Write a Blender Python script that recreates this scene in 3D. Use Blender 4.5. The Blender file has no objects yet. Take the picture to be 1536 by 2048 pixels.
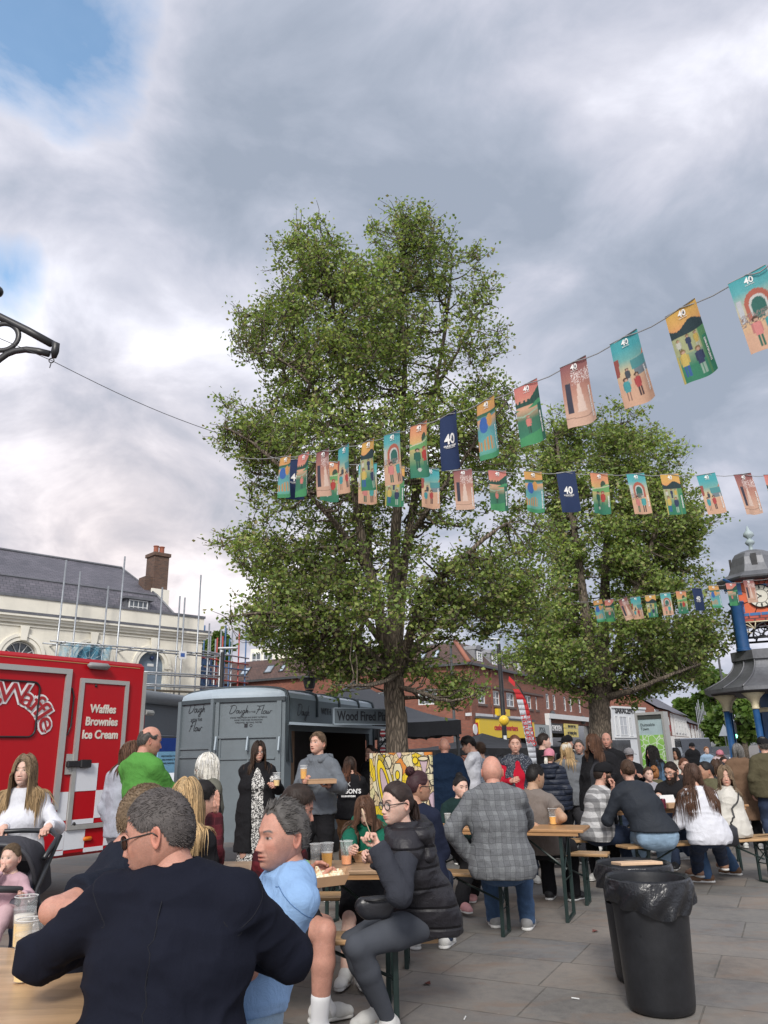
import bpy,bmesh,math,random
import numpy as np
from mathutils import Vector,Matrix
from mathutils.bvhtree import BVHTree
random.seed(7);RNG=np.random.default_rng(7)
PI=math.pi;R=math.radians
SC=bpy.context.scene;COL=SC.collection
# ---------------------------------------------------------------- camera
FPX=1500.0;CX,CY=768.0,1024.0
CAMZ=1.50;PITCH=R(17.8);ROLL=R(1.25)
_r0=Vector((1,0,0));_u0=Vector((0,-math.sin(PITCH),math.cos(PITCH)));FWD=Vector((0,math.cos(PITCH),math.sin(PITCH)))
CR=_r0*math.cos(ROLL)-_u0*math.sin(ROLL)
CU=_r0*math.sin(ROLL)+_u0*math.cos(ROLL)
CAM=Vector((0,0,CAMZ))
cd=bpy.data.cameras.new('camera');cam=bpy.data.objects.new('camera',cd);COL.objects.link(cam)
cd.sensor_fit='VERTICAL';cd.sensor_height=36.0;cd.sensor_width=27.0;cd.lens=FPX/2048*36
cd.clip_start=0.05;cd.clip_end=3000
m3=Matrix((CR,CU,-FWD)).transposed()
cam.matrix_world=Matrix.Translation(CAM)@m3.to_4x4()
SC.camera=cam
def ray(px,py):return(CR*((px-CX)/FPX)+CU*((CY-py)/FPX)+FWD)
def at(px,py,Y):
 d=ray(px,py);return CAM+d*(Y/d.y)
def onz(px,py,z=0.0):
 d=ray(px,py);return CAM+d*((z-CAM.z)/d.z)
def proj(p):
 v=Vector(p)-CAM;k=FPX/v.dot(FWD)
 return(CX+v.dot(CR)*k,CY-v.dot(CU)*k)
# ---------------------------------------------------------------- world and sun
SUN_EL,SUN_AZ=R(36),R(187)
w=bpy.data.worlds.new('World');SC.world=w;w.use_nodes=True
def build_world():
 nt=w.node_tree;N=nt.nodes;L=nt.links;N.clear()
 out=N.new('ShaderNodeOutputWorld');bg=N.new('ShaderNodeBackground');L.new(bg.outputs[0],out.inputs[0])
 bg.inputs[1].default_value=0.1
 sky=N.new('ShaderNodeTexSky');sky.sky_type='NISHITA';sky.sun_disc=False
 sky.sun_elevation=SUN_EL;sky.sun_rotation=SUN_AZ;sky.dust_density=1.0;sky.ozone_density=2.0
 tc=N.new('ShaderNodeTexCoord');sep=N.new('ShaderNodeSeparateXYZ');L.new(tc.outputs['Generated'],sep.inputs[0])
 def math_(op,a,b=None,c=None):
  n=N.new('ShaderNodeMath');n.operation=op
  for i,v in enumerate((a,b,c)):
   if v is None:continue
   if isinstance(v,(int,float)):n.inputs[i].default_value=v
   else:L.new(v,n.inputs[i])
  return n.outputs[0]
 def ramp(src,stops,interp='LINEAR'):
  n=N.new('ShaderNodeValToRGB');n.color_ramp.interpolation=interp
  e=n.color_ramp.elements
  while len(e)>1:e.remove(e[-1])
  e[0].position=stops[0][0];e[0].color=(*stops[0][1],1)if isinstance(stops[0][1],tuple)else(stops[0][1],)*3+(1,)
  for p,c in stops[1:]:
   q=e.new(p);q.color=(*c,1)if isinstance(c,tuple)else(c,c,c,1)
  L.new(src,n.inputs[0]);return n.outputs[0]
  # cloud-deck coordinates: direction projected on a flat layer
 zz=math_('ADD',math_('MAXIMUM',sep.outputs[2],0.0),0.42)
 cx=math_('DIVIDE',sep.outputs[0],zz);cy=math_('DIVIDE',sep.outputs[1],zz)
 comb=N.new('ShaderNodeCombineXYZ');L.new(cx,comb.inputs[0]);L.new(cy,comb.inputs[1])
 def noise(scale,detail,rough,off,dist=0.0,sx=1,sy=1):
  mp=N.new('ShaderNodeMapping');L.new(comb.outputs[0],mp.inputs[0]);mp.inputs['Location'].default_value=off
  mp.inputs['Scale'].default_value=(sx,sy,1);mp.inputs['Rotation'].default_value=(0,0,R(-22))
  n=N.new('ShaderNodeTexNoise');n.noise_dimensions='2D';L.new(mp.outputs[0],n.inputs['Vector'])
  n.inputs['Scale'].default_value=scale;n.inputs['Detail'].default_value=detail;n.inputs['Roughness'].default_value=rough
  n.inputs['Distortion'].default_value=dist
  return n.outputs[0]
 big=noise(1.5,5,0.5,(SKYO[0],SKYO[1],0),0.3,1.0,1.15)
 fine=noise(4.2,9,0.56,(5.3,1.1,0),0.3,1.0,1.1)
 tex=noise(14,6,0.6,(2.2,8.4,0),0.2,1.0,1.0)
 dens=math_('ADD',math_('MULTIPLY',big,0.66),math_('ADD',math_('MULTIPLY',fine,0.52),math_('MULTIPLY',tex,0.06)))
 dens=math_('SUBTRACT',dens,0.12)
 # broad lie of the weather: brighter to the left, heavier blue-grey cloud to the right and overhead
 def lobe(v,power,amt):
  vn=Vector(v).normalized();d=N.new('ShaderNodeVectorMath');d.operation='DOT_PRODUCT'
  L.new(tc.outputs['Generated'],d.inputs[0]);d.inputs[1].default_value=vn
  return math_('MULTIPLY',math_('POWER',math_('MAXIMUM',d.outputs['Value'],0.0),power),amt)
 acc=dens
 for v,p_,a_ in SKY_LOBES:acc=math_('ADD',acc,lobe(v,p_,a_))
 cloud=ramp(acc,[(0.30,(2.7,3.1,3.85)),(0.40,(3.5,3.85,4.65)),(0.47,(4.4,4.6,5.4)),(0.54,(5.4,5.5,6.25)),(0.62,(7.0,7.05,7.8)),(0.71,(9.3,9.4,9.9))])
 # warm glow low down to the left
 warm=lobe(ray(230,1150),30,1.0)
 mx=N.new('ShaderNodeMix');mx.data_type='RGBA';mx.blend_type='MULTIPLY'
 wr=ramp(warm,[(0.2,(1,1,1)),(1.0,(1.12,1.02,.93))])
 mx.inputs[0].default_value=1;L.new(cloud,mx.inputs['A']);L.new(wr,mx.inputs['B'])
 # a hole of blue, upper left
 hole=math_('ADD',math_('ADD',lobe(ray(100,-30),110,.80),lobe(ray(0,535),500,.62)),math_('MULTIPLY',fine,1.35))
 hm=ramp(math_('MULTIPLY',hole,.5),[(0.52,0.0),(0.70,.9)])
 mix=N.new('ShaderNodeMix');mix.data_type='RGBA';L.new(hm,mix.inputs[0]);L.new(mx.outputs['Result'],mix.inputs['A'])
 skb=N.new('ShaderNodeMix');skb.data_type='RGBA';skb.blend_type='MULTIPLY';skb.inputs[0].default_value=1
 L.new(sky.outputs[0],skb.inputs['A']);skb.inputs['B'].default_value=(1.7,2.15,2.1,1)
 L.new(skb.outputs['Result'],mix.inputs['B'])
 # below the horizon: dull ground tone
 gr=ramp(sep.outputs[2],[(0.0,0.0),(0.02,1.0)])
 m2=N.new('ShaderNodeMix');m2.data_type='RGBA';L.new(gr,m2.inputs[0]);m2.inputs['A'].default_value=(1.5,1.5,1.6,1)
 L.new(mix.outputs['Result'],m2.inputs['B']);L.new(m2.outputs['Result'],bg.inputs[0])
SKYO=(3.1,7.4)
SKY_LOBES=[(ray(900,230),14,-0.10),(ray(560,200),40,-.04),(ray(280,90),90,0.07),(ray(90,600),60,0.09),(ray(180,900),20,0.07),(ray(250,200),120,.06),(ray(1500,760),60,-0.12),
(ray(1180,420),30,0.04),(ray(1500,150),30,.0),(ray(1100,1150),30,-0.07),(ray(180,420),60,-.08),(Vector((-.5,-.8,.5)),3,0.3)]
build_world()
sd=bpy.data.lights.new('sun','SUN');sun=bpy.data.objects.new('sun',sd);COL.objects.link(sun)
sd.energy=2.1;sd.angle=R(14);sd.color=(1.0,.95,.88)
_sv=Vector((math.sin(SUN_AZ)*math.cos(SUN_EL),math.cos(SUN_AZ)*math.cos(SUN_EL),math.sin(SUN_EL)))
sun.rotation_euler=(-_sv).to_track_quat('-Z','Y').to_euler()
SC.view_settings.view_transform='Standard';SC.view_settings.look='None';SC.view_settings.exposure=0.45;SC.view_settings.gamma=1
SC.view_settings.use_curve_mapping=False
SC.render.engine='CYCLES';SC.cycles.max_bounces=6;SC.cycles.transparent_max_bounces=16;SC.cycles.diffuse_bounces=3
# ---------------------------------------------------------------- helpers
def tag(o,label=None,cat=None,group=None,kind=None):
 if label:o['label']=label
 if cat:o['category']=cat
 if group:o['group']=group
 if kind:o['kind']=kind
 return o
def thing(name,label,cat,loc=(0,0,0),rz=0.0,group=None):
 o=bpy.data.objects.new(name,None);COL.objects.link(o);o.empty_display_size=.1
 o.location=loc;o.rotation_euler=(0,0,rz);return tag(o,label,cat,group)
def copy_tree(o,parent=None):
 c=o.copy();COL.objects.link(c)
 if parent is not None:c.parent=parent
 for ch in list(o.children):copy_tree(ch,c)
 return c
def npmesh(name,V,F,mat,parent=None,smooth=True,col=None,midx=None):
 """V (n,3) array, F (m,4) or (m,3) array"""
 me=bpy.data.meshes.new(name);V=np.asarray(V,dtype=np.float32);F=np.asarray(F,dtype=np.int32)
 me.vertices.add(len(V));me.vertices.foreach_set('co',V.ravel())
 k=F.shape[1];me.loops.add(F.size);me.loops.foreach_set('vertex_index',F.ravel())
 me.polygons.add(len(F));me.polygons.foreach_set('loop_start',np.arange(0,F.size,k,dtype=np.int32))
 me.polygons.foreach_set('loop_total',np.full(len(F),k,dtype=np.int32))
 if smooth:me.polygons.foreach_set('use_smooth',np.ones(len(F),dtype=bool))
 if midx is not None:me.polygons.foreach_set('material_index',np.asarray(midx,dtype=np.int32))
 if col is not None:
  a=me.color_attributes.new('col','FLOAT_COLOR','POINT')
  cc=np.ones((len(V),4),dtype=np.float32);cc[:,:3]=col;a.data.foreach_set('color',cc.ravel())
 for m_ in(mat if isinstance(mat,(list,tuple))else[mat]):me.materials.append(m_)
 me.update(calc_edges=True);me.validate()
 o=bpy.data.objects.new(name,me);COL.objects.link(o)
 if parent is not None:o.parent=parent
 return o
class MB:
 def __init__(s):s.v=[];s.f=[];s.m=[];s.mi=0
 def add(s,vs,fs,M=None):
  b=len(s.v)
  for v in vs:s.v.append(tuple(M@Vector(v))if M is not None else tuple(v))
  for f in fs:s.f.append(tuple(b+i for i in f));s.m.append(s.mi)
  return s
 def box(s,c,d,rz=0.0,rx=0.0,ry=0.0,bev=0.0):
  x,y,z=d[0]/2,d[1]/2,d[2]/2
  M=Matrix.Translation(c)@Matrix.Rotation(rz,4,'Z')@Matrix.Rotation(ry,4,'Y')@Matrix.Rotation(rx,4,'X')
  if bev<=0:
   return s.add([(-x,-y,-z),(x,-y,-z),(x,y,-z),(-x,y,-z),(-x,-y,z),(x,-y,z),(x,y,z),(-x,y,z)],
   [(0,3,2,1),(4,5,6,7),(0,1,5,4),(1,2,6,5),(2,3,7,6),(3,0,4,7)],M)
  b=min(bev,x*.9,y*.9,z*.9);vs=[];
  for zz,ins in((-z,b),(-z+b,0),(z-b,0),(z,b)):
   X,Y_=x-ins,y-ins
   bb=b if ins==0 else b*.4
   vs+=[(-X+bb,-Y_,zz),(X-bb,-Y_,zz),(X,-Y_+bb,zz),(X,Y_-bb,zz),(X-bb,Y_,zz),(-X+bb,Y_,zz),(-X,Y_-bb,zz),(-X,-Y_+bb,zz)]
  fs=[tuple(range(7,-1,-1)),tuple(range(24,32))]
  for k in range(3):
   for i in range(8):fs.append((k*8+i,k*8+(i+1)%8,k*8+8+(i+1)%8,k*8+8+i))
  return s.add(vs,fs,M)
 def bx(s,x0,x1,y0,y1,z0,z1):return s.box(((x0+x1)/2,(y0+y1)/2,(z0+z1)/2),(abs(x1-x0),abs(y1-y0),abs(z1-z0)))
 def tube(s,path,r,n=8,cap=True,ref=None,closed=False):
  P=[Vector(p)for p in path];k=len(P);rr=r if isinstance(r,list)else[r]*k;b=len(s.v);prev=None
  for i,p in enumerate(P):
   if closed:t=P[(i+1)%k]-P[i-1]
   else:t=(P[min(i+1,k-1)]-P[max(i-1,0)])
   t=t.normalized()if t.length>1e-9 else Vector((0,0,1))
   if prev is None:
    a=Vector(ref)if ref else(Vector((0,0,1))if abs(t.z)<.9 else Vector((1,0,0)))
    u=t.cross(a).normalized()
   else:
    u=(prev-t*prev.dot(t));u=u.normalized()if u.length>1e-6 else t.orthogonal().normalized()
   prev=u;v=t.cross(u);q=rr[i];ra,rb=(q if isinstance(q,tuple)else(q,q))
   for j in range(n):
    a_=2*PI*j/n;s.v.append(tuple(p+u*(ra*math.cos(a_))+v*(rb*math.sin(a_))))
  for i in range(k if closed else k-1):
   i2=(i+1)%k
   for j in range(n):s.f.append((b+i*n+j,b+i*n+(j+1)%n,b+i2*n+(j+1)%n,b+i2*n+j));s.m.append(s.mi)
  if cap and not closed:
   s.f.append(tuple(b+j for j in range(n-1,-1,-1)));s.m.append(s.mi)
   s.f.append(tuple(b+(k-1)*n+j for j in range(n)));s.m.append(s.mi)
  return s
 def lathe(s,prof,n=24,c=(0,0,0),M=None,cap=True,wob=None):
  b=len(s.v);T=Matrix.Translation(c)if M is None else M
  for i,(r,z)in enumerate(prof):
   for j in range(n):
    a=2*PI*j/n;q=r*(1+(wob(a,i)if wob else 0));s.v.append(tuple(T@Vector((q*math.cos(a),q*math.sin(a),z))))
  for i in range(len(prof)-1):
   for j in range(n):s.f.append((b+i*n+j,b+i*n+(j+1)%n,b+(i+1)*n+(j+1)%n,b+(i+1)*n+j));s.m.append(s.mi)
  if cap:
   s.f.append(tuple(b+j for j in range(n-1,-1,-1)));s.m.append(s.mi)
   s.f.append(tuple(b+(len(prof)-1)*n+j for j in range(n)));s.m.append(s.mi)
  return s
 def prism(s,poly,y0,y1,M=None):
  """polygon of (x,z) points (counter-clockwise seen from -y) extruded from y0 to y1"""
  n=len(poly);vs=[(x,y0,z)for x,z in poly]+[(x,y1,z)for x,z in poly]
  fs=[tuple(range(n)),tuple(range(2*n-1,n-1,-1))]+[(i,n+i,n+(i+1)%n,(i+1)%n)for i in range(n)]
  return s.add(vs,fs,M)
 def quad(s,a,b,c,d):return s.add([a,b,c,d],[(0,1,2,3)])
 def sphere(s,c,r,n=16,k=10,sc=(1,1,1)):
  pr=[(max(1e-4,math.sin(PI*i/k))*r,-math.cos(PI*i/k)*r)for i in range(k+1)]
  return s.lathe(pr,n,M=Matrix.Translation(c)@Matrix.Diagonal((*sc,1)))
 def build(s,name,mat,parent=None,smooth=False,autosm=None):
  me=bpy.data.meshes.new(name);me.from_pydata(s.v,[],s.f)
  for m_ in(mat if isinstance(mat,(list,tuple))else[mat]):me.materials.append(m_)
  if any(s.m):me.polygons.foreach_set('material_index',s.m)
  me.update()
  bm=bmesh.new();bm.from_mesh(me);bmesh.ops.recalc_face_normals(bm,faces=bm.faces)
  if autosm is not None:
   for f in bm.faces:f.smooth=True
   for e in bm.edges:
    if len(e.link_faces)==2 and e.calc_face_angle(0)>R(autosm):e.smooth=False
  elif smooth:
   for f in bm.faces:f.smooth=True
  bm.to_mesh(me);bm.free()
  o=bpy.data.objects.new(name,me);COL.objects.link(o)
  if parent is not None:o.parent=parent
  return o
# ---------------------------------------------------------------- materials
MATS={}
class NB:
 def __init__(s,name):
  s.m=bpy.data.materials.new(name);s.m.use_nodes=True;s.nt=s.m.node_tree;s.N=s.nt.nodes;s.L=s.nt.links
  s.b=s.N['Principled BSDF'];s.tc=s.N.new('ShaderNodeTexCoord')
 def set(s,**k):
  for n,v in k.items():s.b.inputs[n.replace('_',' ')].default_value=v
 def link(s,a,b):s.L.new(a,b)
 def map(s,scale=(1,1,1),rot=(0,0,0),loc=(0,0,0),coord='Object',src=None):
  n=s.N.new('ShaderNodeMapping');n.inputs['Scale'].default_value=scale;n.inputs['Rotation'].default_value=rot;n.inputs['Location'].default_value=loc
  s.L.new(src if src is not None else s.tc.outputs[coord],n.inputs[0]);return n.outputs[0]
 def noise(s,scale,detail=4,rough=.55,vec=None,dist=0):
  n=s.N.new('ShaderNodeTexNoise');n.inputs['Scale'].default_value=scale;n.inputs['Detail'].default_value=detail;n.inputs['Roughness'].default_value=rough;n.inputs['Distortion'].default_value=dist
  s.L.new(vec if vec is not None else s.tc.outputs['Object'],n.inputs['Vector']);return n.outputs[0]
 def voro(s,scale,vec=None,feature='F1',out='Distance',rnd=1):
  n=s.N.new('ShaderNodeTexVoronoi');n.feature=feature;n.inputs['Scale'].default_value=scale;n.inputs['Randomness'].default_value=rnd
  s.L.new(vec if vec is not None else s.tc.outputs['Object'],n.inputs['Vector']);return n.outputs[out]
 def ramp(s,src,stops,interp='LINEAR'):
  n=s.N.new('ShaderNodeValToRGB');n.color_ramp.interpolation=interp;e=n.color_ramp.elements
  while len(e)>1:e.remove(e[-1])
  f=lambda c:(*c,1)if isinstance(c,tuple)else(c,c,c,1)
  e[0].position=stops[0][0];e[0].color=f(stops[0][1])
  for p,c in stops[1:]:q=e.new(p);q.color=f(c)
  s.L.new(src,n.inputs[0]);return n.outputs[0]
 def mix(s,fac,a,b,blend='MIX'):
  n=s.N.new('ShaderNodeMix');n.data_type='RGBA';n.blend_type=blend
  for k,v in((0,fac),('A',a),('B',b)):
   if isinstance(v,(int,float)):n.inputs[k].default_value=v if k==0 else(v,v,v,1)
   elif isinstance(v,tuple):n.inputs[k].default_value=(*v,1)
   else:s.L.new(v,n.inputs[k])
  return n.outputs['Result']
 def math(s,op,a,b=None):
  n=s.N.new('ShaderNodeMath');n.operation=op
  for i,v in enumerate((a,b)):
   if v is None:continue
   if isinstance(v,(int,float)):n.inputs[i].default_value=v
   else:s.L.new(v,n.inputs[i])
  return n.outputs[0]
 def sep(s,vec):
  n=s.N.new('ShaderNodeSeparateXYZ');s.L.new(vec,n.inputs[0]);return n.outputs
 def attr(s,name='col'):
  n=s.N.new('ShaderNodeAttribute');n.attribute_name=name;return n.outputs['Color']
 def color(s,c):
  if isinstance(c,tuple):s.b.inputs['Base Color'].default_value=(*c,1)
  else:s.L.new(c,s.b.inputs['Base Color'])
 def bump(s,h,strength=.3,dist=.01):
  n=s.N.new('ShaderNodeBump');n.inputs['Strength'].default_value=strength;n.inputs['Distance'].default_value=dist
  s.L.new(h,n.inputs['Height']);s.L.new(n.outputs[0],s.b.inputs['Normal'])
def pm(name,col,rough=.6,metal=0.0,var=.15,ns=6.0,bump=0.0,bs=60.0,bd=.01,coat=0.0,spec=.5,stretch=(1,1,1)):
 if name in MATS:return MATS[name]
 n=NB(name);n.set(Roughness=rough,Metallic=metal,Coat_Weight=coat,Specular_IOR_Level=spec)
 v=n.map(stretch);a=n.noise(ns,5,.6,v);b=n.noise(ns*7,4,.6,v)
 k=n.math('ADD',n.math('MULTIPLY',a,.65),n.math('MULTIPLY',b,.35))
 lo=tuple(c*(1-var)for c in col);hi=tuple(min(1,c*(1+var))for c in col)
 n.color(n.ramp(k,[(.3,lo),(.7,hi)]))
 rr=n.ramp(a,[(.3,max(0.02,rough-.08)),(.7,min(1,rough+.08))]);n.link(rr,n.b.inputs['Roughness'])
 if bump:n.bump(n.noise(bs,5,.6,v),bump,bd)
 MATS[name]=n.m;return n.m
def fabric(name,col,var=.12,fold=.6,weave=400.0,rough=.9):
 """cloth: soft creases plus fine weave"""
 if name in MATS:return MATS[name]
 n=NB(name);n.set(Roughness=rough,Specular_IOR_Level=.12,Sheen_Weight=.0)
 v=n.map((1,1,.55));a=n.noise(9,5,.6,v,1.2);c=n.noise(weave,2,.5)
 k=n.math('ADD',n.math('MULTIPLY',a,.6),n.math('MULTIPLY',c,.4))
 n.color(n.ramp(k,[(.3,tuple(q*(1-var)for q in col)),(.7,tuple(min(1,q*(1+var))for q in col))]))
 h=n.math('ADD',n.math('MULTIPLY',a,1.0),n.math('MULTIPLY',c,.06));n.bump(h,fold,.03)
 MATS[name]=n.m;return n.m
def text_mesh(s,size=1.0,ext=.004,bold=0.0,shear=0.0,align='CENTER',spacing=1.0):
 c=bpy.data.curves.new('t','FONT');c.body=s;c.size=size;c.extrude=ext/2;c.offset=bold;c.shear=shear
 c.align_x=align;c.align_y='CENTER';c.space_character=spacing;c.resolution_u=3
 o=bpy.data.objects.new('t',c);COL.objects.link(o);dg=bpy.context.evaluated_depsgraph_get()
 me=bpy.data.meshes.new_from_object(o.evaluated_get(dg));bpy.data.objects.remove(o);bpy.data.curves.remove(c);return me
def text(name,s,mat,parent,M,size=1.0,ext=.004,bold=0.0,shear=0.0,align='CENTER',spacing=1.0,sx=1.0):
 me=text_mesh(s,size,ext,bold,shear,align,spacing);me.materials.clear();me.materials.append(mat)
 me.transform(M@Matrix.Diagonal((sx,1,1,1)))
 o=bpy.data.objects.new(name,me);COL.objects.link(o);o.parent=parent;return o
def upright(x,y,z,rz=0.0):
 return Matrix.Translation((x,y,z))@Matrix.Rotation(rz,4,'Z')@Matrix.Rotation(PI/2,4,'X')
# ================================================================ people: implicit bodies, clothes, heads, hair, hands
def _n(v):v=np.asarray(v,float);return v/(np.linalg.norm(v)+1e-12)
class Cone:
 """rounded cone p0-p1 with radii r0-r1; section stretched by w along the side axis"""
 def __init__(s,p0,p1,r0,r1,side=None,w=1.0,k=.03,sub=False,w1=None,flat=False,late=False):
  s.p0=np.asarray(p0,float);s.p1=np.asarray(p1,float);s.r0=r0;s.r1=r1;s.side=None if side is None else _n(side);s.w=w;s.k=k;s.sub=sub;s.flat=flat;s.late=late;s.w1=w if w1 is None else w1
 def bb(s,pad):
  m=max(s.r0,s.r1)*max(s.w,s.w1,1)+pad+s.k
  return np.minimum(s.p0,s.p1)-m,np.maximum(s.p0,s.p1)+m
 def d(s,P):
  a=s.p1-s.p0;q=P-s.p0;L=a@a+1e-12;tu=(q@a)/L;t=np.clip(tu,0,1);q=q-t[...,None]*a
  if s.side is not None:
   l=q@s.side;ww=s.w+(s.w1-s.w)*t;q=q+s.side*(l/ww-l)[...,None]
  d=np.sqrt((q*q).sum(-1))-(s.r0+(s.r1-s.r0)*t)
  if s.flat:d=np.maximum(d,(tu-1)*math.sqrt(L))
  return d
class Half:
 """keeps what lies on the negative side of a plane"""
 def __init__(s,p,n):s.p=np.asarray(p,float);s.n=_n(n)
def sdf_mesh(prims,vox,cuts=(),off=0.0):
 lo=np.min([p.bb(off)[0]for p in prims if not p.sub],0)-2*vox;hi=np.max([p.bb(off)[1]for p in prims if not p.sub],0)+2*vox
 n=np.ceil((hi-lo)/vox).astype(int)+1;ax=[lo[i]+np.arange(n[i])*vox for i in range(3)]
 G=np.full(n,.25,np.float32)
 def blend(ps):
  for p in ps:
   a,b=p.bb(off+.01);i0=np.clip(((a-lo)/vox).astype(int),0,n-1);i1=np.clip(((b-lo)/vox).astype(int)+2,0,n)
   if(i1<=i0).any():continue
   sl=tuple(slice(i0[j],i1[j])for j in range(3));P=np.stack(np.meshgrid(*[ax[j][sl[j]]for j in range(3)],indexing='ij'),-1)
   g=G[sl]
   if p.sub:
    d=-(p.d(P));k=p.k;h=np.clip(.5-.5*(g-d)/k,0,1);G[sl]=g*(1-h)+d*h+k*h*(1-h)
   else:
    d=p.d(P)-off;k=p.k;h=np.clip(.5+.5*(g-d)/k,0,1);G[sl]=g*(1-h)+d*h-k*h*(1-h)
 blend([p for p in prims if not p.late and not p.sub])
 for c in cuts:
  P0=(ax[0][:,None,None]-c.p[0])*c.n[0]+(ax[1][None,:,None]-c.p[1])*c.n[1]+(ax[2][None,None,:]-c.p[2])*c.n[2]
  G=np.maximum(G,P0.astype(np.float32))
 blend([p for p in prims if p.late]);blend([p for p in prims if p.sub])
 G[0]=G[-1]=.2;G[:,0]=G[:,-1]=.2;G[:,:,0]=G[:,:,-1]=.2
 S=G<0
 acc=np.zeros(tuple(n-1)+(3,),np.float32);cnt=np.zeros(tuple(n-1),np.float32)
 faces=[]
 edges=[]
 for a in range(3):
  s0=[slice(None)]*3;s1=[slice(None)]*3;s0[a]=slice(0,-1);s1[a]=slice(1,None)
  A,B=G[tuple(s0)],G[tuple(s1)];X=(A<0)!=(B<0);I=np.argwhere(X);t=A[X]/(A[X]-B[X])
  pos=I.astype(np.float32);pos[:,a]+=t
  b,c=(a+1)%3,(a+2)%3
  for db in(0,-1):
   for dc in(0,-1):
    J=I.copy();J[:,b]+=db;J[:,c]+=dc
    ok=((J>=0)&(J<n-1)).all(1);Jo=J[ok]
    np.add.at(acc,tuple(Jo.T),pos[ok]);np.add.at(cnt,tuple(Jo.T),1)
  edges.append((a,I,A[X]<0))
 idx=np.full(tuple(n-1),-1,np.int64);M=cnt>0;idx[M]=np.arange(M.sum())
 V=acc[M]/cnt[M][:,None]*vox+lo
 for a,I,neg in edges:
  b,c=(a+1)%3,(a+2)%3;Q=[]
  for db,dc in((0,0),(-1,0),(-1,-1),(0,-1)):
   J=I.copy();J[:,b]+=db;J[:,c]+=dc;Q.append(idx[tuple(np.clip(J,0,n-2).T)])
  Q=np.stack(Q,1);Q[~neg]=Q[~neg][:,::-1];faces.append(Q[(Q>=0).all(1)])
 F=np.concatenate(faces)
 return V.astype(float),F
def vnormals(V,F):
 a,b,c=V[F[:,0]],V[F[:,1]],V[F[:,2]];fn=np.cross(b-a,V[F[:,-1]]-a);N=np.zeros_like(V)
 for j in range(F.shape[1]):np.add.at(N,F[:,j],fn)
 return N/(np.linalg.norm(N,axis=1,keepdims=True)+1e-12)
_LAT=np.random.default_rng(3).random((64,64,64)).astype(np.float32)
def vnoise(P):
 i=np.floor(P).astype(int);f=P-i;f=f*f*(3-2*f);r=0
 for dx in(0,1):
  for dy in(0,1):
   for dz in(0,1):
    w=(f[:,0]if dx else 1-f[:,0])*(f[:,1]if dy else 1-f[:,1])*(f[:,2]if dz else 1-f[:,2])
    r=r+w*_LAT[(i[:,0]+dx)%64,(i[:,1]+dy)%64,(i[:,2]+dz)%64]
 return r
def folds(V,F,amp,seed=0.0,fr=9.0):
 """creases: ridged, warped noise along the normals"""
 if amp<=0:return V
 N=vnormals(V,F);o=np.array([seed*3.1,seed*1.7,seed*2.3])+20
 wv=np.stack([vnoise(V*5+o),vnoise(V*5+o+9),vnoise(V*5+o+17)],1)-.5
 Q=(V+wv*.11)
 a=1-np.abs(2*vnoise(Q*np.array([fr,fr,fr*1.5])+o)-1);b=1-np.abs(2*vnoise(Q*np.array([fr*2.1,fr*2.1,fr*2.6])+o+5)-1)
 h=(a**2)*.85+(b**2)*.3-.35
 return V+N*(h*amp)[:,None]
def frame(fwd,up=(0,0,1)):
 y=_n(fwd);x=_n(np.cross(y,up));z=np.cross(x,y);return np.stack([x,y,z],1)
def head_rot(yaw,pitch=0.0,roll=0.0):
 """columns = head axes in the world; yaw 0 looks along +Y (away), 90 to the right, 180 at the camera; pitch + looks down"""
 ya=R(yaw);Rz=Matrix.Rotation(-ya,3,'Z');Rx=Matrix.Rotation(-R(pitch),3,'X');Ry=Matrix.Rotation(R(roll),3,'Y')
 return np.array(Rz@Rx@Ry)
G_=lambda a,b=0:np.exp(-(a*a+b*b))
def sstep(a,b,x):t=np.clip((x-a)/(b-a),0,1);return t*t*(3-2*t)
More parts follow.
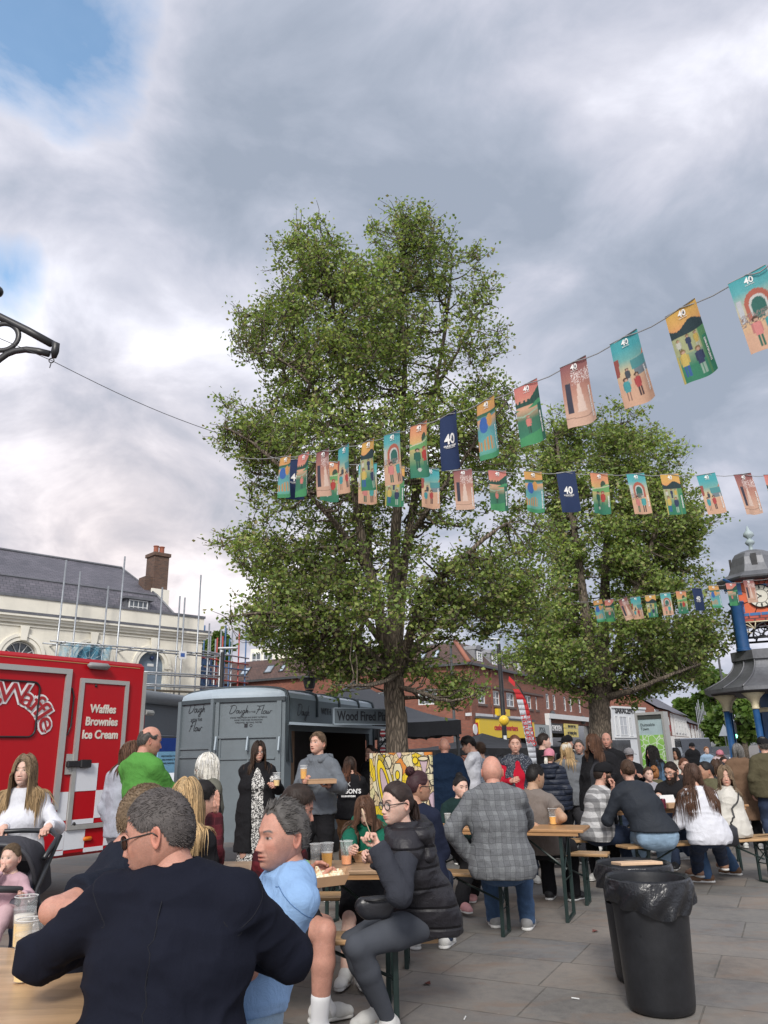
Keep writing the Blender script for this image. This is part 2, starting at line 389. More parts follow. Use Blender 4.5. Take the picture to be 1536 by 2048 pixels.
def head_pts(nu,nv,sx=1.0,jaw=1.0,nose=1.0,mouth_open=0.0,plain=False,male=True,child=False):
 s=np.arange(nu)/nu*2*PI;u=s-.5*np.sin(s);v=(np.arange(nv)+.5)/nv*PI-PI/2
 U,Vv=np.meshgrid(u,v);x=np.cos(Vv)*np.sin(U);y=np.cos(Vv)*np.cos(U);z=np.sin(Vv)
 e=.9;X=.078*sx*np.sign(x)*np.abs(x)**e;Y=.098*np.sign(y)*np.abs(y)**.93;Z=.119*np.sign(z)*np.abs(z)**.95
 t=np.clip(-Z/.119,0,1);jw=(.24 if male else .31)/jaw
 X=X*(1-jw*t**1.6)*(1-.05*sstep(.0,.1,Z));Y=Y+.047*t**1.7;Y=np.where((Y<0),Y*1.03,Y)
 if not plain:
  fm=sstep(-.05,.35,np.cos(U));aX=np.abs(X);D=0
  D=D-.006*G_((aX-.07)/.02,(Z-.03)/.03)
  D=D+(.0055 if male else .0025)*G_((aX-.026)/.024,(Z-.026)/.009)
  D=D-.0105*G_((aX-.031)/.015,(Z-.003)/.012)+.0065*G_((aX-.031)/.0105,(Z-.003)/.0075)
  D=D-.004*G_(X/.012,(Z-.014)/.010)
  hh=np.where(Z>-.037,sstep(.022,-.037,Z)**1.1,1-sstep(-.037,-.049,Z));wd=.0075+.006*sstep(.01,-.04,Z)
  D=D+(.0235 if male and not child else .019 if not child else .013)*nose*hh*G_(X/wd)+.0075*nose*G_((aX-.0135)/.0055,(Z+.041)/.006)
  D=D+.006*G_(X/.03,(Z+.062)/.022)
  mo=mouth_open
  D=D+.0045*G_(aX/.019,(Z+.0595-mo*.2)/.0042)+.0055*G_(aX/.017,(Z+.0705+mo)/.0052)-(.0045+mo*1.0)*G_(X/.022,(Z+.065+mo*.4)/(.0022+mo*.5))
  D=D-.004*G_(X/.02,(Z+.082)/.006)+(.008 if male else .005)*G_(X/.021,(Z+.100)/.013)
  D=D+(.004 if not child else .007)*G_((aX-.048)/.018,(Z+.022)/.018)-.0025*G_((aX-.05)/.016,(Z+.055)/.018)
  D=D-(.0025 if male else .0012)*G_((aX-.026-(-.045-Z)*.25)/.004,(Z+.052)/.014)
  Y=Y+D*fm
 P=np.stack([X,Y,Z],-1).reshape(-1,3)
 P=np.concatenate([P,[[0,.047,-.119]],[[0,0,.1195]]]);F=[]
 j=np.arange(nu);j2=(j+1)%nu
 for i in range(nv-1):F.append(np.stack([i*nu+j,i*nu+j2,(i+1)*nu+j2,(i+1)*nu+j],1))
 b,tt=nu*nv,nu*nv+1
 F.append(np.stack([np.full(nu,b),j2,j,j],1)[:,[0,1,2,2]]);F.append(np.stack([np.full(nu,tt),(nv-1)*nu+j,(nv-1)*nu+j2,(nv-1)*nu+j2],1))
 return P,F,np.concatenate([U.ravel(),[PI,0]])
SKIN={'fair':(.56,.33,.25),'pale':(.62,.41,.33),'tan':(.42,.235,.16),'ruddy':(.50,.255,.19),'olive':(.40,.25,.165)}
HAIR={'black':(.012,.010,.010),'dark':(.028,.018,.014),'brown':(.065,.036,.022),'chestnut':(.10,.05,.03),'auburn':(.13,.05,.025),'blonde':(.42,.29,.15),'mouse':(.17,.12,.075),
'grey':(.17,.165,.16),'darkgrey':(.085,.078,.072),'white':(.68,.66,.60),'ginger':(.30,.13,.05),'pink':(.62,.22,.30)}
def paint_head(P,U,skin,hairc,look=(0,0),brow=1.0,beard=0.0,stubble=0.0,lips=.6,blush=.25,eyes='open',mouth_open=0.0,capline=None,cropped=None):
 X,Y,Z=P.T;aX=np.abs(X);front=(np.cos(U)>.0)
 C=np.tile(np.array(skin),(len(P),1));hc=np.array(hairc)
 def mixc(m,c):m=np.clip(m,0,1)[:,None];C[:]=C*(1-m)+np.array(c)*m
 n1=vnoise(P*60+30);C*=(1+.10*(n1-.5))[:,None]
 red=np.array(skin)*np.array([1.08,.72,.68])
 mixc(blush*front*(G_((aX-.045)/.022,(Z+.028)/.02)+G_(X/.016,(Z+.036)/.012)),red)
 mixc(.35*front*G_((aX-.031)/.018,(Z+.004)/.012),np.array(skin)*.72)
 # beard and stubble
 jawm=sstep(-.032,-.05,Z+.35*np.clip(aX-.03,0,1))*front;mou=np.clip(1-G_(X/.022,(Z+.066)/.008)*1.4,0,1)
 side=front*sstep(.052,.062,aX)*sstep(.02,-.01,Z)
 bm=np.clip(jawm*mou+side,0,1)*(1-G_(X/.012,(Z+.035)/.01))
 if beard:mixc(beard*bm*(.75+.5*vnoise(P*300)),hc)
 if stubble:mixc(stubble*bm*(.6+.8*vnoise(P*400)),hc*.5+np.array(skin)*.35)
 lc=np.array(skin)*np.array([.92,.45,.45])
 mo=mouth_open
 lm=front*(G_(X/.021,(Z+.0605-mo*.2)/.0040)+G_(X/.019,(Z+.0705+mo)/.0050));mixc(lips*np.clip(lm*1.3,0,1)*(aX<.026),lc)
 mixc(front*.75*G_(X/.022,(Z+.0652+mo*.4)/(.0016+mo*.55))*(aX<.026),(.06,.018,.015))
 mixc(front*.6*G_((aX-.0075)/.0035,(Z+.0465)/.0028),np.array(skin)*.25)
 # brows
 bz=.0255+.004*G_((aX-.034)/.012)-.35*np.clip(aX-.042,0,1)
 mixc(front*brow*np.clip(1.35*G_((Z-bz)/.0036),0,1)*sstep(.010,.016,aX)*sstep(.052,.044,aX),hc*.8)
 # eyes
 ex,ez=aX-.031,Z-.003
 if eyes=='open':
  hh=.0050*np.clip(1-(ex/.0150)**2,0,1);al=front*(np.abs(ez)<hh);mixc(al*.9,(.40,.36,.34))
  lx=X-np.sign(X)*.031-look[0]*.005;lz=ez-look[1]*.003
  mixc(al*sstep(.0064,.0052,np.sqrt(lx**2+lz**2)),(.05,.035,.025));mixc(al*sstep(.0032,.0022,np.sqrt(lx**2+lz**2)),(.005,.005,.005))
  mixc(front*.85*(np.abs(ex)<.0165)*G_((ez-.0062*np.clip(1-(ex/.0165)**2,0,1))/.0013),(.02,.014,.012))
  mixc(front*.35*(np.abs(ex)<.016)*G_((ez+.0058*np.clip(1-(ex/.016)**2,0,1))/.0012),np.array(skin)*.35)
 else:
  mixc(front*.8*(np.abs(ex)<.016)*G_((ez+.0045*np.clip(1-(ex/.017)**2,0,1))/.0014),(.03,.02,.018))
 if cropped is not None:
  m=sstep(-.006,.010,hair_line(P,U,cropped));mixc(m*.85,hc*.9)
 return np.clip(C,0,1)
def hair_line(P,U,style):
 """> 0 where hair grows (signed height above the hairline, m)"""
 X,Y,Z=P.T;u=np.abs((U+PI)%(2*PI)-PI)
 pts={'full':[(0,.078),(.55,.070),(.95,.045),(1.25,.015),(1.5,.008),(1.75,.012),(2.1,-.045),(3.15,-.068)],
 'receding':[(0,.083),(.35,.092),(.7,.083),(1.0,.05),(1.25,.015),(1.5,.008),(1.75,.012),(2.1,-.045),(3.15,-.065)],
 'cover':[(0,.074),(.5,.066),(.85,.040),(1.05,-.01),(1.2,-.06),(1.6,-.075),(2.1,-.085),(3.15,-.09)],
 'fringe':[(0,.05),(.5,.035),(.8,-.005),(.95,-.06),(1.3,-.085),(2.1,-.09),(3.15,-.09)],
 'ring':[(0,.5),(1.0,.5),(1.22,.015),(1.5,.01),(1.75,.012),(2.1,-.045),(3.15,-.065)]}[style]
 z=np.interp(u,[p[0]for p in pts],[p[1]for p in pts]);d=Z-z
 if style=='ring':d=np.minimum(d,.05+.0*Z-(Z-.0)+.012*np.sin(u*7))
 return d
def tri_tubes(P,rad,col,sides=3):
 """P (s,k,3) strands -> tubes; returns V,F,C"""
 s,k,_=P.shape;T=np.gradient(P,axis=1);T/=np.linalg.norm(T,axis=2,keepdims=True)+1e-9
 ref=np.array([.3,.2,.93]);A=np.cross(T,ref);A/=np.linalg.norm(A,axis=2,keepdims=True)+1e-9;B=np.cross(T,A)
 vs=[]
 for j in range(sides):
  a=2*PI*j/sides;vs.append(P+(A*math.cos(a)+B*math.sin(a))*rad[...,None])
 V=np.stack(vs,2).reshape(-1,3);base=(np.arange(s)[:,None,None]*k+np.arange(k-1)[None,:,None])*sides;j=np.arange(sides)[None,None,:];j2=(j+1)%sides
 F=np.stack([base+j,base+j2,base+sides+j2,base+sides+j],-1).reshape(-1,4)
 C=np.repeat(np.repeat(col[:,None,:],k,1),sides,1).reshape(-1,3)if col.ndim==2 else np.repeat(col,sides,1).reshape(-1,3)
 return V,F,C
def hair_geo(H,Rm,s,style,col,q,body=None,length=.3,seed=1,sx=1.0,tipcol=None,bun=None):
 """hair in world coordinates. H head centre, Rm head axes"""
 rg=np.random.default_rng(seed);Vs,Fs,Cs=[],[],[];nb=0;col=np.array(col)
 def add(V,F,C):
  nonlocal nb;Vs.append(V);Fs.append(F+nb);Cs.append(C);nb+=len(V)
 line={'short':'receding','crop':'full','curly':'receding','comb':'receding','long':'cover','bob':'cover','tied':'full','ring':'ring','fringe':'fringe','shag':'full'}[style]
 nu,nv=(110,90)if q>1 else(56,44)if q==1 else(36,30)
 P,F,U=head_pts(nu,nv,sx=sx,plain=True);m=hair_line(P,U,line);N=P/np.array([.078,.1,.119])**2;N/=np.linalg.norm(N,axis=1,keepdims=True)
 th={'short':.010,'crop':.004,'curly':.014,'comb':.008,'long':.012,'bob':.020,'tied':.008,'ring':.007,'fringe':.013,'shag':.016}[style]
 up=sstep(-.02,.10,P[:,2]);tt=th*sstep(-.002,.02,m)*(.55+.6*up)
 if style in('short',):tt*=.6+.9*up
 streak=vnoise(P*np.array([110,30,60])+seed)-.5;tt=tt+.004*streak*(th>.006)*sstep(0,.02,m)+.0012
 PV=P+N*tt[:,None];F4=np.concatenate(F);keep=(m[F4]>-.001).sum(1)>=3;cc=col*(.85+.5*streak[:,None]+.5*(vnoise(P*330+3)-.5)[:,None])
 F4=F4[keep];used=np.unique(F4);rm=np.full(len(PV),-1);rm[used]=np.arange(len(used));add(PV[used],rm[F4],cc[used])
 capV=PV
 # locks
 ok=np.where(m[:len(P)]>.003)[0];ns={2:900,1:260,0:90}[q]
 if style in('long','bob','fringe'):ns=int(ns*(1.7 if q>1 else 1.3))
 if style in('crop','ring'):ns=int(ns*2.6)
 if style in('short','curly'):ns=int(ns*1.9)
 wts=np.cos(np.arcsin(np.clip(P[ok,2]/.12,-1,1)))+.1
 rt=rg.choice(ok,ns,p=wts/wts.sum());R0=P[rt]+N[rt]*(tt[rt]*.55)[:,None];N0=N[rt]
 k=9;rad0={2:.0024,1:.0042,0:.006}[q]*(.62 if style in('crop','ring','short')else .8 if style=='curly' else 1)
 if style in('long','bob','fringe'):
  k=14;L=length*(1+rg.uniform(-.18,.06,ns));side=np.sign(R0[:,0]+rg.normal(0,.004,ns));
  d=np.stack([side*.9,-.25+0*side,-.15+0*side],1)if style!='fringe' else np.stack([side*.35,np.where(R0[:,1]>0,.9,-.6),-.2+0*side],1)
  d=d-N0*(d*N0).sum(1,keepdims=True);d/=np.linalg.norm(d,axis=1,keepdims=True)+1e-6
  pts=[R0];cur=R0.copy();grav=Rm.T@np.array([0,0,-1.0]);lf=1+th/.1+.02;lay=rg.uniform(0,1,ns)
  e=np.array([.078*sx,.1,.119])
  for i in range(k-1):
   d=d*.55+grav*.62+rg.normal(0,.03,(ns,3));d/=np.linalg.norm(d,axis=1,keepdims=True)
   cur=cur+d*(L/(k-1))[:,None]
   ctr=np.array([0,.0,0]);qq=(cur-ctr)/(e*(lf+.10*lay[:,None]));rr=np.linalg.norm(qq,axis=1);f=np.where(rr<1,1/np.maximum(rr,1e-3),1)
   inside_low=cur[:,2]<-.02
   cur=ctr+(cur-ctr)*np.where(inside_low,1,f)[:,None]
   cx=cur[:,0];mn=.069+.012*lay;front_=cur[:,1]>-.02
   push=inside_low&front_&(np.abs(cx)<mn);cur[push,0]=np.where(cx[push]>=0,1,-1)*mn[push]
   bk=inside_low&~front_;rad=np.sqrt(cx**2+(cur[:,1]+.0)**2);pb=bk&(rad<.07);cur[pb,1]=-np.sqrt(np.maximum(.07**2-cur[pb,0]**2,.0009))
   if body is not None and i>4:
    W=H+(cur*s)@Rm.T
    for pr in body:
     dd=pr.d(W)-.006-.012*lay;hit=dd<0
     if hit.any():
      ep=1e-3;gx=np.stack([pr.d(W[hit]+np.eye(3)[a]*ep)-pr.d(W[hit]-np.eye(3)[a]*ep)for a in range(3)],1);gx/=np.linalg.norm(gx,axis=1,keepdims=True)+1e-9
      W[hit]-=gx*dd[hit][:,None]
    cur=(W-H)@Rm/s
   pts.append(cur.copy())
  S=np.stack(pts,1);rad=rad0*(1.25 if q>1 else 1.5)*np.interp(np.arange(k)/(k-1),[0,.1,.8,1],[.6,1,.9,.15])[None,:]*rg.uniform(.7,1.3,ns)[:,None]
 else:
  Lb={'short':.040,'crop':.016,'curly':.04,'comb':.035,'tied':.05,'ring':.014,'shag':.06}[style]
  L=Lb*(.55+.45*sstep(.0,.09,R0[:,2]))*rg.uniform(.7,1.2,ns)
  if style=='tied':
   bp=np.array(bun if bun is not None else(0,-.10,.05));d=bp-R0;L=np.linalg.norm(d,axis=1)*.8
  elif style in('comb','curly'):d=np.stack([rg.normal(.15,.2,ns),np.full(ns,-1.),rg.normal(.1,.2,ns)],1)
  elif style=='shag':d=np.stack([rg.normal(0,.3,ns),np.where(R0[:,1]>-.02,.8,-.5),np.full(ns,-.5)],1)
  else:d=np.stack([np.full(ns,.35)+rg.normal(0,.25,ns),np.where(R0[:,2]>.05,.7,-.2)+0*rg.normal(0,.2,ns),np.full(ns,-.35)],1)
  d=d-N0*(d*N0).sum(1,keepdims=True)*(1 if style!='short' else .8);d/=np.linalg.norm(d,axis=1,keepdims=True)+1e-6
  if style in('short','crop','ring'):d+=N0*.35
  pts=[R0];cur=R0.copy();e=np.array([.078*sx,.1,.119]);lay=rg.uniform(.2,1,ns)
  for i in range(k-1):
   if style=='curly':d=d+np.cross(N0,d)*.5*np.sin(i*1.3+lay*6)[:,None]+rg.normal(0,.12,(ns,3))
   if style=='tied':d=bp-cur
   if style in('shag','comb','short'):d=d+np.array([0,0,-.12])
   d/=np.linalg.norm(d,axis=1,keepdims=True)+1e-6;cur=cur+d*(L/(k-1))[:,None]
   qq=cur/e;rr=np.linalg.norm(qq*np.array([1,1,1]),axis=1);lim=1+(th*(.5+.7*lay))/.1;low=(cur[:,2]<-.01);f=np.where(rr<lim,lim/rr,1);cur=cur*np.where(low,1+(f-1)*.2,f)[:,None]
   pts.append(cur.copy())
  S=np.stack(pts,1);rad=rad0*np.interp(np.arange(k)/(k-1),[0,.1,.7,1],[.6,1,.8,.1])[None,:]*rg.uniform(.7,1.3,ns)[:,None]
 tone=rg.normal(0,.30,ns);c=np.clip(col*(1+tone)[:,None],.002,.9)
 if tipcol is not None:
  g=np.linspace(0,1,S.shape[1])[None,:,None]**1.3;c=c[:,None,:]*(1-g)+np.array(tipcol)*(1+tone)[:,None,None]*g
 V,F,C=tri_tubes(S,rad,c);add(V,F,C)
 if bun is not None:
  kb=18;nbn={2:60,1:30,0:14}[q];br=.036;bc=np.array(bun)*np.array([1,1.2,1.12])
  a0=rg.uniform(0,2*PI,nbn);tl=np.linspace(0,1,kb);S2=[]
  for i in range(nbn):
   ax1=_n(rg.normal(0,1,3));ax2=_n(np.cross(ax1,rg.normal(0,1,3)));an=a0[i]+tl*4.2;r_=br*(.75+.35*rg.random())
   S2.append(bc+r_*(np.cos(an)[:,None]*ax1+np.sin(an)[:,None]*ax2))
  V,F,C=tri_tubes(np.stack(S2),np.full((nbn,kb),.0065),col*(1+rg.normal(0,.3,nbn))[:,None]);add(V,F,C)
  sp=MB().sphere(tuple(bc),br*.95,12,8);Vq=np.array(sp.v);Fq=np.array([f for f in sp.f if len(f)==4]);add(Vq,Fq,np.tile(col*.7,(len(Vq),1)))
 V=np.concatenate(Vs);return H+(V*s)@Rm.T,np.concatenate(Fs),np.clip(np.concatenate(Cs),.002,.95)
def tail_geo(H,Rm,s,root,length,col,q,body,seed=2,rad=.022,tipcol=None):
 """a pony tail or a loose mane hanging from one point"""
 rg=np.random.default_rng(seed);ns={2:160,1:60,0:30}[q];k=14;cur=np.array(root)+rg.normal(0,rad*.4,(ns,3));d=np.tile(_n(np.array(root)),(ns,1))+rg.normal(0,.2,(ns,3));grav=Rm.T@np.array([0,0,-1.0]);pts=[cur]
 for i in range(k-1):
  d=d*.5+grav*.6+rg.normal(0,.05,(ns,3));d/=np.linalg.norm(d,axis=1,keepdims=True);cur=cur+d*length/(k-1)*rg.uniform(.85,1.1,(ns,1))
  if body is not None:
   W=H+(cur*s)@Rm.T
   for pr in body:
    dd=pr.d(W)-.008-.02*rg.random(ns);hit=dd<0
    if hit.any():
     gx=np.stack([pr.d(W[hit]+np.eye(3)[a]*.001)-pr.d(W[hit]-np.eye(3)[a]*.001)for a in range(3)],1);gx/=np.linalg.norm(gx,axis=1,keepdims=True)+1e-9;W[hit]-=gx*dd[hit][:,None]
   cur=(W-H)@Rm/s
  pts.append(cur.copy())
 S=np.stack(pts,1);c=np.array(col)*(1+rg.normal(0,.28,ns))[:,None];r_={2:.004,1:.006,0:.009}[q]*np.interp(np.arange(k)/(k-1),[0,.2,.7,1],[.8,1.2,1,.1])[None,:]*np.ones((ns,1))
 V,F,C=tri_tubes(S,r_,np.clip(c,.002,.95));return H+(V*s)@Rm.T,F,C
_HC={}
def hand_geo(pose,q):
 key=(pose,q)
 if key in _HC:return _HC[key]
 c,spread,th={'relax':(.38,1.0,.3),'grip':(.92,.9,.9),'flat':(.08,1.25,.1),'hold':(.62,1.0,.75),'fist':(1.15,.85,1.0),'point':(.55,1.0,.8)}[pose]
 pr=[Cone((0,-.02,0),(0,.015,0),.0255,.024,(1,0,0),1.12,.012),Cone((0,.012,0),(-.001,.078,-.001),.0145,.0125,(1,0,0),2.3,.014,w1=2.9)]
 for i,(x,L,r,dy)in enumerate(((-.029,.070,.0088,.0),(-.0095,.079,.0090,.004),(.0098,.073,.0085,.001),(.0275,.056,.0076,-.008))):
  p=np.array([x,.080+dy,-.001]);a=0;sx_=x*.25*spread
  for j,(fl,ben)in enumerate(((.46,62),(.30,72),(.24,45))):
   cc=c*(.25 if(pose=='point' and i==0)else 1)*(1+.08*i);a+=R(ben)*cc;n_=p+np.array([sx_*fl*1.6,math.cos(a),-math.sin(a)])*L*fl/1.0*np.array([1,1,1])
   pr.append(Cone(p,n_,r*(1-.07*j),r*(1-.07*(j+1)),k=.006));p=n_
 p=np.array([-.018,.018,-.006])
 for dv,L,r0,r1 in(((-.62,.62,-.35-.3*th),.046,.0145,.0112),((-.35+.35*th,.85,-.30-.35*th),.032,.0110,.0100),((-.1+.5*th,.9,-.2-.4*th),.026,.0100,.0082)):
  n_=p+_n(dv)*L;pr.append(Cone(p,n_,r0,r1,k=.008));p=n_
 V,F=sdf_mesh(pr,{2:.0032,1:.0045,0:.007}[q]);_HC[key]=(V,F);return V,F
def ik(a,b,l1,l2,hint):
 a=np.array(a,float);b=np.array(b,float);v=b-a;d=np.linalg.norm(v);d2=min(d,(l1+l2)*.995);u=v/(d+1e-9);b=a+u*d2
 x=(l1*l1-l2*l2+d2*d2)/(2*d2);h=math.sqrt(max(0,l1*l1-x*x));hn=np.array(hint,float);hn=hn-u*(hn@u);hn=_n(hn);return a+u*x+hn*h,b
def mat_attr(name,rough=.6,sss=0.0,bump=0.0,bs=300,spec=.4,sheen=0.0):
 if name in MATS:return MATS[name]
 n=NB(name);n.set(Roughness=rough,Specular_IOR_Level=spec)
 n.color(n.mix(1.0,n.attr('col'),n.ramp(n.math('ADD',n.math('MULTIPLY',n.noise(38,5,.65),.6),n.math('MULTIPLY',n.noise(240,3,.6),.4)),[(.3,.80),(.7,1.2)]),'MULTIPLY'))
 if sss:n.set(Subsurface_Weight=sss);n.b.inputs['Subsurface Radius'].default_value=(1,.35,.2);n.set(Subsurface_Scale=.006)
 if bump:n.bump(n.noise(bs,3,.6),bump,.002)
 MATS[name]=n.m;return n.m
M_SKIN=mat_attr('skin',.55,.10,.45,300,.38);M_HAIR=mat_attr('hair_strands',.58,0,.0,300,.28)
GLASS_FRAME=pm('spectacle_frame',(.02,.018,.018),.35)
def person(label,H,yaw,sit=False,s=1.0,q=1,hyaw=None,hpitch=0,hroll=0,lean=(0,0),build=1.0,female=False,skin='fair',hair=('short','brown'),top=('tee','navy'),bottom=('trousers','navy'),shoes='white',
hl=None,hr=None,pose_l='relax',pose_r='relax',palm_l=None,palm_r=None,seat=.48,feet=None,knees=None,group=None,face=None,glasses=None,over=None,seed=1,cat='person',hat=None,sleeve=1.0,hairlen=.3,tip=None,bun=None,belly=0.0,
elb_l=None,elb_r=None,tail=None,twist=None,legs=True,fold=None,sh_drop=0.0,pelvis=None,beardmesh=None,sx=1.0,dy=0.0,hands=True,hem=None,hunch=0.0):
 """H: head centre in the world. lean = (forward, right) offset of the head from the pelvis in metres"""
 H=np.array(H,float);rg=np.random.default_rng(seed);ya=R(yaw);f=np.array([math.sin(ya),math.cos(ya),0]);r=np.array([math.cos(ya),-math.sin(ya),0]);up=np.array([0,0,1.])
 tw=R(twist)if twist is not None else 0.0;fp=np.array([math.sin(ya-tw),math.cos(ya-tw),0]);rp=np.array([math.cos(ya-tw),-math.sin(ya-tw),0])
 hyaw=yaw if hyaw is None else hyaw;Rm=head_rot(hyaw,hpitch,hroll);hs=s if s>.8 else(s*.55+.45)
 if female:hs*=.95
 vox={2:.0085,1:.0125,0:.02}[q]*(1 if s>.7 else .8)
 zbase=0.0
 if pelvis is not None:P0=np.array(pelvis,float)
 elif sit:P0=H-f*lean[0]-r*lean[1];P0[2]=seat+.105*s
 else:P0=H-f*lean[0]-r*lean[1];P0[2]=.93*s
 nb=H-Rm[:,2]*.135*hs-Rm[:,1]*.030*hs
 neck_top=H-Rm[:,2]*.05*hs-Rm[:,1]*.02*hs
 NB_=P0+(nb-P0)*.90;NB_=NB_*.35+(nb-up*(.030-hunch)*s)*.65
 sw=(.148 if female else .172)*s*(.7+.3*build);shc=NB_-up*(.062+sh_drop)*s;axis=_n(NB_-P0);rs=_n(r-axis*(r@axis)*.5)
 SL,SR=shc-rs*sw,shc+rs*sw;fb=_n(np.cross(axis,r))*-1;fb=fb if fb@f>0 else-fb
 w1=P0+axis*.16*s;w2=P0+axis*.30*s;b=build;g=s
 tors=[Cone(P0-axis*.01,w1,.112*b*g,.098*b*g,rp,(1.55 if female else 1.42),.05,w1=1.36),Cone(w1,w2+f*.01*g,.098*b*g,.108*b*g,r,1.36,.05,w1=1.42),
 Cone(w2+f*.01*g,NB_-up*.055*g,.110*b*g,.088*g*(.6+.4*b),r,1.45,.05,w1=1.5),Cone(NB_-up*.01*g,neck_top,.056*hs*(1 if not female else .88)*(.85+.15*b),.052*hs*(1 if not female else .86),k=.035)]
 for S_ in(SL,SR):tors.append(Cone(NB_-up*.012*g,S_+(NB_-S_)*.05-up*.002,.054*g*(.85 if female else 1),.044*g*(.7+.3*b),k=.05))
 if belly:tors.append(Cone(w1+f*.06*g,w2+f*.05*g,(.095+belly)*g,(.085+belly*.6)*g,r,1.25,.06))
 if female and s>.8:
  for sg in(-1,1):tors.append(Cone(w2+f*.082*g+r*sg*.07*g+up*.02,w2+f*.075*g+r*sg*.075*g+up*.05,.040*b*g,.034*g,k=.05))
  # arms
 ua,fa=.285*s,.25*s;limbs={}
 for nm,S_,sg,tgt,eh in(('l',SL,-1,hl,elb_l),('r',SR,1,hr,elb_r)):
  if tgt is None:tgt=S_-up*.50*s+r*sg*.07+f*.08 if not sit else S_*[1,1,0]+f*.30*s+up*(seat+.22)-r*sg*.04
  elif isinstance(tgt,tuple)and len(tgt)==3 and not isinstance(tgt,np.ndarray):tgt=(H*[1,1,0]-f*lean[0]*0)+r*tgt[0]+f*tgt[1]+up*tgt[2]
  hint=(-f*.5+r*sg*.55-up*.8)if eh is None else np.array(eh,float)
  E,W_=ik(S_,np.array(tgt,float),ua,fa,hint);limbs[nm]=(S_,E,W_)
 arms=[]
 for S_,E,W_ in limbs.values():arms+=[Cone(S_-up*.008*g,E,(.043 if female else .050)*g*(.6+.4*b),(.033 if female else .039)*g,k=.035),Cone(E,E+(W_-E)*.35,.041*g,.0405*g*(.8+.2*b),k=.02),Cone(E+(W_-E)*.35,W_,.0405*g,.0265*g,k=.02)]
 # legs
 legsd={};lp=[]
 if legs:
  for i,sg in enumerate((-1,1)):
   hip=P0+rp*sg*.088*g-up*.02
   if feet is not None:ank=np.array(feet[i],float)
   elif sit:ank=P0*[1,1,0]+fp*(.40+.05*i)*s+rp*sg*.12*s+up*.09
   else:ank=P0*[1,1,0]+rp*sg*(.10+.02)*s+fp*(.05*sg*(1 if seed%2 else-1))-f*lean[0]*0+up*.09
   tl,sl=.43*s,.42*s
   kh=fp*1.0+up*.9+rp*sg*.15
   if knees is not None:K=np.array(knees[i],float);A=ank
   else:K,A=ik(hip,ank,tl,sl,kh)
   legsd[sg]=(hip,K,A)
   lp+=[Cone(hip,hip+(K-hip)*.5,.094*g*(.5+.5*b),.080*g*(.5+.5*b),k=.035),Cone(hip+(K-hip)*.5,K,.080*g*(.5+.5*b),.057*g,k=.03),Cone(K,K+(A-K)*.33,.056*g,.058*g*(.6+.4*b),k=.02),Cone(K+(A-K)*.33,A,.058*g*(.6+.4*b),.036*g,k=.02)]
   lp+=[Cone(A-up*.03,A-up*.05+fp*.05,.036*g,.030*g,rp,1.1,.02)]
 rootp=np.array([P0[0],P0[1],0.0])
 root=thing('person',label,cat,tuple(rootp),0,group)
 OFF=rootp
 # body
 V,F=sdf_mesh(tors+arms+lp,vox);fc={2:(150,130),1:(84,72),0:(44,38)}[q];face=dict(face or{});hairc=np.array(HAIR[hair[1]]if isinstance(hair[1],str)else hair[1])if hair else np.array((.05,.03,.02))
 sk=np.array(SKIN[skin]if isinstance(skin,str)else skin);C=np.tile(sk,(len(V),1))*(1+.12*(vnoise(V*25+seed)-.5))[:,None]
 FP,FF,U=head_pts(*fc,sx=sx,jaw=face.pop('jaw',1.0),nose=face.pop('nose',1.0),mouth_open=face.get('mouth_open',0),male=not female,child=s<.8)
 line={'ring':'ring','crop':'full','comb':'receding','curly':'receding','long':'cover','bob':'cover','fringe':'fringe'}.get(hair[0],'full')if hair and hair[0]!='none' else None
 FC=paint_head(FP,U,sk,hairc*face.pop('bt',1.0),cropped=line,**face)
 HV=H+(FP*hs)@Rm.T
 ears=[]
 for sg in(-1,1):
  a,b_=np.meshgrid(np.linspace(0,2*PI,18 if q>1 else 10,endpoint=False),np.linspace(.05,PI-.05,12 if q>1 else 7));ex=np.sin(b_)*np.cos(a)*.018;ez=np.sin(b_)*np.sin(a)*.032;ey=np.cos(b_)*.009
  rr=np.sqrt((ex/.018)**2+(ez/.032)**2);ey=ey-(ey>0)*.010*np.exp(-((rr-.25)/.42)**2);ez=np.where(ez<0,ez*1.0,ez);ex=ex*(1+.25*ez/.032)
  E_=np.stack([sg*(.079*sx+ey+.22*(-ex)),-.012+ex*.95-ez*.12,-.012+ez],-1).reshape(-1,3);m_,n_=a.shape;jj=np.arange(n_);fl=[]
  for i in range(m_-1):fl.append(np.stack([i*n_+jj,i*n_+(jj+1)%n_,(i+1)*n_+(jj+1)%n_,(i+1)*n_+jj],1))
  fl=np.concatenate(fl);fl=fl[:,::-1]if sg>0 else fl;ec=np.tile(sk*np.array([1.03,.85,.82]),(len(E_),1));ec[rr.ravel()<.45]*=.72;ears.append((H+(E_*hs)@Rm.T,fl,ec))
 parts=[(V,F,C),(HV,np.concatenate(FF),FC)]+ears
 if hands:
  for nm,pose,palm in(('l',pose_l,palm_l),('r',pose_r,palm_r)):
   S_,E,W_=limbs[nm];hv,hf=hand_geo(pose,q);D=_n(W_-E);pn=np.array(palm,float)if palm is not None else((r if nm=='l' else-r)*.9-up*.25)
   if isinstance(palm,tuple)and len(palm)==6:D=_n(palm[3:]);pn=np.array(palm[:3],float)
   Zp=-_n(pn-D*(pn@D));Xp=np.cross(D,Zp);hv=hv.copy();hf2=hf
   if nm=='l':hv[:,0]*=-1;hf2=hf[:,::-1]
   parts.append((W_+(hv*(s if s>.5 else s)*(1 if not female else .9))@np.stack([Xp,D,Zp],1).T,hf2,np.tile(sk*np.array([1.0,.92,.9]),(len(hv),1))*(1+.15*(vnoise(hv*70)-.5))[:,None]))
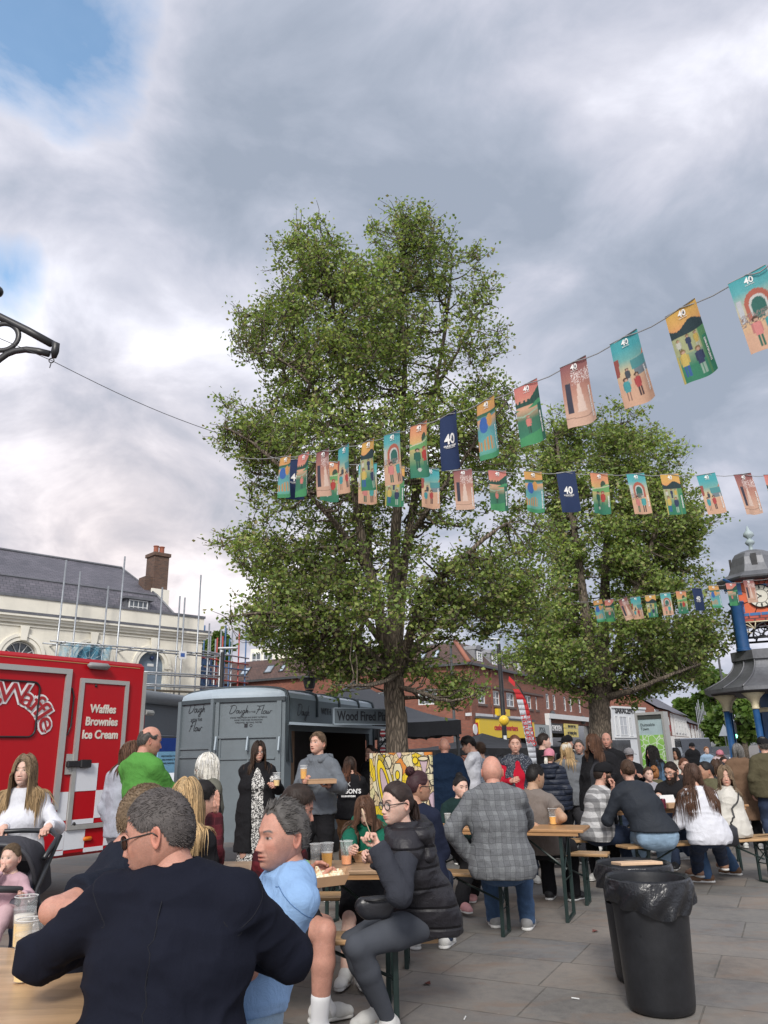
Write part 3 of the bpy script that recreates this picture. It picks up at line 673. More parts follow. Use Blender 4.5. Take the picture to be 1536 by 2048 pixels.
 n0=0;AV,AF,AC=[],[],[]
 for v_,f_,c_ in parts:AV.append(v_);AF.append(f_+n0);AC.append(c_);n0+=len(v_)
 npmesh('body',np.concatenate(AV)-OFF,np.concatenate(AF),M_SKIN,root,True,np.concatenate(AC))
 def cloth(name,prims,off,mat,cuts=(),amp=.006,k=None,vx=None,fr=9.0,sd=0):
  if mat is None:return None
  v_,f_=sdf_mesh(prims,vx or vox,cuts,off)
  if len(f_)==0:return None
  v_=folds(v_,f_,amp,seed+sd,fr);return npmesh(name,v_-OFF,f_,mat,root,True)
# ---- bottoms
 hipc=Cone(P0-axis*.01,P0+axis*.09*s,.112*b*g,.105*b*g,rp,1.52,.05)
 bt,bm=bottom
 if legs and bt in('trousers','jeans','leggings'):
  lo_={'trousers':.016,'jeans':.012,'leggings':.005}[bt];pr=[hipc]+[c for i,c in enumerate(lp)if i%5!=4]
  hemcuts=[]
  if bt!='leggings':
   for sg,(hip,K,A)in legsd.items():pr.append(Cone(A+(K-A)*.25,A-up*.02*s,.052*g,.056*g if bt=='trousers' else .05*g,k=.03))
  cloth('trousers' if bt!='leggings' else 'leggings',pr,lo_,bm,(Half((0,0,.045),(0,0,-1)),),.007 if bt!='leggings' else .0015)
 elif legs and bt=='shorts':
  pr=[hipc]
  for sg,(hip,K,A)in legsd.items():pr.append(Cone(hip,hip+(K-hip)*.62,.096*g*(.5+.5*b),.085*g*(.5+.5*b),k=.04))
  cloth('shorts',pr,.014,bm,(),.007)
  if True:
   for sg,(hip,K,A)in legsd.items():cloth('sock',[Cone(A+(K-A)*.30,A,.049*g,.038*g,k=.02),Cone(A,A-up*.04+fp*.05,.038*g,.034*g)],.004,fabric('white_sock',(.78,.78,.78),.03,.1),(Half(A+(K-A)*.36,K-A),),.001)
 elif legs and bt=='skirt':
  pr=[hipc]
  if sit:
   for sg,(hip,K,A)in legsd.items():pr.append(Cone(hip,hip+(K-hip)*.8,.105*g,.095*g,k=.10))
  else:pr+=[Cone(P0,P0-up*.55*s,.125*g,.17*g,rp,1.25,.05)]
  cloth('skirt',pr,.012,bm,(Half((0,0,.35*s if not sit else .1),(0,0,-1)),),.008)
# ---- shoes
 if legs and shoes:
  sm=shoes if not isinstance(shoes,str)else pm('shoe_'+shoes,{'white':(.62,.62,.60),'black':(.02,.02,.022),'brown':(.16,.085,.045),'pink':(.55,.28,.28),'grey':(.3,.3,.3),'tan':(.36,.2,.13)}[shoes],.55)
  sole=pm('shoe_sole',(.68,.68,.66),.6)
  for sg,(hip,K,A)in legsd.items():
   fd=fp*.95+rp*sg*.22 if sit else fp+rp*sg*.2;fd=_n(fd);gz=max(0,A[2]-.09*s);a0=np.array([A[0],A[1],gz])
   so=cloth('shoe',[Cone(a0+up*.055*g-fd*.035,a0+up*.042*g+fd*.10*g,.046*g,.036*g,np.cross(fd,up),1.0,.03),Cone(a0+up*.05,A-up*.005,.045*g,.042*g,k=.02),Cone(a0+up*.035*g+fd*.10*g,a0+up*.03*g+fd*.16*g,.038*g,.028*g,np.cross(fd,up),1.2,.02)],.004,sm,(Half((0,0,gz+.018),(0,0,-1)),),.001,vx=min(vox,.010))
   if so is not None and q>0:
    v_,f_=sdf_mesh([Cone(a0+up*.012-fd*.045,a0+up*.012+fd*.15*g,.045*g,.040*g,None,1,.02)],min(vox,.010),(Half((0,0,gz+.024),(0,0,1)),Half((0,0,gz+.002),(0,0,-1))));so2=npmesh('sole',v_-OFF,f_,sole,so,True)
# ---- tops
 tt,tm=top[0],top[1];tmat=tm;fo=fold
 ctors=[c for c in tors if c is not tors[3]]
 neckcut=Cone(NB_+(neck_top-NB_)*(.10 if tt!='vneck' else 0),neck_top+(neck_top-NB_)*2,.062*hs,.085*hs,k=.008,sub=True)
 def arm_prims(frac):
  out=[]
  for S_,E,W_ in limbs.values():
   if frac<=1:out.append(Cone(S_-up*.01*g,S_+(E-S_)*frac,.047*g*(.6+.4*b),.057*g*(.6+.4*b),k=.035,flat=True,late=True))
   else:
    t_=frac-1;fm_=.88 if female else 1;out+=[Cone(S_-up*.01*g,E,.048*g*fm_*(.6+.4*b),.044*g*fm_,k=.035,late=True),Cone(E,E+(W_-E)*t_,.044*g*fm_,.040*g if t_<.9 else .033*g*fm_,k=.025,flat=True,late=True)]
  return out
 hemd={'tee':.06,'vneck':.06,'long':.05,'hoodie':.05,'jacket':.10,'puffer':.10,'vest':.05,'shirt':.11,'coat':.45,'dress':.0,'cardigan':.30,'blazer':.14}[tt]
 offs={'tee':.012,'vneck':.010,'long':.010,'hoodie':.022,'jacket':.022,'puffer':.034,'vest':.030,'shirt':.014,'coat':.030,'dress':.010,'cardigan':.014,'blazer':.020}[tt]
 fracs={'tee':.62,'vneck':.62,'long':1.97,'hoodie':1.97,'jacket':1.97,'puffer':1.97,'vest':.0,'shirt':1.95,'coat':1.97,'dress':.3,'cardigan':1.9,'blazer':1.95}[tt]if sleeve==1.0 else sleeve
 amp=fo if fo is not None else{'tee':.007,'puffer':.012,'hoodie':.012,'jacket':.009,'coat':.010,'blazer':.007}.get(tt,.008)
 pr=list(ctors);hemp=P0-axis*hemd*s;cuts=[]
 if sit:hd=min(hemd,.12);pr.append(Cone(P0+axis*.05,P0-up*.03-fp*.015,.122*b*g,.125*b*g,rp,1.5,.05));cuts.append(Half((0,0,hem or seat+.012),(0,0,-1)));cuts.append(Half(P0+fp*.135*g,fp*.6-up*.8))
 else:
  pr.append(Cone(P0+axis*.08,hemp-up*.02,.118*b*g,(.122+.08*hemd)*b*g,rp,1.45,.05));cuts.append(Half(hemp,-up))
 if fracs>0:pr+=arm_prims(fracs)
 pr.append(neckcut)
 sc_=[]
 for S_,E,W_ in limbs.values():
  pass
 to=cloth({'tee':'t_shirt','vneck':'t_shirt','long':'long_sleeved_top','hoodie':'sweatshirt','jacket':'jacket','puffer':'padded_jacket','vest':'padded_vest','shirt':'shirt','coat':'coat','dress':'dress','cardigan':'cardigan','blazer':'blazer'}[tt],
 pr,offs,tmat,cuts,amp,sd=1,fr=8 if tt in('blazer','coat')else 9)
 if tt in('hoodie','vest','puffer')and top[2:]and 'hood' in top[2:]:
  bk=NB_-f*.09*g;pts=[NB_+f*.085*g-up*.01+rs*.055*g,NB_+f*.02*g+up*.025+rs*.095*g,bk+rs*.10*g+up*.02,bk-f*.035*g-up*.0,bk-rs*.10*g+up*.02,NB_+f*.02*g+up*.025-rs*.095*g,NB_+f*.085*g-up*.01-rs*.055*g]
  hp=[Cone(pts[i],pts[i+1],.030*g+.012*(i in(2,3)),.030*g+.012*(i+1 in(2,3,4)),k=.02)for i in range(6)];hp.append(Cone(bk-f*.02,bk-f*.035-up*.11*g,.045*g,.05*g,rs,1.8,.04))
  cloth('hood',hp,.004,top[3]if len(top)>3 else tmat,(),.010,sd=4,fr=14)
 if tt in('shirt','jacket','blazer','coat')or(top[2:]and 'collar' in top[2:]):
  cm_=top[3]if len(top)>3 else tmat;rc=.068*hs;ring=[]
  for i in range(13):
   a=R(-148+296*i/12)+PI;c_=NB_+(neck_top-NB_)*.10+(f*math.cos(a)+rs*math.sin(a))*rc*1.02;c_=c_+up*(.016 if tt!='blazer' else .006)*(1-.8*max(0,math.cos(a)));ring.append(c_)
  cloth('collar',[Cone(ring[i],ring[i+1],.015*hs,.015*hs,k=.01)for i in range(12)],.002,cm_,(),.001,vx=min(vox,.008)if q else vox)
 if over is not None:
  ok_,om,fr_,hm=over;pr=list(ctors);hemp=P0-axis*hm*s
  pr.append(Cone(P0+axis*.08,hemp-up*.02,.120*b*g,(.125+.05*hm)*b*g,rp,1.45,.05));oc=[Half(hemp,-up)]if not sit else[Half((0,0,seat+.01),(0,0,-1))]
  if fr_>0:pr+=arm_prims(fr_)
  pr.append(Cone(NB_,neck_top+(neck_top-NB_)*2,.068*hs,.09*hs,k=.008,sub=True))
  for i in range(7):
   pz=P0+axis*(-.35+.14*i)*s;pr.append(Cone(pz+f*.22*g,pz+f*.22*g+axis*.14*s,.125*g+.0*i,.125*g,r,.72,.01,sub=True))
  cloth(ok_,pr,offs+.012,om,oc,.009,sd=2)
 if hair and hair[0]!='none':
  bodyp=[c for c in ctors]if hair[0]in('long',)or tail else None
  if bodyp:
   bodyp=[Cone(c.p0,c.p1,c.r0+offs+.004,c.r1+offs+.004,c.side,c.w,c.k,w1=c.w1)for c in bodyp]+[Cone(S_,E,.066*g,.058*g)for S_,E,W_ in limbs.values()]
  hv,hf,hc_=hair_geo(H,Rm,hs,hair[0],hairc,q,bodyp,hairlen/hs,seed,sx,HAIR[tip]if isinstance(tip,str)else tip,bun)
  if tail:v2,f2,c2=tail_geo(H,Rm,hs,tail[0],tail[1]/hs,HAIR[tail[2]]if len(tail)>2 and isinstance(tail[2],str)else hairc,q,bodyp,seed);hf=np.concatenate([hf,f2+len(hv)]);hv=np.concatenate([hv,v2]);hc_=np.concatenate([hc_,c2])
  npmesh('hair',hv-OFF,hf,M_HAIR,root,True,hc_)
 if beardmesh is not None:
  rb=np.random.default_rng(seed+9);m_=(FP[:,1]>0)&(((FP[:,2]<-.05)&(np.abs(FP[:,0])>.0))|((np.abs(FP[:,0])>.058)&(FP[:,2]<-.01)))&~((np.abs(FP[:,0])<.022)&(FP[:,2]>-.078));ids=np.where(m_)[0];nn={2:700,1:260,0:80}[q];ids=rb.choice(ids,nn);p0=FP[ids];dd=_n(np.array([0,.5,-1]))+(p0*[4,2,0]);L_=beardmesh*rb.uniform(.6,1.1,nn);tl=np.linspace(0,1,5);S=p0[:,None,:]+dd[:,None,:]*(L_[:,None]*tl[None,:])[...,None]
  v_,f_,c_=tri_tubes(S,np.full((nn,5),{2:.0016,1:.003,0:.005}[q])*np.array([1,1,1,.8,.2]),np.clip(hairc*(1+rb.normal(0,.3,nn))[:,None],.003,.9));npmesh('beard',H+(v_*hs)@Rm.T-OFF,f_,M_HAIR,root,True,c_)
 if glasses:
  mb=MB();gl=MB();yy=.105;gw,gh=(.024,.019)if glasses!='round' else(.024,.023)
  T=Matrix.Translation(H-OFF)@Matrix([list(row)for row in Rm]).to_4x4()@Matrix.Scale(hs,4)
  rr=.0030 if glasses=='round' else .0022
  for sg in(-1,1):
   n_=20;pts=[]
   for i in range(n_):
    a=2*PI*i/n_;ex_=.75 if glasses!='round' else 1;cx_=math.copysign(abs(math.cos(a))**ex_,math.cos(a));sz_=math.copysign(abs(math.sin(a))**ex_,math.sin(a));pts.append(T@Vector((sg*.034+gw*cx_,yy-.10*abs(sg*.034+gw*cx_)**1+.0,-.002+gh*sz_)))
   mb.tube(pts,rr*hs,5,closed=True);mb.tube([T@Vector((sg*.057,yy-.006,.004)),T@Vector((sg*.076,yy-.03,.006)),T@Vector((sg*.083,-.005,.004)),T@Vector((sg*.083,-.022,-.012))],rr*hs,5)
   c0=len(gl.v);gl.v+=[tuple(p)for p in pts];gl.f.append(tuple(range(c0,c0+n_)));gl.m.append(0)
  mb.tube([T@Vector((-.011,yy-.001,.003)),T@Vector((0,yy+.003,.006)),T@Vector((.011,yy-.001,.003))],rr*hs,5)
  fr_=mb.build('spectacles',GLASS_FRAME if glasses!='red' else pm('red_spectacle_frame',(.12,.02,.02),.35),root,smooth=True)
  if glasses=='dark':gl.build('lens',pm('dark_lens',(.01,.01,.012),.1),fr_)
  elif q>1:gl.build('lens',clear_lens(),fr_)
 if hat is not None:
  kind,hm_=hat;T=Matrix.Translation(H-OFF)@Matrix([list(row)for row in Rm]).to_4x4()@Matrix.Scale(hs,4);mb=MB()
  prof=[(1.08,.028),(1.09,.045),(1.06,.07),(.96,.096),(.76,.118),(.45,.131),(.05,.136)];n_=28
  b0=len(mb.v)
  for(rr,z)in prof:
   for j in range(n_):a=2*PI*j/n_;mb.v.append(tuple(T@Vector((.080*rr*math.sin(a),.100*rr*math.cos(a)+.003,z+.010*math.cos(a)))))
  for i in range(len(prof)-1):
   for j in range(n_):mb.f.append((b0+i*n_+j,b0+i*n_+(j+1)%n_,b0+(i+1)*n_+(j+1)%n_,b0+(i+1)*n_+j));mb.m.append(0)
  mb.f.append(tuple(b0+(len(prof)-1)*n_+j for j in range(n_)));mb.m.append(0)
  cp=mb.build('cap' if kind=='cap' else 'hat',hm_,root,smooth=True)
  sol=cp.modifiers.new('thick','SOLIDIFY');sol.thickness=.004;sol.offset=1
  br=MB();sgn=-1 if kind=='back' else 1;rows=6;cols=14;b0=len(br.v)
  for i in range(rows):
   for j in range(cols):
    a=R(-62+124*j/(cols-1));rr=1.10+.85*(i/(rows-1))*math.cos(a*.9)**.6;br.v.append(tuple(T@Vector((.078*rr*math.sin(a),sgn*(.097*rr*math.cos(a))+.003,.042-.012*(i/(rows-1))-.016*math.sin(a)**2))))
  for i in range(rows-1):
   for j in range(cols-1):br.f.append((b0+i*cols+j,b0+i*cols+j+1,b0+(i+1)*cols+j+1,b0+(i+1)*cols+j));br.m.append(0)
  bo=br.build('brim',hm_,cp,smooth=True);so_=bo.modifiers.new('thick','SOLIDIFY');so_.thickness=.003
 root_info=dict(root=root,top=to,off=Vector(OFF),SL=SL,SR=SR,limbs=limbs,legs=legsd,P0=P0,NB=NB_,f=f,r=r,axis=axis,H=H,Rm=Rm,w1=w1,w2=w2)
 return root_info
def clear_lens():
 if 'clear_lens' in MATS:return MATS['clear_lens']
 n=NB('clear_lens');n.set(Roughness=.05,Alpha=.16);n.color((.8,.85,.85));MATS['clear_lens']=n.m;return n.m
def seam(P,obj,pts,mat,r=.0022,name='seam',off=.001):
 """a stitched line laid on a garment: the points are dropped on the nearest surface"""
 me=obj.data;bv=BVHTree.FromPolygons([v.co for v in me.vertices],[tuple(p.vertices)for p in me.polygons]);out=[]
 for i in range(len(pts)-1):
  a,b=Vector(pts[i])-P['off'],Vector(pts[i+1])-P['off']
  for k in range(8):
   q=bv.find_nearest(a.lerp(b,k/8));out.append(q[0]+q[1]*off)
 mb=MB();mb.tube(out,r,5);return mb.build(name,mat,obj,smooth=True)
# ================================================================ the setting
class Fr:
 """an upright frame: local x along the wall, local y into it, seen from -y; parented to a thing"""
 def __init__(s,A,B=None,ang=None,root=None,z=0.0):
  s.A=Vector((A[0],A[1],z));s.ang=math.atan2(B[1]-A[1],B[0]-A[0])if ang is None else ang
  s.M=Matrix.Translation(s.A)@Matrix.Rotation(s.ang,4,'Z');s.root=root;s.Mi=s.M.inverted()
 def pt(s,px,py,yo=0.0):
  """the photograph's ray through (px,py) met with the plane local y = yo: local (x, z)"""
  o=s.Mi@CAM;d=s.Mi.to_3x3()@ray(px,py);t=(yo-o.y)/d.y;p=o+d*t;return p.x,p.z
 def put(s,mb,name,mat,parent=None,**k):
  o=mb.build(name,mat,parent or s.root,**k)
  if parent is None:o.matrix_local=(Matrix.Translation(-s.root.location)@s.M)if s.root else s.M
  return o
 def text(s,name,t,mat,x,y,z,size,parent=None,**k):
  o=text(name,t,mat,parent or s.root,upright(x,y,z),size,**k)
  if parent is None:o.matrix_local=Matrix.Translation(-s.root.location)@s.M
  return o
def paving_mat():
 n=NB('stone_paving');n.set(Roughness=.8,Specular_IOR_Level=.35)
 v=n.map((1,1,1),(0,0,R(27.1)),(0.35,.22,0));sx=n.sep(v)
 b=n.N.new('ShaderNodeTexBrick');n.L.new(v,b.inputs['Vector']);b.offset=.38;b.offset_frequency=2;b.squash=.72;b.squash_frequency=3
 b.inputs['Scale'].default_value=1;b.inputs['Brick Width'].default_value=.98;b.inputs['Row Height'].default_value=.64;b.inputs['Mortar Size'].default_value=.007;b.inputs['Mortar Smooth'].default_value=.3
 b.inputs['Color1'].default_value=(0,0,0,1);b.inputs['Color2'].default_value=(1,1,1,1);b.inputs['Mortar'].default_value=(.5,.5,.5,1)
 slab=n.ramp(b.outputs['Color'],[(0,(.178,.175,.170)),(.25,(.200,.194,.186)),(.45,(.222,.196,.175)),(.6,(.182,.182,.184)),(.8,(.225,.205,.188)),(1,(.192,.188,.182))])
 a=n.noise(1.3,6,.62,v,.4);c=n.noise(14,6,.65,v);d=n.noise(95,3,.6,v)
 k=n.math('ADD',n.math('ADD',n.math('MULTIPLY',a,.5),n.math('MULTIPLY',c,.32)),n.math('MULTIPLY',d,.2))
 col=n.mix(1.0,slab,n.ramp(k,[(.3,(.44,.44,.46)),(.5,(.90,.89,.87)),(.72,(1.25,1.18,1.08))]),'MULTIPLY')
 rust=n.ramp(n.noise(2.1,5,.6,n.map((1,2.2,1),(0,0,R(20)),(4,2,0)),.8),[(.52,0.0),(.70,.6)]);col=n.mix(rust,col,(.20,.145,.11))
 spots=n.ramp(n.voro(2.3,v),[(.022,1.0),(.04,0.0)]);col=n.mix(n.math('MULTIPLY',spots,.45),col,(.075,.075,.075))
 gum=n.ramp(n.voro(5.2,n.map((1,1,1),(0,0,1),(3,1,0))),[(.02,1.0),(.035,0.0)]);col=n.mix(n.math('MULTIPLY',gum,.5),col,(.32,.31,.30))
 mor=n.math('MULTIPLY',b.outputs['Fac'],.7);jn=n.ramp(n.noise(6,3,.6,v),[(.35,.35),(.6,1.0)]);col=n.mix(n.math('MULTIPLY',mor,jn),col,(.058,.06,.05))
 n.color(col);n.link(n.ramp(k,[(.3,.62),(.7,.88)]),n.b.inputs['Roughness'])
 h=n.math('SUBTRACT',n.math('ADD',n.math('MULTIPLY',c,.5),n.math('MULTIPLY',d,.25)),n.math('MULTIPLY',b.outputs['Fac'],1.2));n.bump(h,.5,.006);return n.m
def brick_mat(name,c1,c2,mort,bw=.225,rh=.075,ms=.009):
 n=NB(name);n.set(Roughness=.88);s_=n.sep(n.tc.outputs['Object']);cb=n.N.new('ShaderNodeCombineXYZ');xy=n.math('ADD',s_[0],s_[1]);n.L.new(xy,cb.inputs[0]);n.L.new(s_[2],cb.inputs[1]);v=cb.outputs[0]
 b=n.N.new('ShaderNodeTexBrick');n.L.new(v,b.inputs['Vector']);b.inputs['Scale'].default_value=1;b.inputs['Brick Width'].default_value=bw;b.inputs['Row Height'].default_value=rh;b.inputs['Mortar Size'].default_value=ms
 b.inputs['Color1'].default_value=(*c1,1);b.inputs['Color2'].default_value=(*c2,1);b.inputs['Mortar'].default_value=(*mort,1);b.inputs['Bias'].default_value=-.1
 a=n.noise(.45,6,.65,n.map((1,1,1)));col=n.mix(1.0,b.outputs['Color'],n.ramp(a,[(.3,(.72,.70,.70)),(.7,(1.22,1.2,1.18))]),'MULTIPLY');st=n.ramp(n.noise(1.2,5,.6,n.map((1,1,.18))),[(.55,0.0),(.75,.35)]);col=n.mix(st,col,tuple(q*.6 for q in c1));n.color(col)
 n.bump(n.math('SUBTRACT',1.0,b.outputs['Fac']),.4,.01);return n.m
def slate_mat(name,c1,c2,bw=.3,rh=.2):
 n=NB(name);n.set(Roughness=.6);s_=n.sep(n.tc.outputs['Object']);cb=n.N.new('ShaderNodeCombineXYZ');n.L.new(s_[0],cb.inputs[0]);n.L.new(n.math('ADD',s_[1],s_[2]),cb.inputs[1])
 b=n.N.new('ShaderNodeTexBrick');n.L.new(cb.outputs[0],b.inputs['Vector']);b.inputs['Scale'].default_value=1;b.inputs['Brick Width'].default_value=bw;b.inputs['Row Height'].default_value=rh;b.inputs['Mortar Size'].default_value=.012
 b.inputs['Color1'].default_value=(*c1,1);b.inputs['Color2'].default_value=(*c2,1);b.inputs['Mortar'].default_value=(*[q*.4 for q in c1],1)
 col=n.mix(1.0,b.outputs['Color'],n.ramp(n.noise(.5,6,.6),[(.3,(.75,.75,.75)),(.7,(1.25,1.22,1.2))]),'MULTIPLY');n.color(col);n.bump(b.outputs['Fac'],-.4,.02);return n.m
def render_mat(name,c):
 n=NB(name);n.set(Roughness=.9);a=n.noise(.8,6,.6);st=n.noise(1.6,5,.65,n.map((1,1,.12)),.3)
 col=n.mix(1.0,c,n.ramp(a,[(.3,.88),(.7,1.06)]),'MULTIPLY');col=n.mix(n.ramp(st,[(.55,0.0),(.8,.45)]),col,tuple(q*.62 for q in c));n.color(col);n.bump(n.noise(40,4,.6),.15,.01);return n.m
def glass_mat(name='window_glass',c=(.05,.06,.07),r=.06):
 if name in MATS:return MATS[name]
 n=NB(name);n.set(Roughness=r,Specular_IOR_Level=.9);n.color(n.ramp(n.noise(.9,4,.5),[(.35,c),(.65,tuple(q*2.1 for q in c))]));n.bump(n.noise(1.5,2,.5),.06,.05);MATS[name]=n.m;return n.m
M_PAVE=paving_mat();M_ROAD=pm('asphalt',(.052,.053,.056),.85,0,.25,1.2,.5,120,.01)
M_BRICK=brick_mat('red_brick',(.27,.095,.06),(.20,.068,.046),(.16,.115,.095));M_OLDB=brick_mat('stock_brick',(.15,.085,.06),(.085,.055,.045),(.12,.10,.085))
M_SLATE=slate_mat('slate',(.095,.095,.115),(.135,.13,.155),.32,.24);M_TILE=slate_mat('brown_roof_tile',(.075,.045,.038),(.11,.065,.052),.26,.2)
M_CREAM=render_mat('cream_render',(.80,.765,.66));M_TRIM=render_mat('cream_moulding',(.82,.79,.69));M_WHITE=pm('white_paint',(.66,.67,.67),.5,0,.06,3);M_LEAD=pm('lead_sheet',(.155,.16,.175),.5,.35,.3,2.5,.2,12,.02,stretch=(1,1,.35))
M_GLASS=glass_mat();M_GALV=pm('galvanised_tube',(.36,.38,.40),.42,.75,.25,9);M_BLACK=pm('black_paint',(.014,.014,.016),.4,0,.2,9)
M_DGREY=pm('dark_grey_metal',(.07,.075,.08),.5,.2,.2,5);M_BLUEP=pm('royal_blue_paint',(.018,.075,.20),.38,0,.2,5)
def tx(t):return t
# ground, road, kerb
mb=MB();mb.quad((-1200,-300,0),(1200,-300,0),(1200,1800,0),(-1200,1800,0));g_=mb.build('ground',M_PAVE);tag(g_,kind='structure')
def strip(name,pts,w,z,mat,off=0.0):
 mb=MB();L_,R_=[],[]
 for i,p in enumerate(pts):
  a=Vector(pts[max(i-1,0)]);b=Vector(pts[min(i+1,len(pts)-1)]);d=(b-a).normalized();n_=Vector((-d.y,d.x));p=Vector(p);L_.append(p+n_*(w/2+off));R_.append(p+n_*(-w/2+off))
 for i in range(len(pts)-1):mb.quad((*R_[i],z),(*R_[i+1],z),(*L_[i+1],z),(*L_[i],z))
 return tag(mb.build(name,mat),kind='structure')
RD=[(-30,62),(-2,41),(10,38),(16,44),(24,62),(34,100),(48,220)]
strip('road',RD,8.0,.006,M_ROAD)
km=MB()
for sgn in(1,-1):
 prev=None
 for i,p in enumerate(RD):
  a=Vector(RD[max(i-1,0)]);b=Vector(RD[min(i+1,len(RD)-1)]);d=(b-a).normalized();n_=Vector((-d.y,d.x));q=Vector(p)+n_*sgn*4.1
  if prev is not None:
   m_=(prev+q)/2;dd=q-prev;km.box((m_.x,m_.y,.06),(dd.length+.02,.2,.12),math.atan2(dd.y,dd.x))
  prev=q
tag(km.build('kerb',pm('kerb_stone',(.26,.26,.25),.85)),kind='structure')
lm=MB()
for i in range(4,6):
 a,b=Vector(RD[i]),Vector(RD[i+1]);d=(b-a).normalized();L_=(b-a).length;k=0.0
 while k<L_-3:c=a+d*(k+1.5);lm.quad(*[(*(c+d*u*1.5+Vector((-d.y,d.x))*v*.07),.011)for u,v in((-1,-1),(1,-1),(1,1),(-1,1))]);k+=6
tag(lm.build('road_marking',M_WHITE),kind='structure')
def window(fr,parent,x0,x1,z0,z1,y=-.02,nx=2,nz=2,bar=.05,mat=None,name='window',glass=None,depth=.06):
 mb=MB();t=bar;mb.bx(x0,x0+t,y-depth/2,y+depth/2,z0,z1);mb.bx(x1-t,x1,y-depth/2,y+depth/2,z0,z1);mb.bx(x0+t,x1-t,y-depth/2,y+depth/2,z0,z0+t);mb.bx(x0+t,x1-t,y-depth/2,y+depth/2,z1-t,z1)
 for i in range(1,nx):xx=x0+(x1-x0)*i/nx;mb.bx(xx-t*.35,xx+t*.35,y-depth*.3,y+depth*.3,z0+t,z1-t)
 for i in range(1,nz):zz=z0+(z1-z0)*i/nz;mb.bx(x0+t,x1-t,y-depth*.25,y+depth*.25,zz-t*.35,zz+t*.35)
 w_=fr.put(mb,name,mat or M_WHITE);g=MB();g.bx(x0+t*.5,x1-t*.5,y+depth*.1,y+depth*.3,z0+t*.5,z1-t*.5);g.build('pane',glass or M_GLASS,w_);return w_
# ---------------------------------------------------------------- cream building, left
A0=at(0,1232,35);B0=at(405,1275,42.6)
cb_=thing('cream_building','cream rendered building with a slate mansard roof and arched windows behind the red waffle trailer','building',(A0.x,A0.y,0))
fr=Fr(A0,B0,root=cb_);SE=fr.pt(405,1275)[0];CZ=fr.pt(200,1253)[1];PZ=fr.pt(200,1213)[1]
ARC=[]
for px,pyt in((45,1281),(185,1291),(305,1303)):x_,z_=fr.pt(px,pyt);ARC.append((x_,z_))
DR=.78
mb=MB();zc=[z-DR for x,z in ARC];xs=[(-14,ARC[0][0]-DR)]
# wall with real openings: piers, and pieces round each arch
pier=[-14]+sum([[x-DR,x+DR]for x,z in ARC],[])+[SE]
for i in range(0,len(pier),2):mb.bx(pier[i],pier[i+1],0,.5,0,CZ)
for(x,z)in ARC:
 n_=12;zc_=z-DR
 for i in range(n_):
  a0=PI-PI*i/n_;a1=PI-PI*(i+1)/n_;p0=(x+DR*math.cos(a0),zc_+DR*math.sin(a0));p1=(x+DR*math.cos(a1),zc_+DR*math.sin(a1));mb.prism([p0,p1,(p1[0],CZ),(p0[0],CZ)],0,.5)
 mb.bx(x-DR,x+DR,0,.5,0,zc_-2.0)
mb.bx(-14,SE,.5,9,0,3.0);mb.bx(SE-.5,SE,.5,9,3.0,CZ)
fr.put(mb,'wall',M_CREAM)
pb=MB();pb.bx(-14,SE+.05,.0,.45,CZ+.28,PZ);fr.put(pb,'parapet',M_CREAM)
cp=MB();cp.bx(-14,SE+.1,-.06,.52,PZ,PZ+.13);cp.bx(-14,SE+.28,-.42,.1,CZ+.17,CZ+.29);fr.put(cp,'lead_flashing',M_LEAD)
co=MB()
for i,(dy,z0,z1)in enumerate(((.40,.06,.17),(.28,-.06,.06),(.16,-.2,-.06),(.06,-.36,-.30))):co.bx(-14,SE+dy,-dy,-.002,CZ+z0,CZ+z1)
fr.put(co,'cornice',M_TRIM)
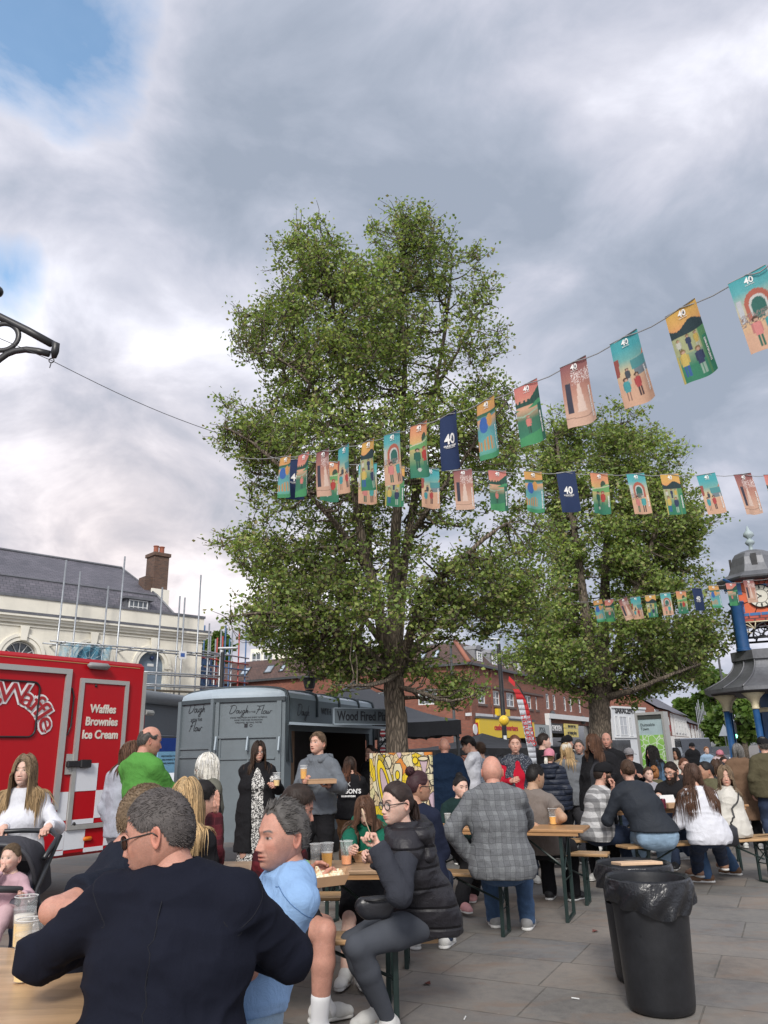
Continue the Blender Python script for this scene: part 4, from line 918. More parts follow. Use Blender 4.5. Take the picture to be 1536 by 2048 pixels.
for i,(x,z)in enumerate(ARC):
 zc_=z-DR;ring=MB()
 for r0,r1,dy in((DR,DR+.16,.05),(DR+.18,DR+.34,.09)):
  n_=20
  for k in range(n_):
   a0,a1=PI*k/n_,PI*(k+1)/n_;ring.prism([(x+r0*math.cos(a0),zc_+r0*math.sin(a0)),(x+r1*math.cos(a0),zc_+r1*math.sin(a0)),(x+r1*math.cos(a1),zc_+r1*math.sin(a1)),(x+r0*math.cos(a1),zc_+r0*math.sin(a1))],-dy,0)
  for sg in(-1,1):ring.bx(x+sg*r0,x+sg*r1,-dy,0,zc_-2.0,zc_)
 for sg in(-1,1):ring.bx(x+sg*(DR+.36),x+sg*(DR-.04),-.13,0,zc_-.12,zc_-.02)
 ring.prism([(x-.13,zc_+DR),(x+.13,zc_+DR),(x+.2,CZ-.34),(x-.2,CZ-.34)],-.17,-.10)
 fr.put(ring,'arch_moulding',M_TRIM)
 if i<2:
  wf=MB();r_=DR-.03;N_=24;wf.tube([(x+(r_-.03)*math.cos(PI*k/N_),.28,zc_+(r_-.03)*math.sin(PI*k/N_))for k in range(N_+1)],.035,6);wf.tube([(x+.2*math.cos(PI*k/N_),.28,zc_+.2*math.sin(PI*k/N_))for k in range(N_+1)],.03,6)
  for k in range(1,6):a=PI*k/6;wf.tube([(x+.2*math.cos(a),.28,zc_+.2*math.sin(a)),(x+r_*math.cos(a),.28,zc_+r_*math.sin(a))],.022,6)
  wf.bx(x-DR,x+DR,.24,.32,zc_-.05,zc_+.03)
  for xx in(-.4,0,.4):wf.bx(x+xx-.02,x+xx+.02,.25,.31,zc_-2,zc_-.05)
  w_=fr.put(wf,'window',M_WHITE);gl=MB();gl.prism([(x-DR,zc_-2)]+[(x+DR,zc_-2)]+[(x+DR*math.cos(PI*k/N_),zc_+DR*math.sin(PI*k/N_))for k in range(N_+1)],.33,.35);gl.build('pane',M_GLASS,w_)
 else:
  dm=MB();N_=24;dm.prism([(x-DR,zc_-2)]+[(x+DR,zc_-2)]+[(x+DR*math.cos(PI*k/N_),zc_+DR*math.sin(PI*k/N_))for k in range(N_+1)],.26,.33);dr=fr.put(dm,'door',pm('blue_grey_door',(.16,.21,.27),.5));pl=MB();pl.bx(x-.12,x+.25,.235,.258,zc_+.02,zc_+.16);pl.build('notice',M_WHITE,dr);bl=MB();bl.sphere((x+.1,.2,zc_+.45),.12,12,8);bl.build('alarm_box',pm('navy_plastic',(.02,.04,.12),.4),dr)
  # mansard roof
rz1=PZ+.12;k1=fr.pt(0,1150,1.6)[1];k2=fr.pt(0,1099,5.5)[1];xr=fr.pt(243,1143,5.5)[0];xe=fr.pt(358,1237,.6)[0];xm=fr.pt(315,1192,1.6)[0]
rf=MB();
def solid(mb,P):mb.add(P,[tuple(range(len(P)))])
solid(rf,[(-14,.5,rz1-.3),(xe,.5,rz1-.3),(xm,1.6,k1),(-14,1.6,k1)]);solid(rf,[(-14,1.62,k1+.03),(xm,1.62,k1+.03),(xr,5.5,k2),(-14,5.5,k2)])
solid(rf,[(xe,.5,rz1-.3),(xe,9,rz1-.3),(xm,9,k1),(xm,1.6,k1)]);solid(rf,[(xm,1.62,k1+.03),(xm,9,k1+.03),(xr,5.5,k2)]);solid(rf,[(-14,5.5,k2),(xr,5.5,k2),(xm,9,k1+.03),(-14,9,k1+.03)])
roof=fr.put(rf,'roof',M_SLATE);rr=MB();rr.tube([(-14,5.5,k2+.03),(xr,5.5,k2+.03)],.09,6);rr.tube([(xr,5.5,k2+.03),(xm,1.62,k1+.06)],.05,6);rr.tube([(-14,1.6,k1+.02),(xm,1.6,k1+.02)],.06,6);rr.tube([(xm,1.6,k1+.02),(xe,.5,rz1-.25)],.07,6);rr.build('ridge',M_LEAD,roof)
# dormer
dx0,dz0=fr.pt(256,1226,.7);dx1,dz1=fr.pt(296,1203,.7)
dmb=MB();dmb.bx(dx0-.15,dx1+.15,.75,2.6,dz0-.1,dz1+.02);dmb.bx(dx0-.3,dx1+.3,.55,2.8,dz1+.02,dz1+.14);fr.put(dmb,'dormer',M_LEAD);window(fr,cb_,dx0,dx1,dz0,dz1,.7,4,2,.06,name='dormer_window')
cm=MB();cxa=fr.pt(300,1160,2.6)[0];cxb=fr.pt(329,1160,2.6)[0];ct=fr.pt(315,1108,2.6)[1];c0=k1-1.2
cm.bx(cxa,cxb,2.2,3.2,c0,ct-.2);cm.bx(cxa-.08,cxb+.08,2.12,3.28,ct-.2,ct);cm.bx(cxa-.45,cxa,2.3,3.1,c0,ct-1.5)
ch=fr.put(cm,'chimney',M_OLDB);pt_=MB()
for xx in(.32,.72):pt_.lathe([(.17,0),(.15,.1),(.14,.42),(.17,.45),(.17,.5),(.12,.5)],14,(cxa+(cxb-cxa)*xx,2.7,ct))
pt_.build('chimney_pot',pm('terracotta',(.30,.10,.06),.8),ch);sk=MB();sk.bx(cxa-.1,cxb+.1,2.1,2.19,c0,k1+.55);sk.build('render_skirt',M_TRIM,ch)
# scaffolding
sc_=thing('scaffolding','galvanised tube scaffolding with blue debris netting in front of the cream building','scaffolding',(A0.x,A0.y,0));fs=Fr(A0,B0,root=sc_)
for(xt,yt,xb,yb,yo)in((133,1120,115,1290,-1.5),(161,1143,143,1285,-.6),(217,1172,205,1290,-.6),(250,1113,232,1320,-1.5),(325,1175,308,1370,-1.5),(360,1192,350,1310,-.6),(370,1195,362,1330,-.6),(402,1150,385,1370,-1.5),(419,1247,414,1380,-.6),(443,1255,436,1380,-1.5)):
 x0,z0=fs.pt(xt,yt,yo);mb=MB();mb.tube([(x0,yo,0.02),(x0,yo,z0)],.045,8);fs.put(mb,'pole',M_GALV,smooth=True)
xa=fs.pt(125,1284,-1.5)[0];xb_=fs.pt(440,1310,-1.5)[0];L1=fs.pt(232,1293,-1.5)[1]
for z_,x0_,x1_ in((L1,xa,xb_),(L1-1.15,xa+4,xb_),(L1-1.75,xa+4,xb_),(L1-3.0,xa,xb_),(L1-4.1,xa,xb_)):
 for yo in(-1.5,-.6):mb=MB();mb.tube([(x0_-.6,yo-.05,z_),(x1_+.4,yo-.05,z_)],.04,8);fs.put(mb,'ledger',M_GALV,smooth=True)
for xq in np.linspace(xa,xb_,6):mb=MB();mb.tube([(xq,-1.8,L1-.04),(xq,.0,L1-.04)],.04,8);fs.put(mb,'transom',M_GALV,smooth=True)
mb=MB()
for j in range(4):mb.bx(xa+3.5,xb_,-1.4+j*.23,-1.2+j*.23,L1-2.02,L1-1.98)
fs.put(mb,'walk_boards',pm('scaffold_board',(.19,.165,.13),.85,0,.3,3))
nt_=NB('debris_net');nt_.set(Roughness=.7);nt_.color((.05,.24,.36));al=nt_.ramp(nt_.noise(5,4,.6),[(.35,.3),(.7,.75)]);nt_.link(al,nt_.b.inputs['Alpha'])
mb=MB();n0=18;xn0,xn1=xa-.1,fs.pt(222,1300,-1.5)[0]
for i in range(n0):
 for j in range(5):
  def q_(i,j):u=i/n0;return(xn0+(xn1-xn0)*u,-1.55+.12*math.sin(i*1.7+j),L1-.03-j*.35-.15*math.sin(u*6)*(j>0))
  mb.quad(q_(i,j+1),q_(i+1,j+1),q_(i+1,j),q_(i,j))
fs.put(mb,'netting',nt_.m,smooth=True)
mb=MB();x_,z_=fs.pt(365,1310,-1.6);mb.bx(x_-.22,x_+.22,-1.62,-1.6,z_-.2,z_+.2);sg_=fs.put(mb,'safety_sign',M_WHITE);mb=MB();mb.bx(x_-.12,x_+.12,-1.628,-1.621,z_-.1,z_+.1);mb.build('sign_panel',pm('sign_blue',(.04,.10,.32),.5),sg_)
# grey site hoarding beneath the scaffold, with the blue notice
ho=thing('site_hoarding','low dark grey hoarding wall between the red trailer and the pizza horsebox','hoarding',(-5.2,20,0));fh=Fr(at(270,1400,19),at(380,1400,22),root=ho);zh=fh.pt(330,1403)[1]
mb=MB();mb.bx(-1.5,4.2,0,.15,0,zh);hw=fh.put(mb,'board_wall',pm('hoarding_grey',(.085,.10,.115),.6,0,.2,2));
mb=MB();mb.tube([(-1.5,-.1,zh+.05),(4.2,-.1,zh+.05)],.16,10)
for k in range(5):mb.bx(-1.5,4.2,-.03,0,.35+k*.42,.38+k*.42)
fh.put(mb,'rolled_sheet',pm('sheet_grey',(.13,.145,.16),.5),smooth=True)
bs=thing('notice_board','blue and pale blue notice board standing left of the pizza horsebox','sign',tuple(at(345,1500,17).xy)+(0,));fb_=Fr(at(322,1500,16),at(358,1500,16.4),root=bs);x0,zt=fb_.pt(318,1476);x1,zb=fb_.pt(358,1545);zm=fb_.pt(335,1503)[1]
mb=MB();mb.bx(x0,x1,0,.03,zm,zt);fb_.put(mb,'header',pm('deep_blue_sign',(.01,.04,.22),.5));mb=MB();mb.bx(x0,x1,0,.03,zb,zm-.002);fb_.put(mb,'panel',pm('pale_blue_sign',(.20,.42,.62),.5));mb=MB();mb.bx(x0+.02,x0+.06,.035,.07,0,zt);mb.bx(x1-.06,x1-.02,.035,.07,0,zt);fb_.put(mb,'leg',M_DGREY)
for k in range(3):fb_.text('lettering','FREE PARKING THIS WAY'[:18-3*k],M_BLACK,(x0+x1)/2,-.005,zm-.09-.07*k,.045,ext=.002)
# second scaffold with red and blue tubes
s2=thing('scaffold_tower','far scaffold tower of red and blue tubes right of the cream building','scaffolding',tuple(at(445,1340,46).xy)+(0,));f2=Fr(at(402,1340,45),at(492,1340,49),root=s2);M_RT=pm('red_tube',(.36,.06,.05),.5);M_BT=pm('blue_tube',(.05,.12,.25),.5)
xs_=[f2.pt(p,1340)[0]for p in(405,418,432,448,462,476,490)];tops=[f2.pt(p,y)[1]for p,y in((405,1250),(418,1262),(432,1275),(448,1250),(462,1262),(476,1256),(490,1262))]
for i,(x_,t_)in enumerate(zip(xs_,tops)):
 for yo in(0,1.3):mb=MB();mb.tube([(x_,yo,0.02),(x_,yo,t_-yo*.3)],.05,6);f2.put(mb,'pole',(M_BT,M_GALV,M_RT)[i%3],smooth=True)
for k in range(6):z_=f2.pt(440,1308+k*13)[1];mb=MB();mb.tube([(xs_[0]-.3,-.05,z_),(xs_[-1]+.3,-.05,z_)],.045,6);f2.put(mb,'ledger',(M_GALV,M_RT,M_BT)[k%3],smooth=True)
mb=MB();z_=f2.pt(415,1312)[1]
for k in range(5):mb.bx(xs_[0],xs_[2],.3,.34,z_-3+k*.62,z_-2.5+k*.62)
f2.put(mb,'panel',M_BT)
# ---------------------------------------------------------------- brick building, centre
C0=at(935,1325,45);EZ=C0.z
bb=thing('brick_building','long red brick building on the corner with a brown tiled mansard roof and shops below','building',(C0.x,C0.y,0))
def plane_dir(px,py,z):p=onz(px,py,z);return p
LW=onz(500,1362,EZ);angR=R(60.5);angL=angR-PI/2
fR=Fr(C0,ang=angR,root=bb);fL=Fr((C0.x-24*math.cos(angL),C0.y-24*math.sin(angL)),ang=angL,root=bb)
def wall_open(fr,x0,x1,z0,z1,holes,t=.35):
 mb=MB();xs=sorted({x0,x1}|{h[0]for h in holes}|{h[1]for h in holes})
 for a,b in zip(xs[:-1],xs[1:]):
  hh=sorted([(h[2],h[3])for h in holes if h[0]<=a+1e-6 and h[1]>=b-1e-6]);z=z0
  for h0,h1 in hh:
   if h0>z:mb.bx(a,b,0,t,z,h0)
   z=h1
  mb.bx(a,b,0,t,z,z1)
 return mb
XR1=fR.pt(1086,1400)[0]
wins=[]
for a,b,yt,yb in((955,973,1375,1407),(981,1002,1377,1410),(1012,1031,1381,1413),(1050,1065,1386,1415),(1070,1077,1388,1417)):
 x0,zt=fR.pt(a,yt);x1,zb=fR.pt(b,yb+1.5);wins.append((x0,x1,zb,zt))
zw0=wins[0][2];zw1=wins[0][3];wins=[(a,b,zw0,zw1)for a,b,_,_ in wins]
fz0=fR.pt(952,1475)[1];fz1=fR.pt(952,1437)[1]
fR.put(wall_open(fR,0,XR1,fz1-.1,EZ,wins),'wall',M_BRICK)
for i,w_ in enumerate(wins):window(fR,bb,*w_,.12,3 if i==1 else 2,2,.09)
mb=MB()
for w_ in wins:mb.bx(w_[0]-.1,w_[1]+.1,-.06,.2,w_[2]-.14,w_[2]-.003)
mb.bx(0,XR1,-.07,0,zw1+.06,zw1+.2);fR.put(mb,'stone_sill',pm('dark_stone',(.12,.085,.075),.8))
lwin=[(x,x+1.3,zw0,zw1)for x in(3.0,6.5,10,13.4,17,20.6)]
fL.put(wall_open(fL,0,23.998,0,EZ,lwin),'wall',M_BRICK)
for w_ in lwin:window(fL,bb,*w_,.12,3,2,.07)
# corner pilaster and rain pipe
mb=MB();mb.bx(-.02,.5,-.12,0,0,EZ-.3);mb.bx(3.3,3.42,-.12,-.0,2.5,EZ);fR.put(mb,'pilaster',M_BRICK)
# roof: mansard
RH=fR.pt(925,1288,.8)[1]+.2
mb=MB();D_=12
def roofband(fr,x0,x1,h0,h1,in0,in1,miter0=0,miter1=0):
 mb=MB();solid(mb,[(x0,in0,h0),(x1,in0,h0),(x1+miter1,in1,h1),(x0+miter0,in1,h1)]);return mb
fR.put(roofband(fR,-.15,XR1,EZ-.02,RH,-.15,1.3,1.3,0),'roof',M_TILE);fL.put(roofband(fL,-2,24.15,EZ-.02,RH,-.15,1.3,0,-1.45),'roof',M_TILE)
mb=MB();mb.bx(1.2,XR1,1.3,10,RH-.3,RH);fR.put(mb,'flat_roof',M_LEAD);mb=MB();mb.bx(-2,22.6,1.3,9,RH-.31,RH-.01);fL.put(mb,'flat_roof',M_LEAD)
mb=MB();mb.tube([(-.15,-.15,EZ+.02),(1.25,1.3,RH+.03)],.14,8);fR.put(mb,'hip_tiles',pm('hip_terracotta',(.30,.12,.08),.8),smooth=True)
mb=MB();mb.bx(-.2,XR1,-.28,-.14,EZ-.14,EZ);fR.put(mb,'gutter',M_DGREY);mb=MB();mb.bx(-2,24.2,-.28,-.14,EZ-.14,EZ);fL.put(mb,'gutter',M_DGREY)
for a,b,yt,yb in((953,964,1302,1324),(983,993,1310,1331),(1008,1016,1318,1338),(1034,1040,1326,1344)):
 x0,zt=fR.pt(a,yt,.15);x1,zb=fR.pt(b,yb,.15);mb=MB();mb.bx(x0-.18,x1+.18,.2,2.2,zb-.15,zt+.1);n_=8;xm_,hw_=(x0+x1)/2,(x1-x0)/2+.22
 mb.prism([(xm_+hw_*math.cos(PI*k/n_),zt+.1+.3*math.sin(PI*k/n_))for k in range(n_+1)],.1,2.4);fR.put(mb,'dormer',pm('dormer_lead',(.22,.225,.24),.6));window(fR,bb,x0,x1,zb,zt,.13,2,3,.09,name='dormer_window')
M_SKYL=glass_mat('skylight_glass',(.22,.26,.30),.04)
for px,py,w_ in((490,1348,15),(538,1342,15),(565,1347,9),(655,1330,14),(845,1318,14),(872,1313,12)):
 x0,z0=fL.pt(px-w_/2,py+6,.5);x1,_=fL.pt(px+w_/2,py,.5);h0=EZ+.45;h1=RH-.45;t0=(h0-EZ)/(RH-EZ);t1=(h1-EZ)/(RH-EZ);y0=-.15+1.45*t0-.06;y1=-.15+1.45*t1-.06
 mb=MB();
 for(a,b,c,d)in((x0,x0+.08,h0,h1),(x1-.08,x1,h0,h1),(x0,x1,h0,h0+.08),(x0,x1,h1-.08,h1)):
  ya=y0+(y1-y0)*(c-h0)/(h1-h0);yb_=y0+(y1-y0)*(d-h0)/(h1-h0);mb.add([(a,ya,c),(b,ya,c),(b,yb_,d),(a,yb_,d),(a,ya+.08,c-.03),(b,ya+.08,c-.03),(b,yb_+.08,d-.03),(a,yb_+.08,d-.03)],[(0,1,2,3),(0,4,5,1),(2,6,7,3),(0,3,7,4),(1,5,6,2)])
 s_=fL.put(mb,'skylight',M_DGREY);mb=MB();solid(mb,[(x0+.04,y0+.01,h0),(x1-.04,y0+.01,h0),(x1-.04,y1+.01,h1),(x0+.04,y1+.01,h1)]);mb.build('pane',M_SKYL,s_)
 # shops
M_YEL=pm('yellow_fascia',(.72,.50,.02),.45,0,.05,3);M_RED=pm('red_fascia',(.36,.012,.018),.4);M_SHOPW=pm('shop_white',(.55,.56,.57),.55)
sx0=fR.pt(948,1455)[0];sx1=fR.pt(1060,1465)[0]
mb=MB();mb.bx(sx0,sx1,-.35,-.02,fz0,fz1);ys=fR.put(mb,'shop_sign',M_YEL);tl=fR.pt(975,1457)[0];tr=fR.pt(1028,1460)[0]
M_SR=pm('sign_red_letters',(.45,.02,.02),.5);o_=text('lettering','cashconverters',M_SR,ys,upright((tl+tr)/2,-.36,(fz0+fz1)/2+.05),.46,ext=.02,bold=.018,sx=(tr-tl)/3.15)
mb=MB();mb.bx(sx0-.1,sx1+.1,-.4,-.0,fz1+.003,fz1+.12);fR.put(mb,'shop_cornice',M_DGREY)
x0,z1=fR.pt(995,1417,-.2);x1,z0=fR.pt(1019,1433,-.2);mb=MB();mb.bx(x0,x1,-.25,-.02,z0,z1);s2_=fR.put(mb,'sign_box',M_YEL);text('lettering','cash',M_SR,s2_,upright((x0+x1)/2,-.26,(z0+z1)/2),.3,ext=.02)
mb=MB();mb.bx(sx0,sx1,.5,.6,0,fz0);shp=fR.put(mb,'shop_window',glass_mat('shop_glass',(.03,.032,.035)));mb=MB()
for k in range(6):xx=sx0+(sx1-sx0)*k/5;mb.bx(xx-.06,xx+.06,.3,.5,0,fz0)
mb.build('mullion',M_DGREY,shp)
xr0=.35;mb=MB();mb.bx(xr0,sx0-.15,-.3,-.02,fz0,fz1-.25);rs_=fR.put(mb,'red_shop_sign',M_RED);mb=MB();mb.lathe([(.001,-.02),(.3,-.02),(.3,.02),(.001,.02)],16,M=Matrix.Translation((sx0-.6,-.33,(fz0+fz1)/2-.1))@Matrix.Rotation(PI/2,4,'X'));mb.build('sign_disc',M_WHITE,rs_)
mb=MB();mb.bx(.3,sx0-.15,.4,.5,0,fz0);fR.put(mb,'shop_window',glass_mat('shop_glass'));mb=MB();mb.bx(-.02,sx1,-.1,.3,fz1+.13,fz1+.3);fR.put(mb,'stone_band',M_SHOPW)
gx0,gx1=sx1+.15,XR1;mb=MB();mb.bx(gx0,gx1,-.3,-.02,fz0+.1,fz1-.15);gs_=fR.put(mb,'grey_shop_sign',pm('grey_fascia',(.33,.36,.36),.6));text('lettering','PDSA',pm('dark_letters',(.06,.07,.08),.5),gs_,upright((gx0+gx1)/2,-.31,(fz0+fz1)/2),.55,ext=.02);mb=MB();mb.bx(gx0,gx1,.3,.4,0,fz0+.1);fR.put(mb,'shop_window',glass_mat('shop_glass'))
# second brick house along the street
b2=thing('brick_shop_house','plain brick shop house with narrow sash windows and a white shop surround','building',tuple((fR.M@Vector((XR1,0,0))).xy)+(0,));f3=Fr((fR.M@Vector((XR1,0,0))),ang=angR,root=b2);XE=f3.pt(1300,1400)[0];XE=min(XE,17.0);EZ2=EZ-.1
nw=[]
for a,b,yt,yb in((1091,1098,1387,1417),(1105,1111,1390,1418),(1126.5,1132,1396,1420),(1137.5,1143,1394,1422),(1156,1161,1399,1424),(1176,1180.5,1402,1427)):
 nw.append((f3.pt(a,yt)[0],f3.pt(b,yt)[0]))
zn0,zn1=f3.pt(1094,1418)[1],f3.pt(1094,1387)[1];hol=[(a,b,zn0,zn1)for a,b in nw];z2=f3.pt(1092,1437)[1];XE=f3.pt(1190,1440)[0]
f3.put(wall_open(f3,0,XE,z2-.3,EZ2,hol),'wall',M_BRICK)
for h in hol:window(f3,b2,*h,.1,1,2,.1)
mb=MB();mb.bx(0,XE,-.25,10,EZ2,EZ2+.12);f3.put(mb,'parapet_cap',M_LEAD);mb=MB();mb.bx(0,XE,.35,10,0,EZ2-.002);f3.put(mb,'rear_block',M_BRICK)
xg0=f3.pt(1095,1382)[0];xg1=f3.pt(1152,1384)[0];mb=MB();mb.prism([(xg0,EZ2+.13),(xg1,EZ2+.13),((xg0+xg1)/2,EZ2+1.3)],.2,.5);f3.put(mb,'white_gable',M_WHITE)
mb=MB();mb.bx(0.1,.5,-.3,.0,0,z2);mb.bx(XE-.5,XE,-.3,0,0,z2);mb.bx(.1,XE,-.35,.0,z2+.003,z2+.35);f3.put(mb,'shop_surround',M_WHITE);mb=MB();mb.bx(.5,XE-.5,.31,.34,0,z2);f3.put(mb,'shop_window',glass_mat('shop_glass'))
def board(fr,name,a,b,yt,yb,yo,mat,s=None,size=.3,tm=None,parent=None,thick=.1):
 x0,zt=fr.pt(a,yt,yo);x1=fr.pt(b,yt,yo)[0];zb=fr.pt(a,yb,yo)[1];mb=MB();mb.bx(x0,x1,yo,yo+thick,zb,zt);o=fr.put(mb,name,mat)
 if s:
  ls=s.split('\n')
  for i,l in enumerate(ls):text('lettering',l,tm,o,upright((x0+x1)/2,yo-.012,zt+(zb-zt)*(i+.5)/len(ls)),size,ext=.015,bold=.008)
 return o
M_LW=pm('white_letters',(.75,.75,.75),.5);M_LK=pm('black_letters',(.015,.015,.015),.5)
board(f3,'black_shop_sign',1098,1126,1446,1466,-.2,pm('black_fascia',(.02,.02,.022),.5),'CHICKEN',.55,M_LW);board(f3,'yellow_sign',1129,1156,1447,1455.5,-.25,pm('pale_yellow',(.62,.50,.14),.5),'open your way',.34,M_LK);board(f3,'yellow_sign',1130,1156,1456.5,1474,-.25,pm('pale_yellow',(.62,.50,.14),.5),'car buying shop',.38,M_LK)
for px,py in((1103,1431),(1164,1440)):x_,z_=f3.pt(px,py);mb=MB();mb.sphere((x_,-.1,z_),.42,16,10,(1.1,.5,.85));f3.put(mb,'wall_lamp',M_DGREY,smooth=True)
# white pub
wp=thing('white_shop_building','white painted corner building lettered above its upper windows behind the right tree','building',tuple(at(1225,1450,70).xy)+(0,));f4=Fr(at(1222,1450,70),at(1282,1450,74),root=wp);x0,zt=f4.pt(1222,1413);x1=f4.pt(1290,1420)[0]
mb=MB();mb.bx(x0,x1,0,8,0,zt);f4.put(mb,'wall',pm('white_render',(.60,.62,.64),.8,0,.06,1));xm_,zm=f4.pt(1250,1422);text_=f4.text('lettering',"SARACEN'S",M_LK,xm_,-.02,zm,.75,ext=.03,bold=.02)
for a,b,yt,yb in((1228,1234,1431,1470),(1237,1252,1432,1471),(1256,1262,1434,1472)):
 xa_,z1=f4.pt(a,yt);xb2,_=f4.pt(b,yt);z0=f4.pt(a,yb)[1];window(f4,wp,xa_,xb2,z0,z1,-.03,2,2,.07,glass=pm('blanked_window',(.45,.47,.5),.6))
mb=MB();z_=f4.pt(1240,1476)[1];mb.bx(x0,x1,-.1,-.003,z_,z_+.12);mb.bx(x0,x1,-.12,-.003,zt-.12,zt+.05);f4.put(mb,'moulding',M_WHITE)
mb=MB();mb.bx(f4.pt(1225,1500)[0],f4.pt(1262,1500)[0],-.04,-.003,.3,f4.pt(1240,1480)[1]);f4.put(mb,'shop_window',glass_mat('shop_glass'))
# timber-fronted row down the street
rowp=[(1316,1395,78),(1352,1405,90),(1378,1425,104),(1402,1440,122),(1415,1450,145)]
labs=['nearest house of the timbered row with a red shop sign and a roof-top lantern','brick house with white timber stripes in the middle of the row','narrow brick house wrapped in scaffold toward the end of the row','last small brick house of the row by the far trees']
for i in range(4):
 a,b=rowp[i],rowp[i+1];pa,pb_=at(a[0],1480,a[2]),at(b[0],1480,b[2]);bl_=thing('terraced_house',labs[i],'building',(pa.x,pa.y,0),group='houses down the street');f5=Fr(pa,pb_,root=bl_);x1=(pb_-pa).xy.length;zt=max(4.5,f5.pt(a[0],a[1]+22)[1])
 mb=MB();mb.bx(0,x1,0,9,0,zt);f5.put(mb,'wall',M_BRICK);mb=MB();solid(mb,[(-.2,-.4,zt),(x1,-.4,zt),(x1,4.5,zt+3.2),(-.2,4.5,zt+3.2)]);solid(mb,[(-.2,9.2,zt),(x1,9.2,zt),(x1,4.5,zt+3.2),(-.2,4.5,zt+3.2)]);mb.prism([(0,0),(0,0.01),(0.01,0)],0,.01);rf_=f5.put(mb,'roof',M_SLATE)
 mb=MB();mb.add([(0,0,zt),(0,9,zt),(0,4.5,zt+3.1)],[(0,1,2)]);f5.put(mb,'gable',M_BRICK)
 mb=MB();nst=int(x1/.55)
 for k in range(nst):
  if(k//5)%2==0 or i==1:mb.bx(k*.55+.1,k*.55+.32,-.05,-.003,zt-2.6,zt-.15)
  mb.bx(k*.55+.1,k*.55+.32,-.05,-.003,.4,2.6)
 f5.put(mb,'timber_stripes',M_WHITE)
 for k in range(max(1,int(x1/3.4))):window(f5,bl_,1+k*3.3,2.5+k*3.3,zt-2.3,zt-.7,-.07,2,2,.12)
 if i==0:
  board(f5,'shop_sign',1327,1341,1448,1462,-.4,M_RED,'BAR',1.1,M_LW);mb=MB();xq=x1*.75;mb.bx(xq-.9,xq+.9,3.6,5.4,zt+2.6,zt+4.6);tw_=f5.put(mb,'roof_lantern',pm('pale_blue_box',(.25,.31,.38),.6));mb=MB();mb.bx(xq-1.1,xq+1.1,3.4,5.6,zt+4.6,zt+4.8);mb.build('cap',M_LEAD,tw_)
 if i==2:
  for k in range(8):mb=MB();mb.tube([(k*x1/7,-1.4,0),(k*x1/7,-1.4,zt+2+(k%3)*.6)],.06,5);f5.put(mb,'scaffold_pole',M_GALV)
  # buildings behind the brick block
for px0,px1,py,Y,lab in((500,548,1298,74,'pale rendered block with tall white windows behind the brick building'),):
 pa,pb_=at(px0,1340,Y),at(px1,1340,Y);t_=thing('rendered_block',lab,'building',(pa.x,pa.y,0));f6=Fr(pa,pb_,root=t_);x1=(pb_-pa).length;zt=f6.pt(px0,py)[1];mb=MB();mb.bx(0,x1+3,0,8,0,zt);f6.put(mb,'wall',M_CREAM)
 for k in range(2):window(f6,t_,.1+k*1.15,1.05+k*1.15,zt-2.4,zt-.4,-.04,2,3,.1)
# ---------------------------------------------------------------- red waffle trailer
TA=at(0,1300,8.2);TB=at(288,1333,9.75);TZ=TA.z;TBt=0.47
M_TRED=pm('trailer_red',(.42,.006,.012),.36,0,.05,2,0,60,.01,.0,.3);M_ALU=pm('aluminium_trim',(.45,.45,.43),.42,.4,.08,6);M_TWH=pm('decal_white',(.66,.68,.72),.35,0,.04,4)
wt=thing('food_trailer','red waffle and ice cream trailer with white and red checks at the left edge','food trailer',(TA.x,TA.y,0));ft=Fr(TA,TB,root=wt);XE=ft.pt(288,1400)[0]
mb=MB();mb.box(((XE-3.2)/2,1.0,(TZ+TBt)/2),(XE+3.2,2.0,TZ-TBt),bev=.04);body=ft.put(mb,'body',M_TRED,autosm=40)
mb=MB();mb.bx(XE+.003,XE+.05,.15,1.9,.6,TZ-.45);mb.bx(XE+.05,XE+.30,.35,1.5,1.2,TZ-.55);ft.put(mb,'rear_panel',M_TRED);mb=MB();mb.bx(XE-.035,XE+.012,-.014,.03,TBt+.05,TZ-.1);mb.tube([(XE+.04,.02,TZ-.6),(XE+.22,.1,TZ-.6)],.035,8);ft.put(mb,'edge_trim',M_ALU)
def fq(name,poly,mat,y0=-.010,y1=-.002,parent=None):
 pts=[ft.pt(*p)for p in poly];pts=pts[::-1];mb=MB();mb.prism(pts,y0,y1);return ft.put(mb,name,mat)if parent is None else mb.build(name,mat,parent)
def bar(fr,a,b,w,mat,name,y0=-.03,y1=-.002,parent=None):
 p=Vector(fr.pt(*a));q=Vector(fr.pt(*b));d=(q-p).normalized();n_=Vector((-d.y,d.x))*w/2;mb=MB();mb.prism([tuple(p-n_),tuple(q-n_),tuple(q+n_),tuple(p+n_)],y0,y1);return fr.put(mb,name,mat)if parent is None else mb.build(name,mat,parent)
zt_,zb_=ft.pt(100,1336)[1],ft.pt(100,1640)[1]
fx=ft.pt(137,1345)[0];mb=MB();mb.bx(-3,fx+.035,-.03,-.002,ft.pt(130,1343)[1]-.03,ft.pt(130,1343)[1]+.03);mb.bx(fx-.035,fx+.035,-.03,-.002,TBt+.5,ft.pt(130,1343)[1]-.0305);ft.put(mb,'hatch_frame',M_ALU)
dx0,dzt=ft.pt(160,1358);dx1,_=ft.pt(256,1365);dzt=ft.pt(210,1360)[1];dzb=TBt+.28
mb=MB();mb.bx(dx0,dx0+.05,-.035,-.002,dzb,dzt);mb.bx(dx1-.05,dx1,-.035,-.002,dzb,dzt);mb.bx(dx0+.05,dx1-.05,-.035,-.002,dzt-.05,dzt);mb.bx(dx0+.05,dx1-.05,-.035,-.002,dzb,dzb+.05);dof=ft.put(mb,'door_frame',M_ALU)
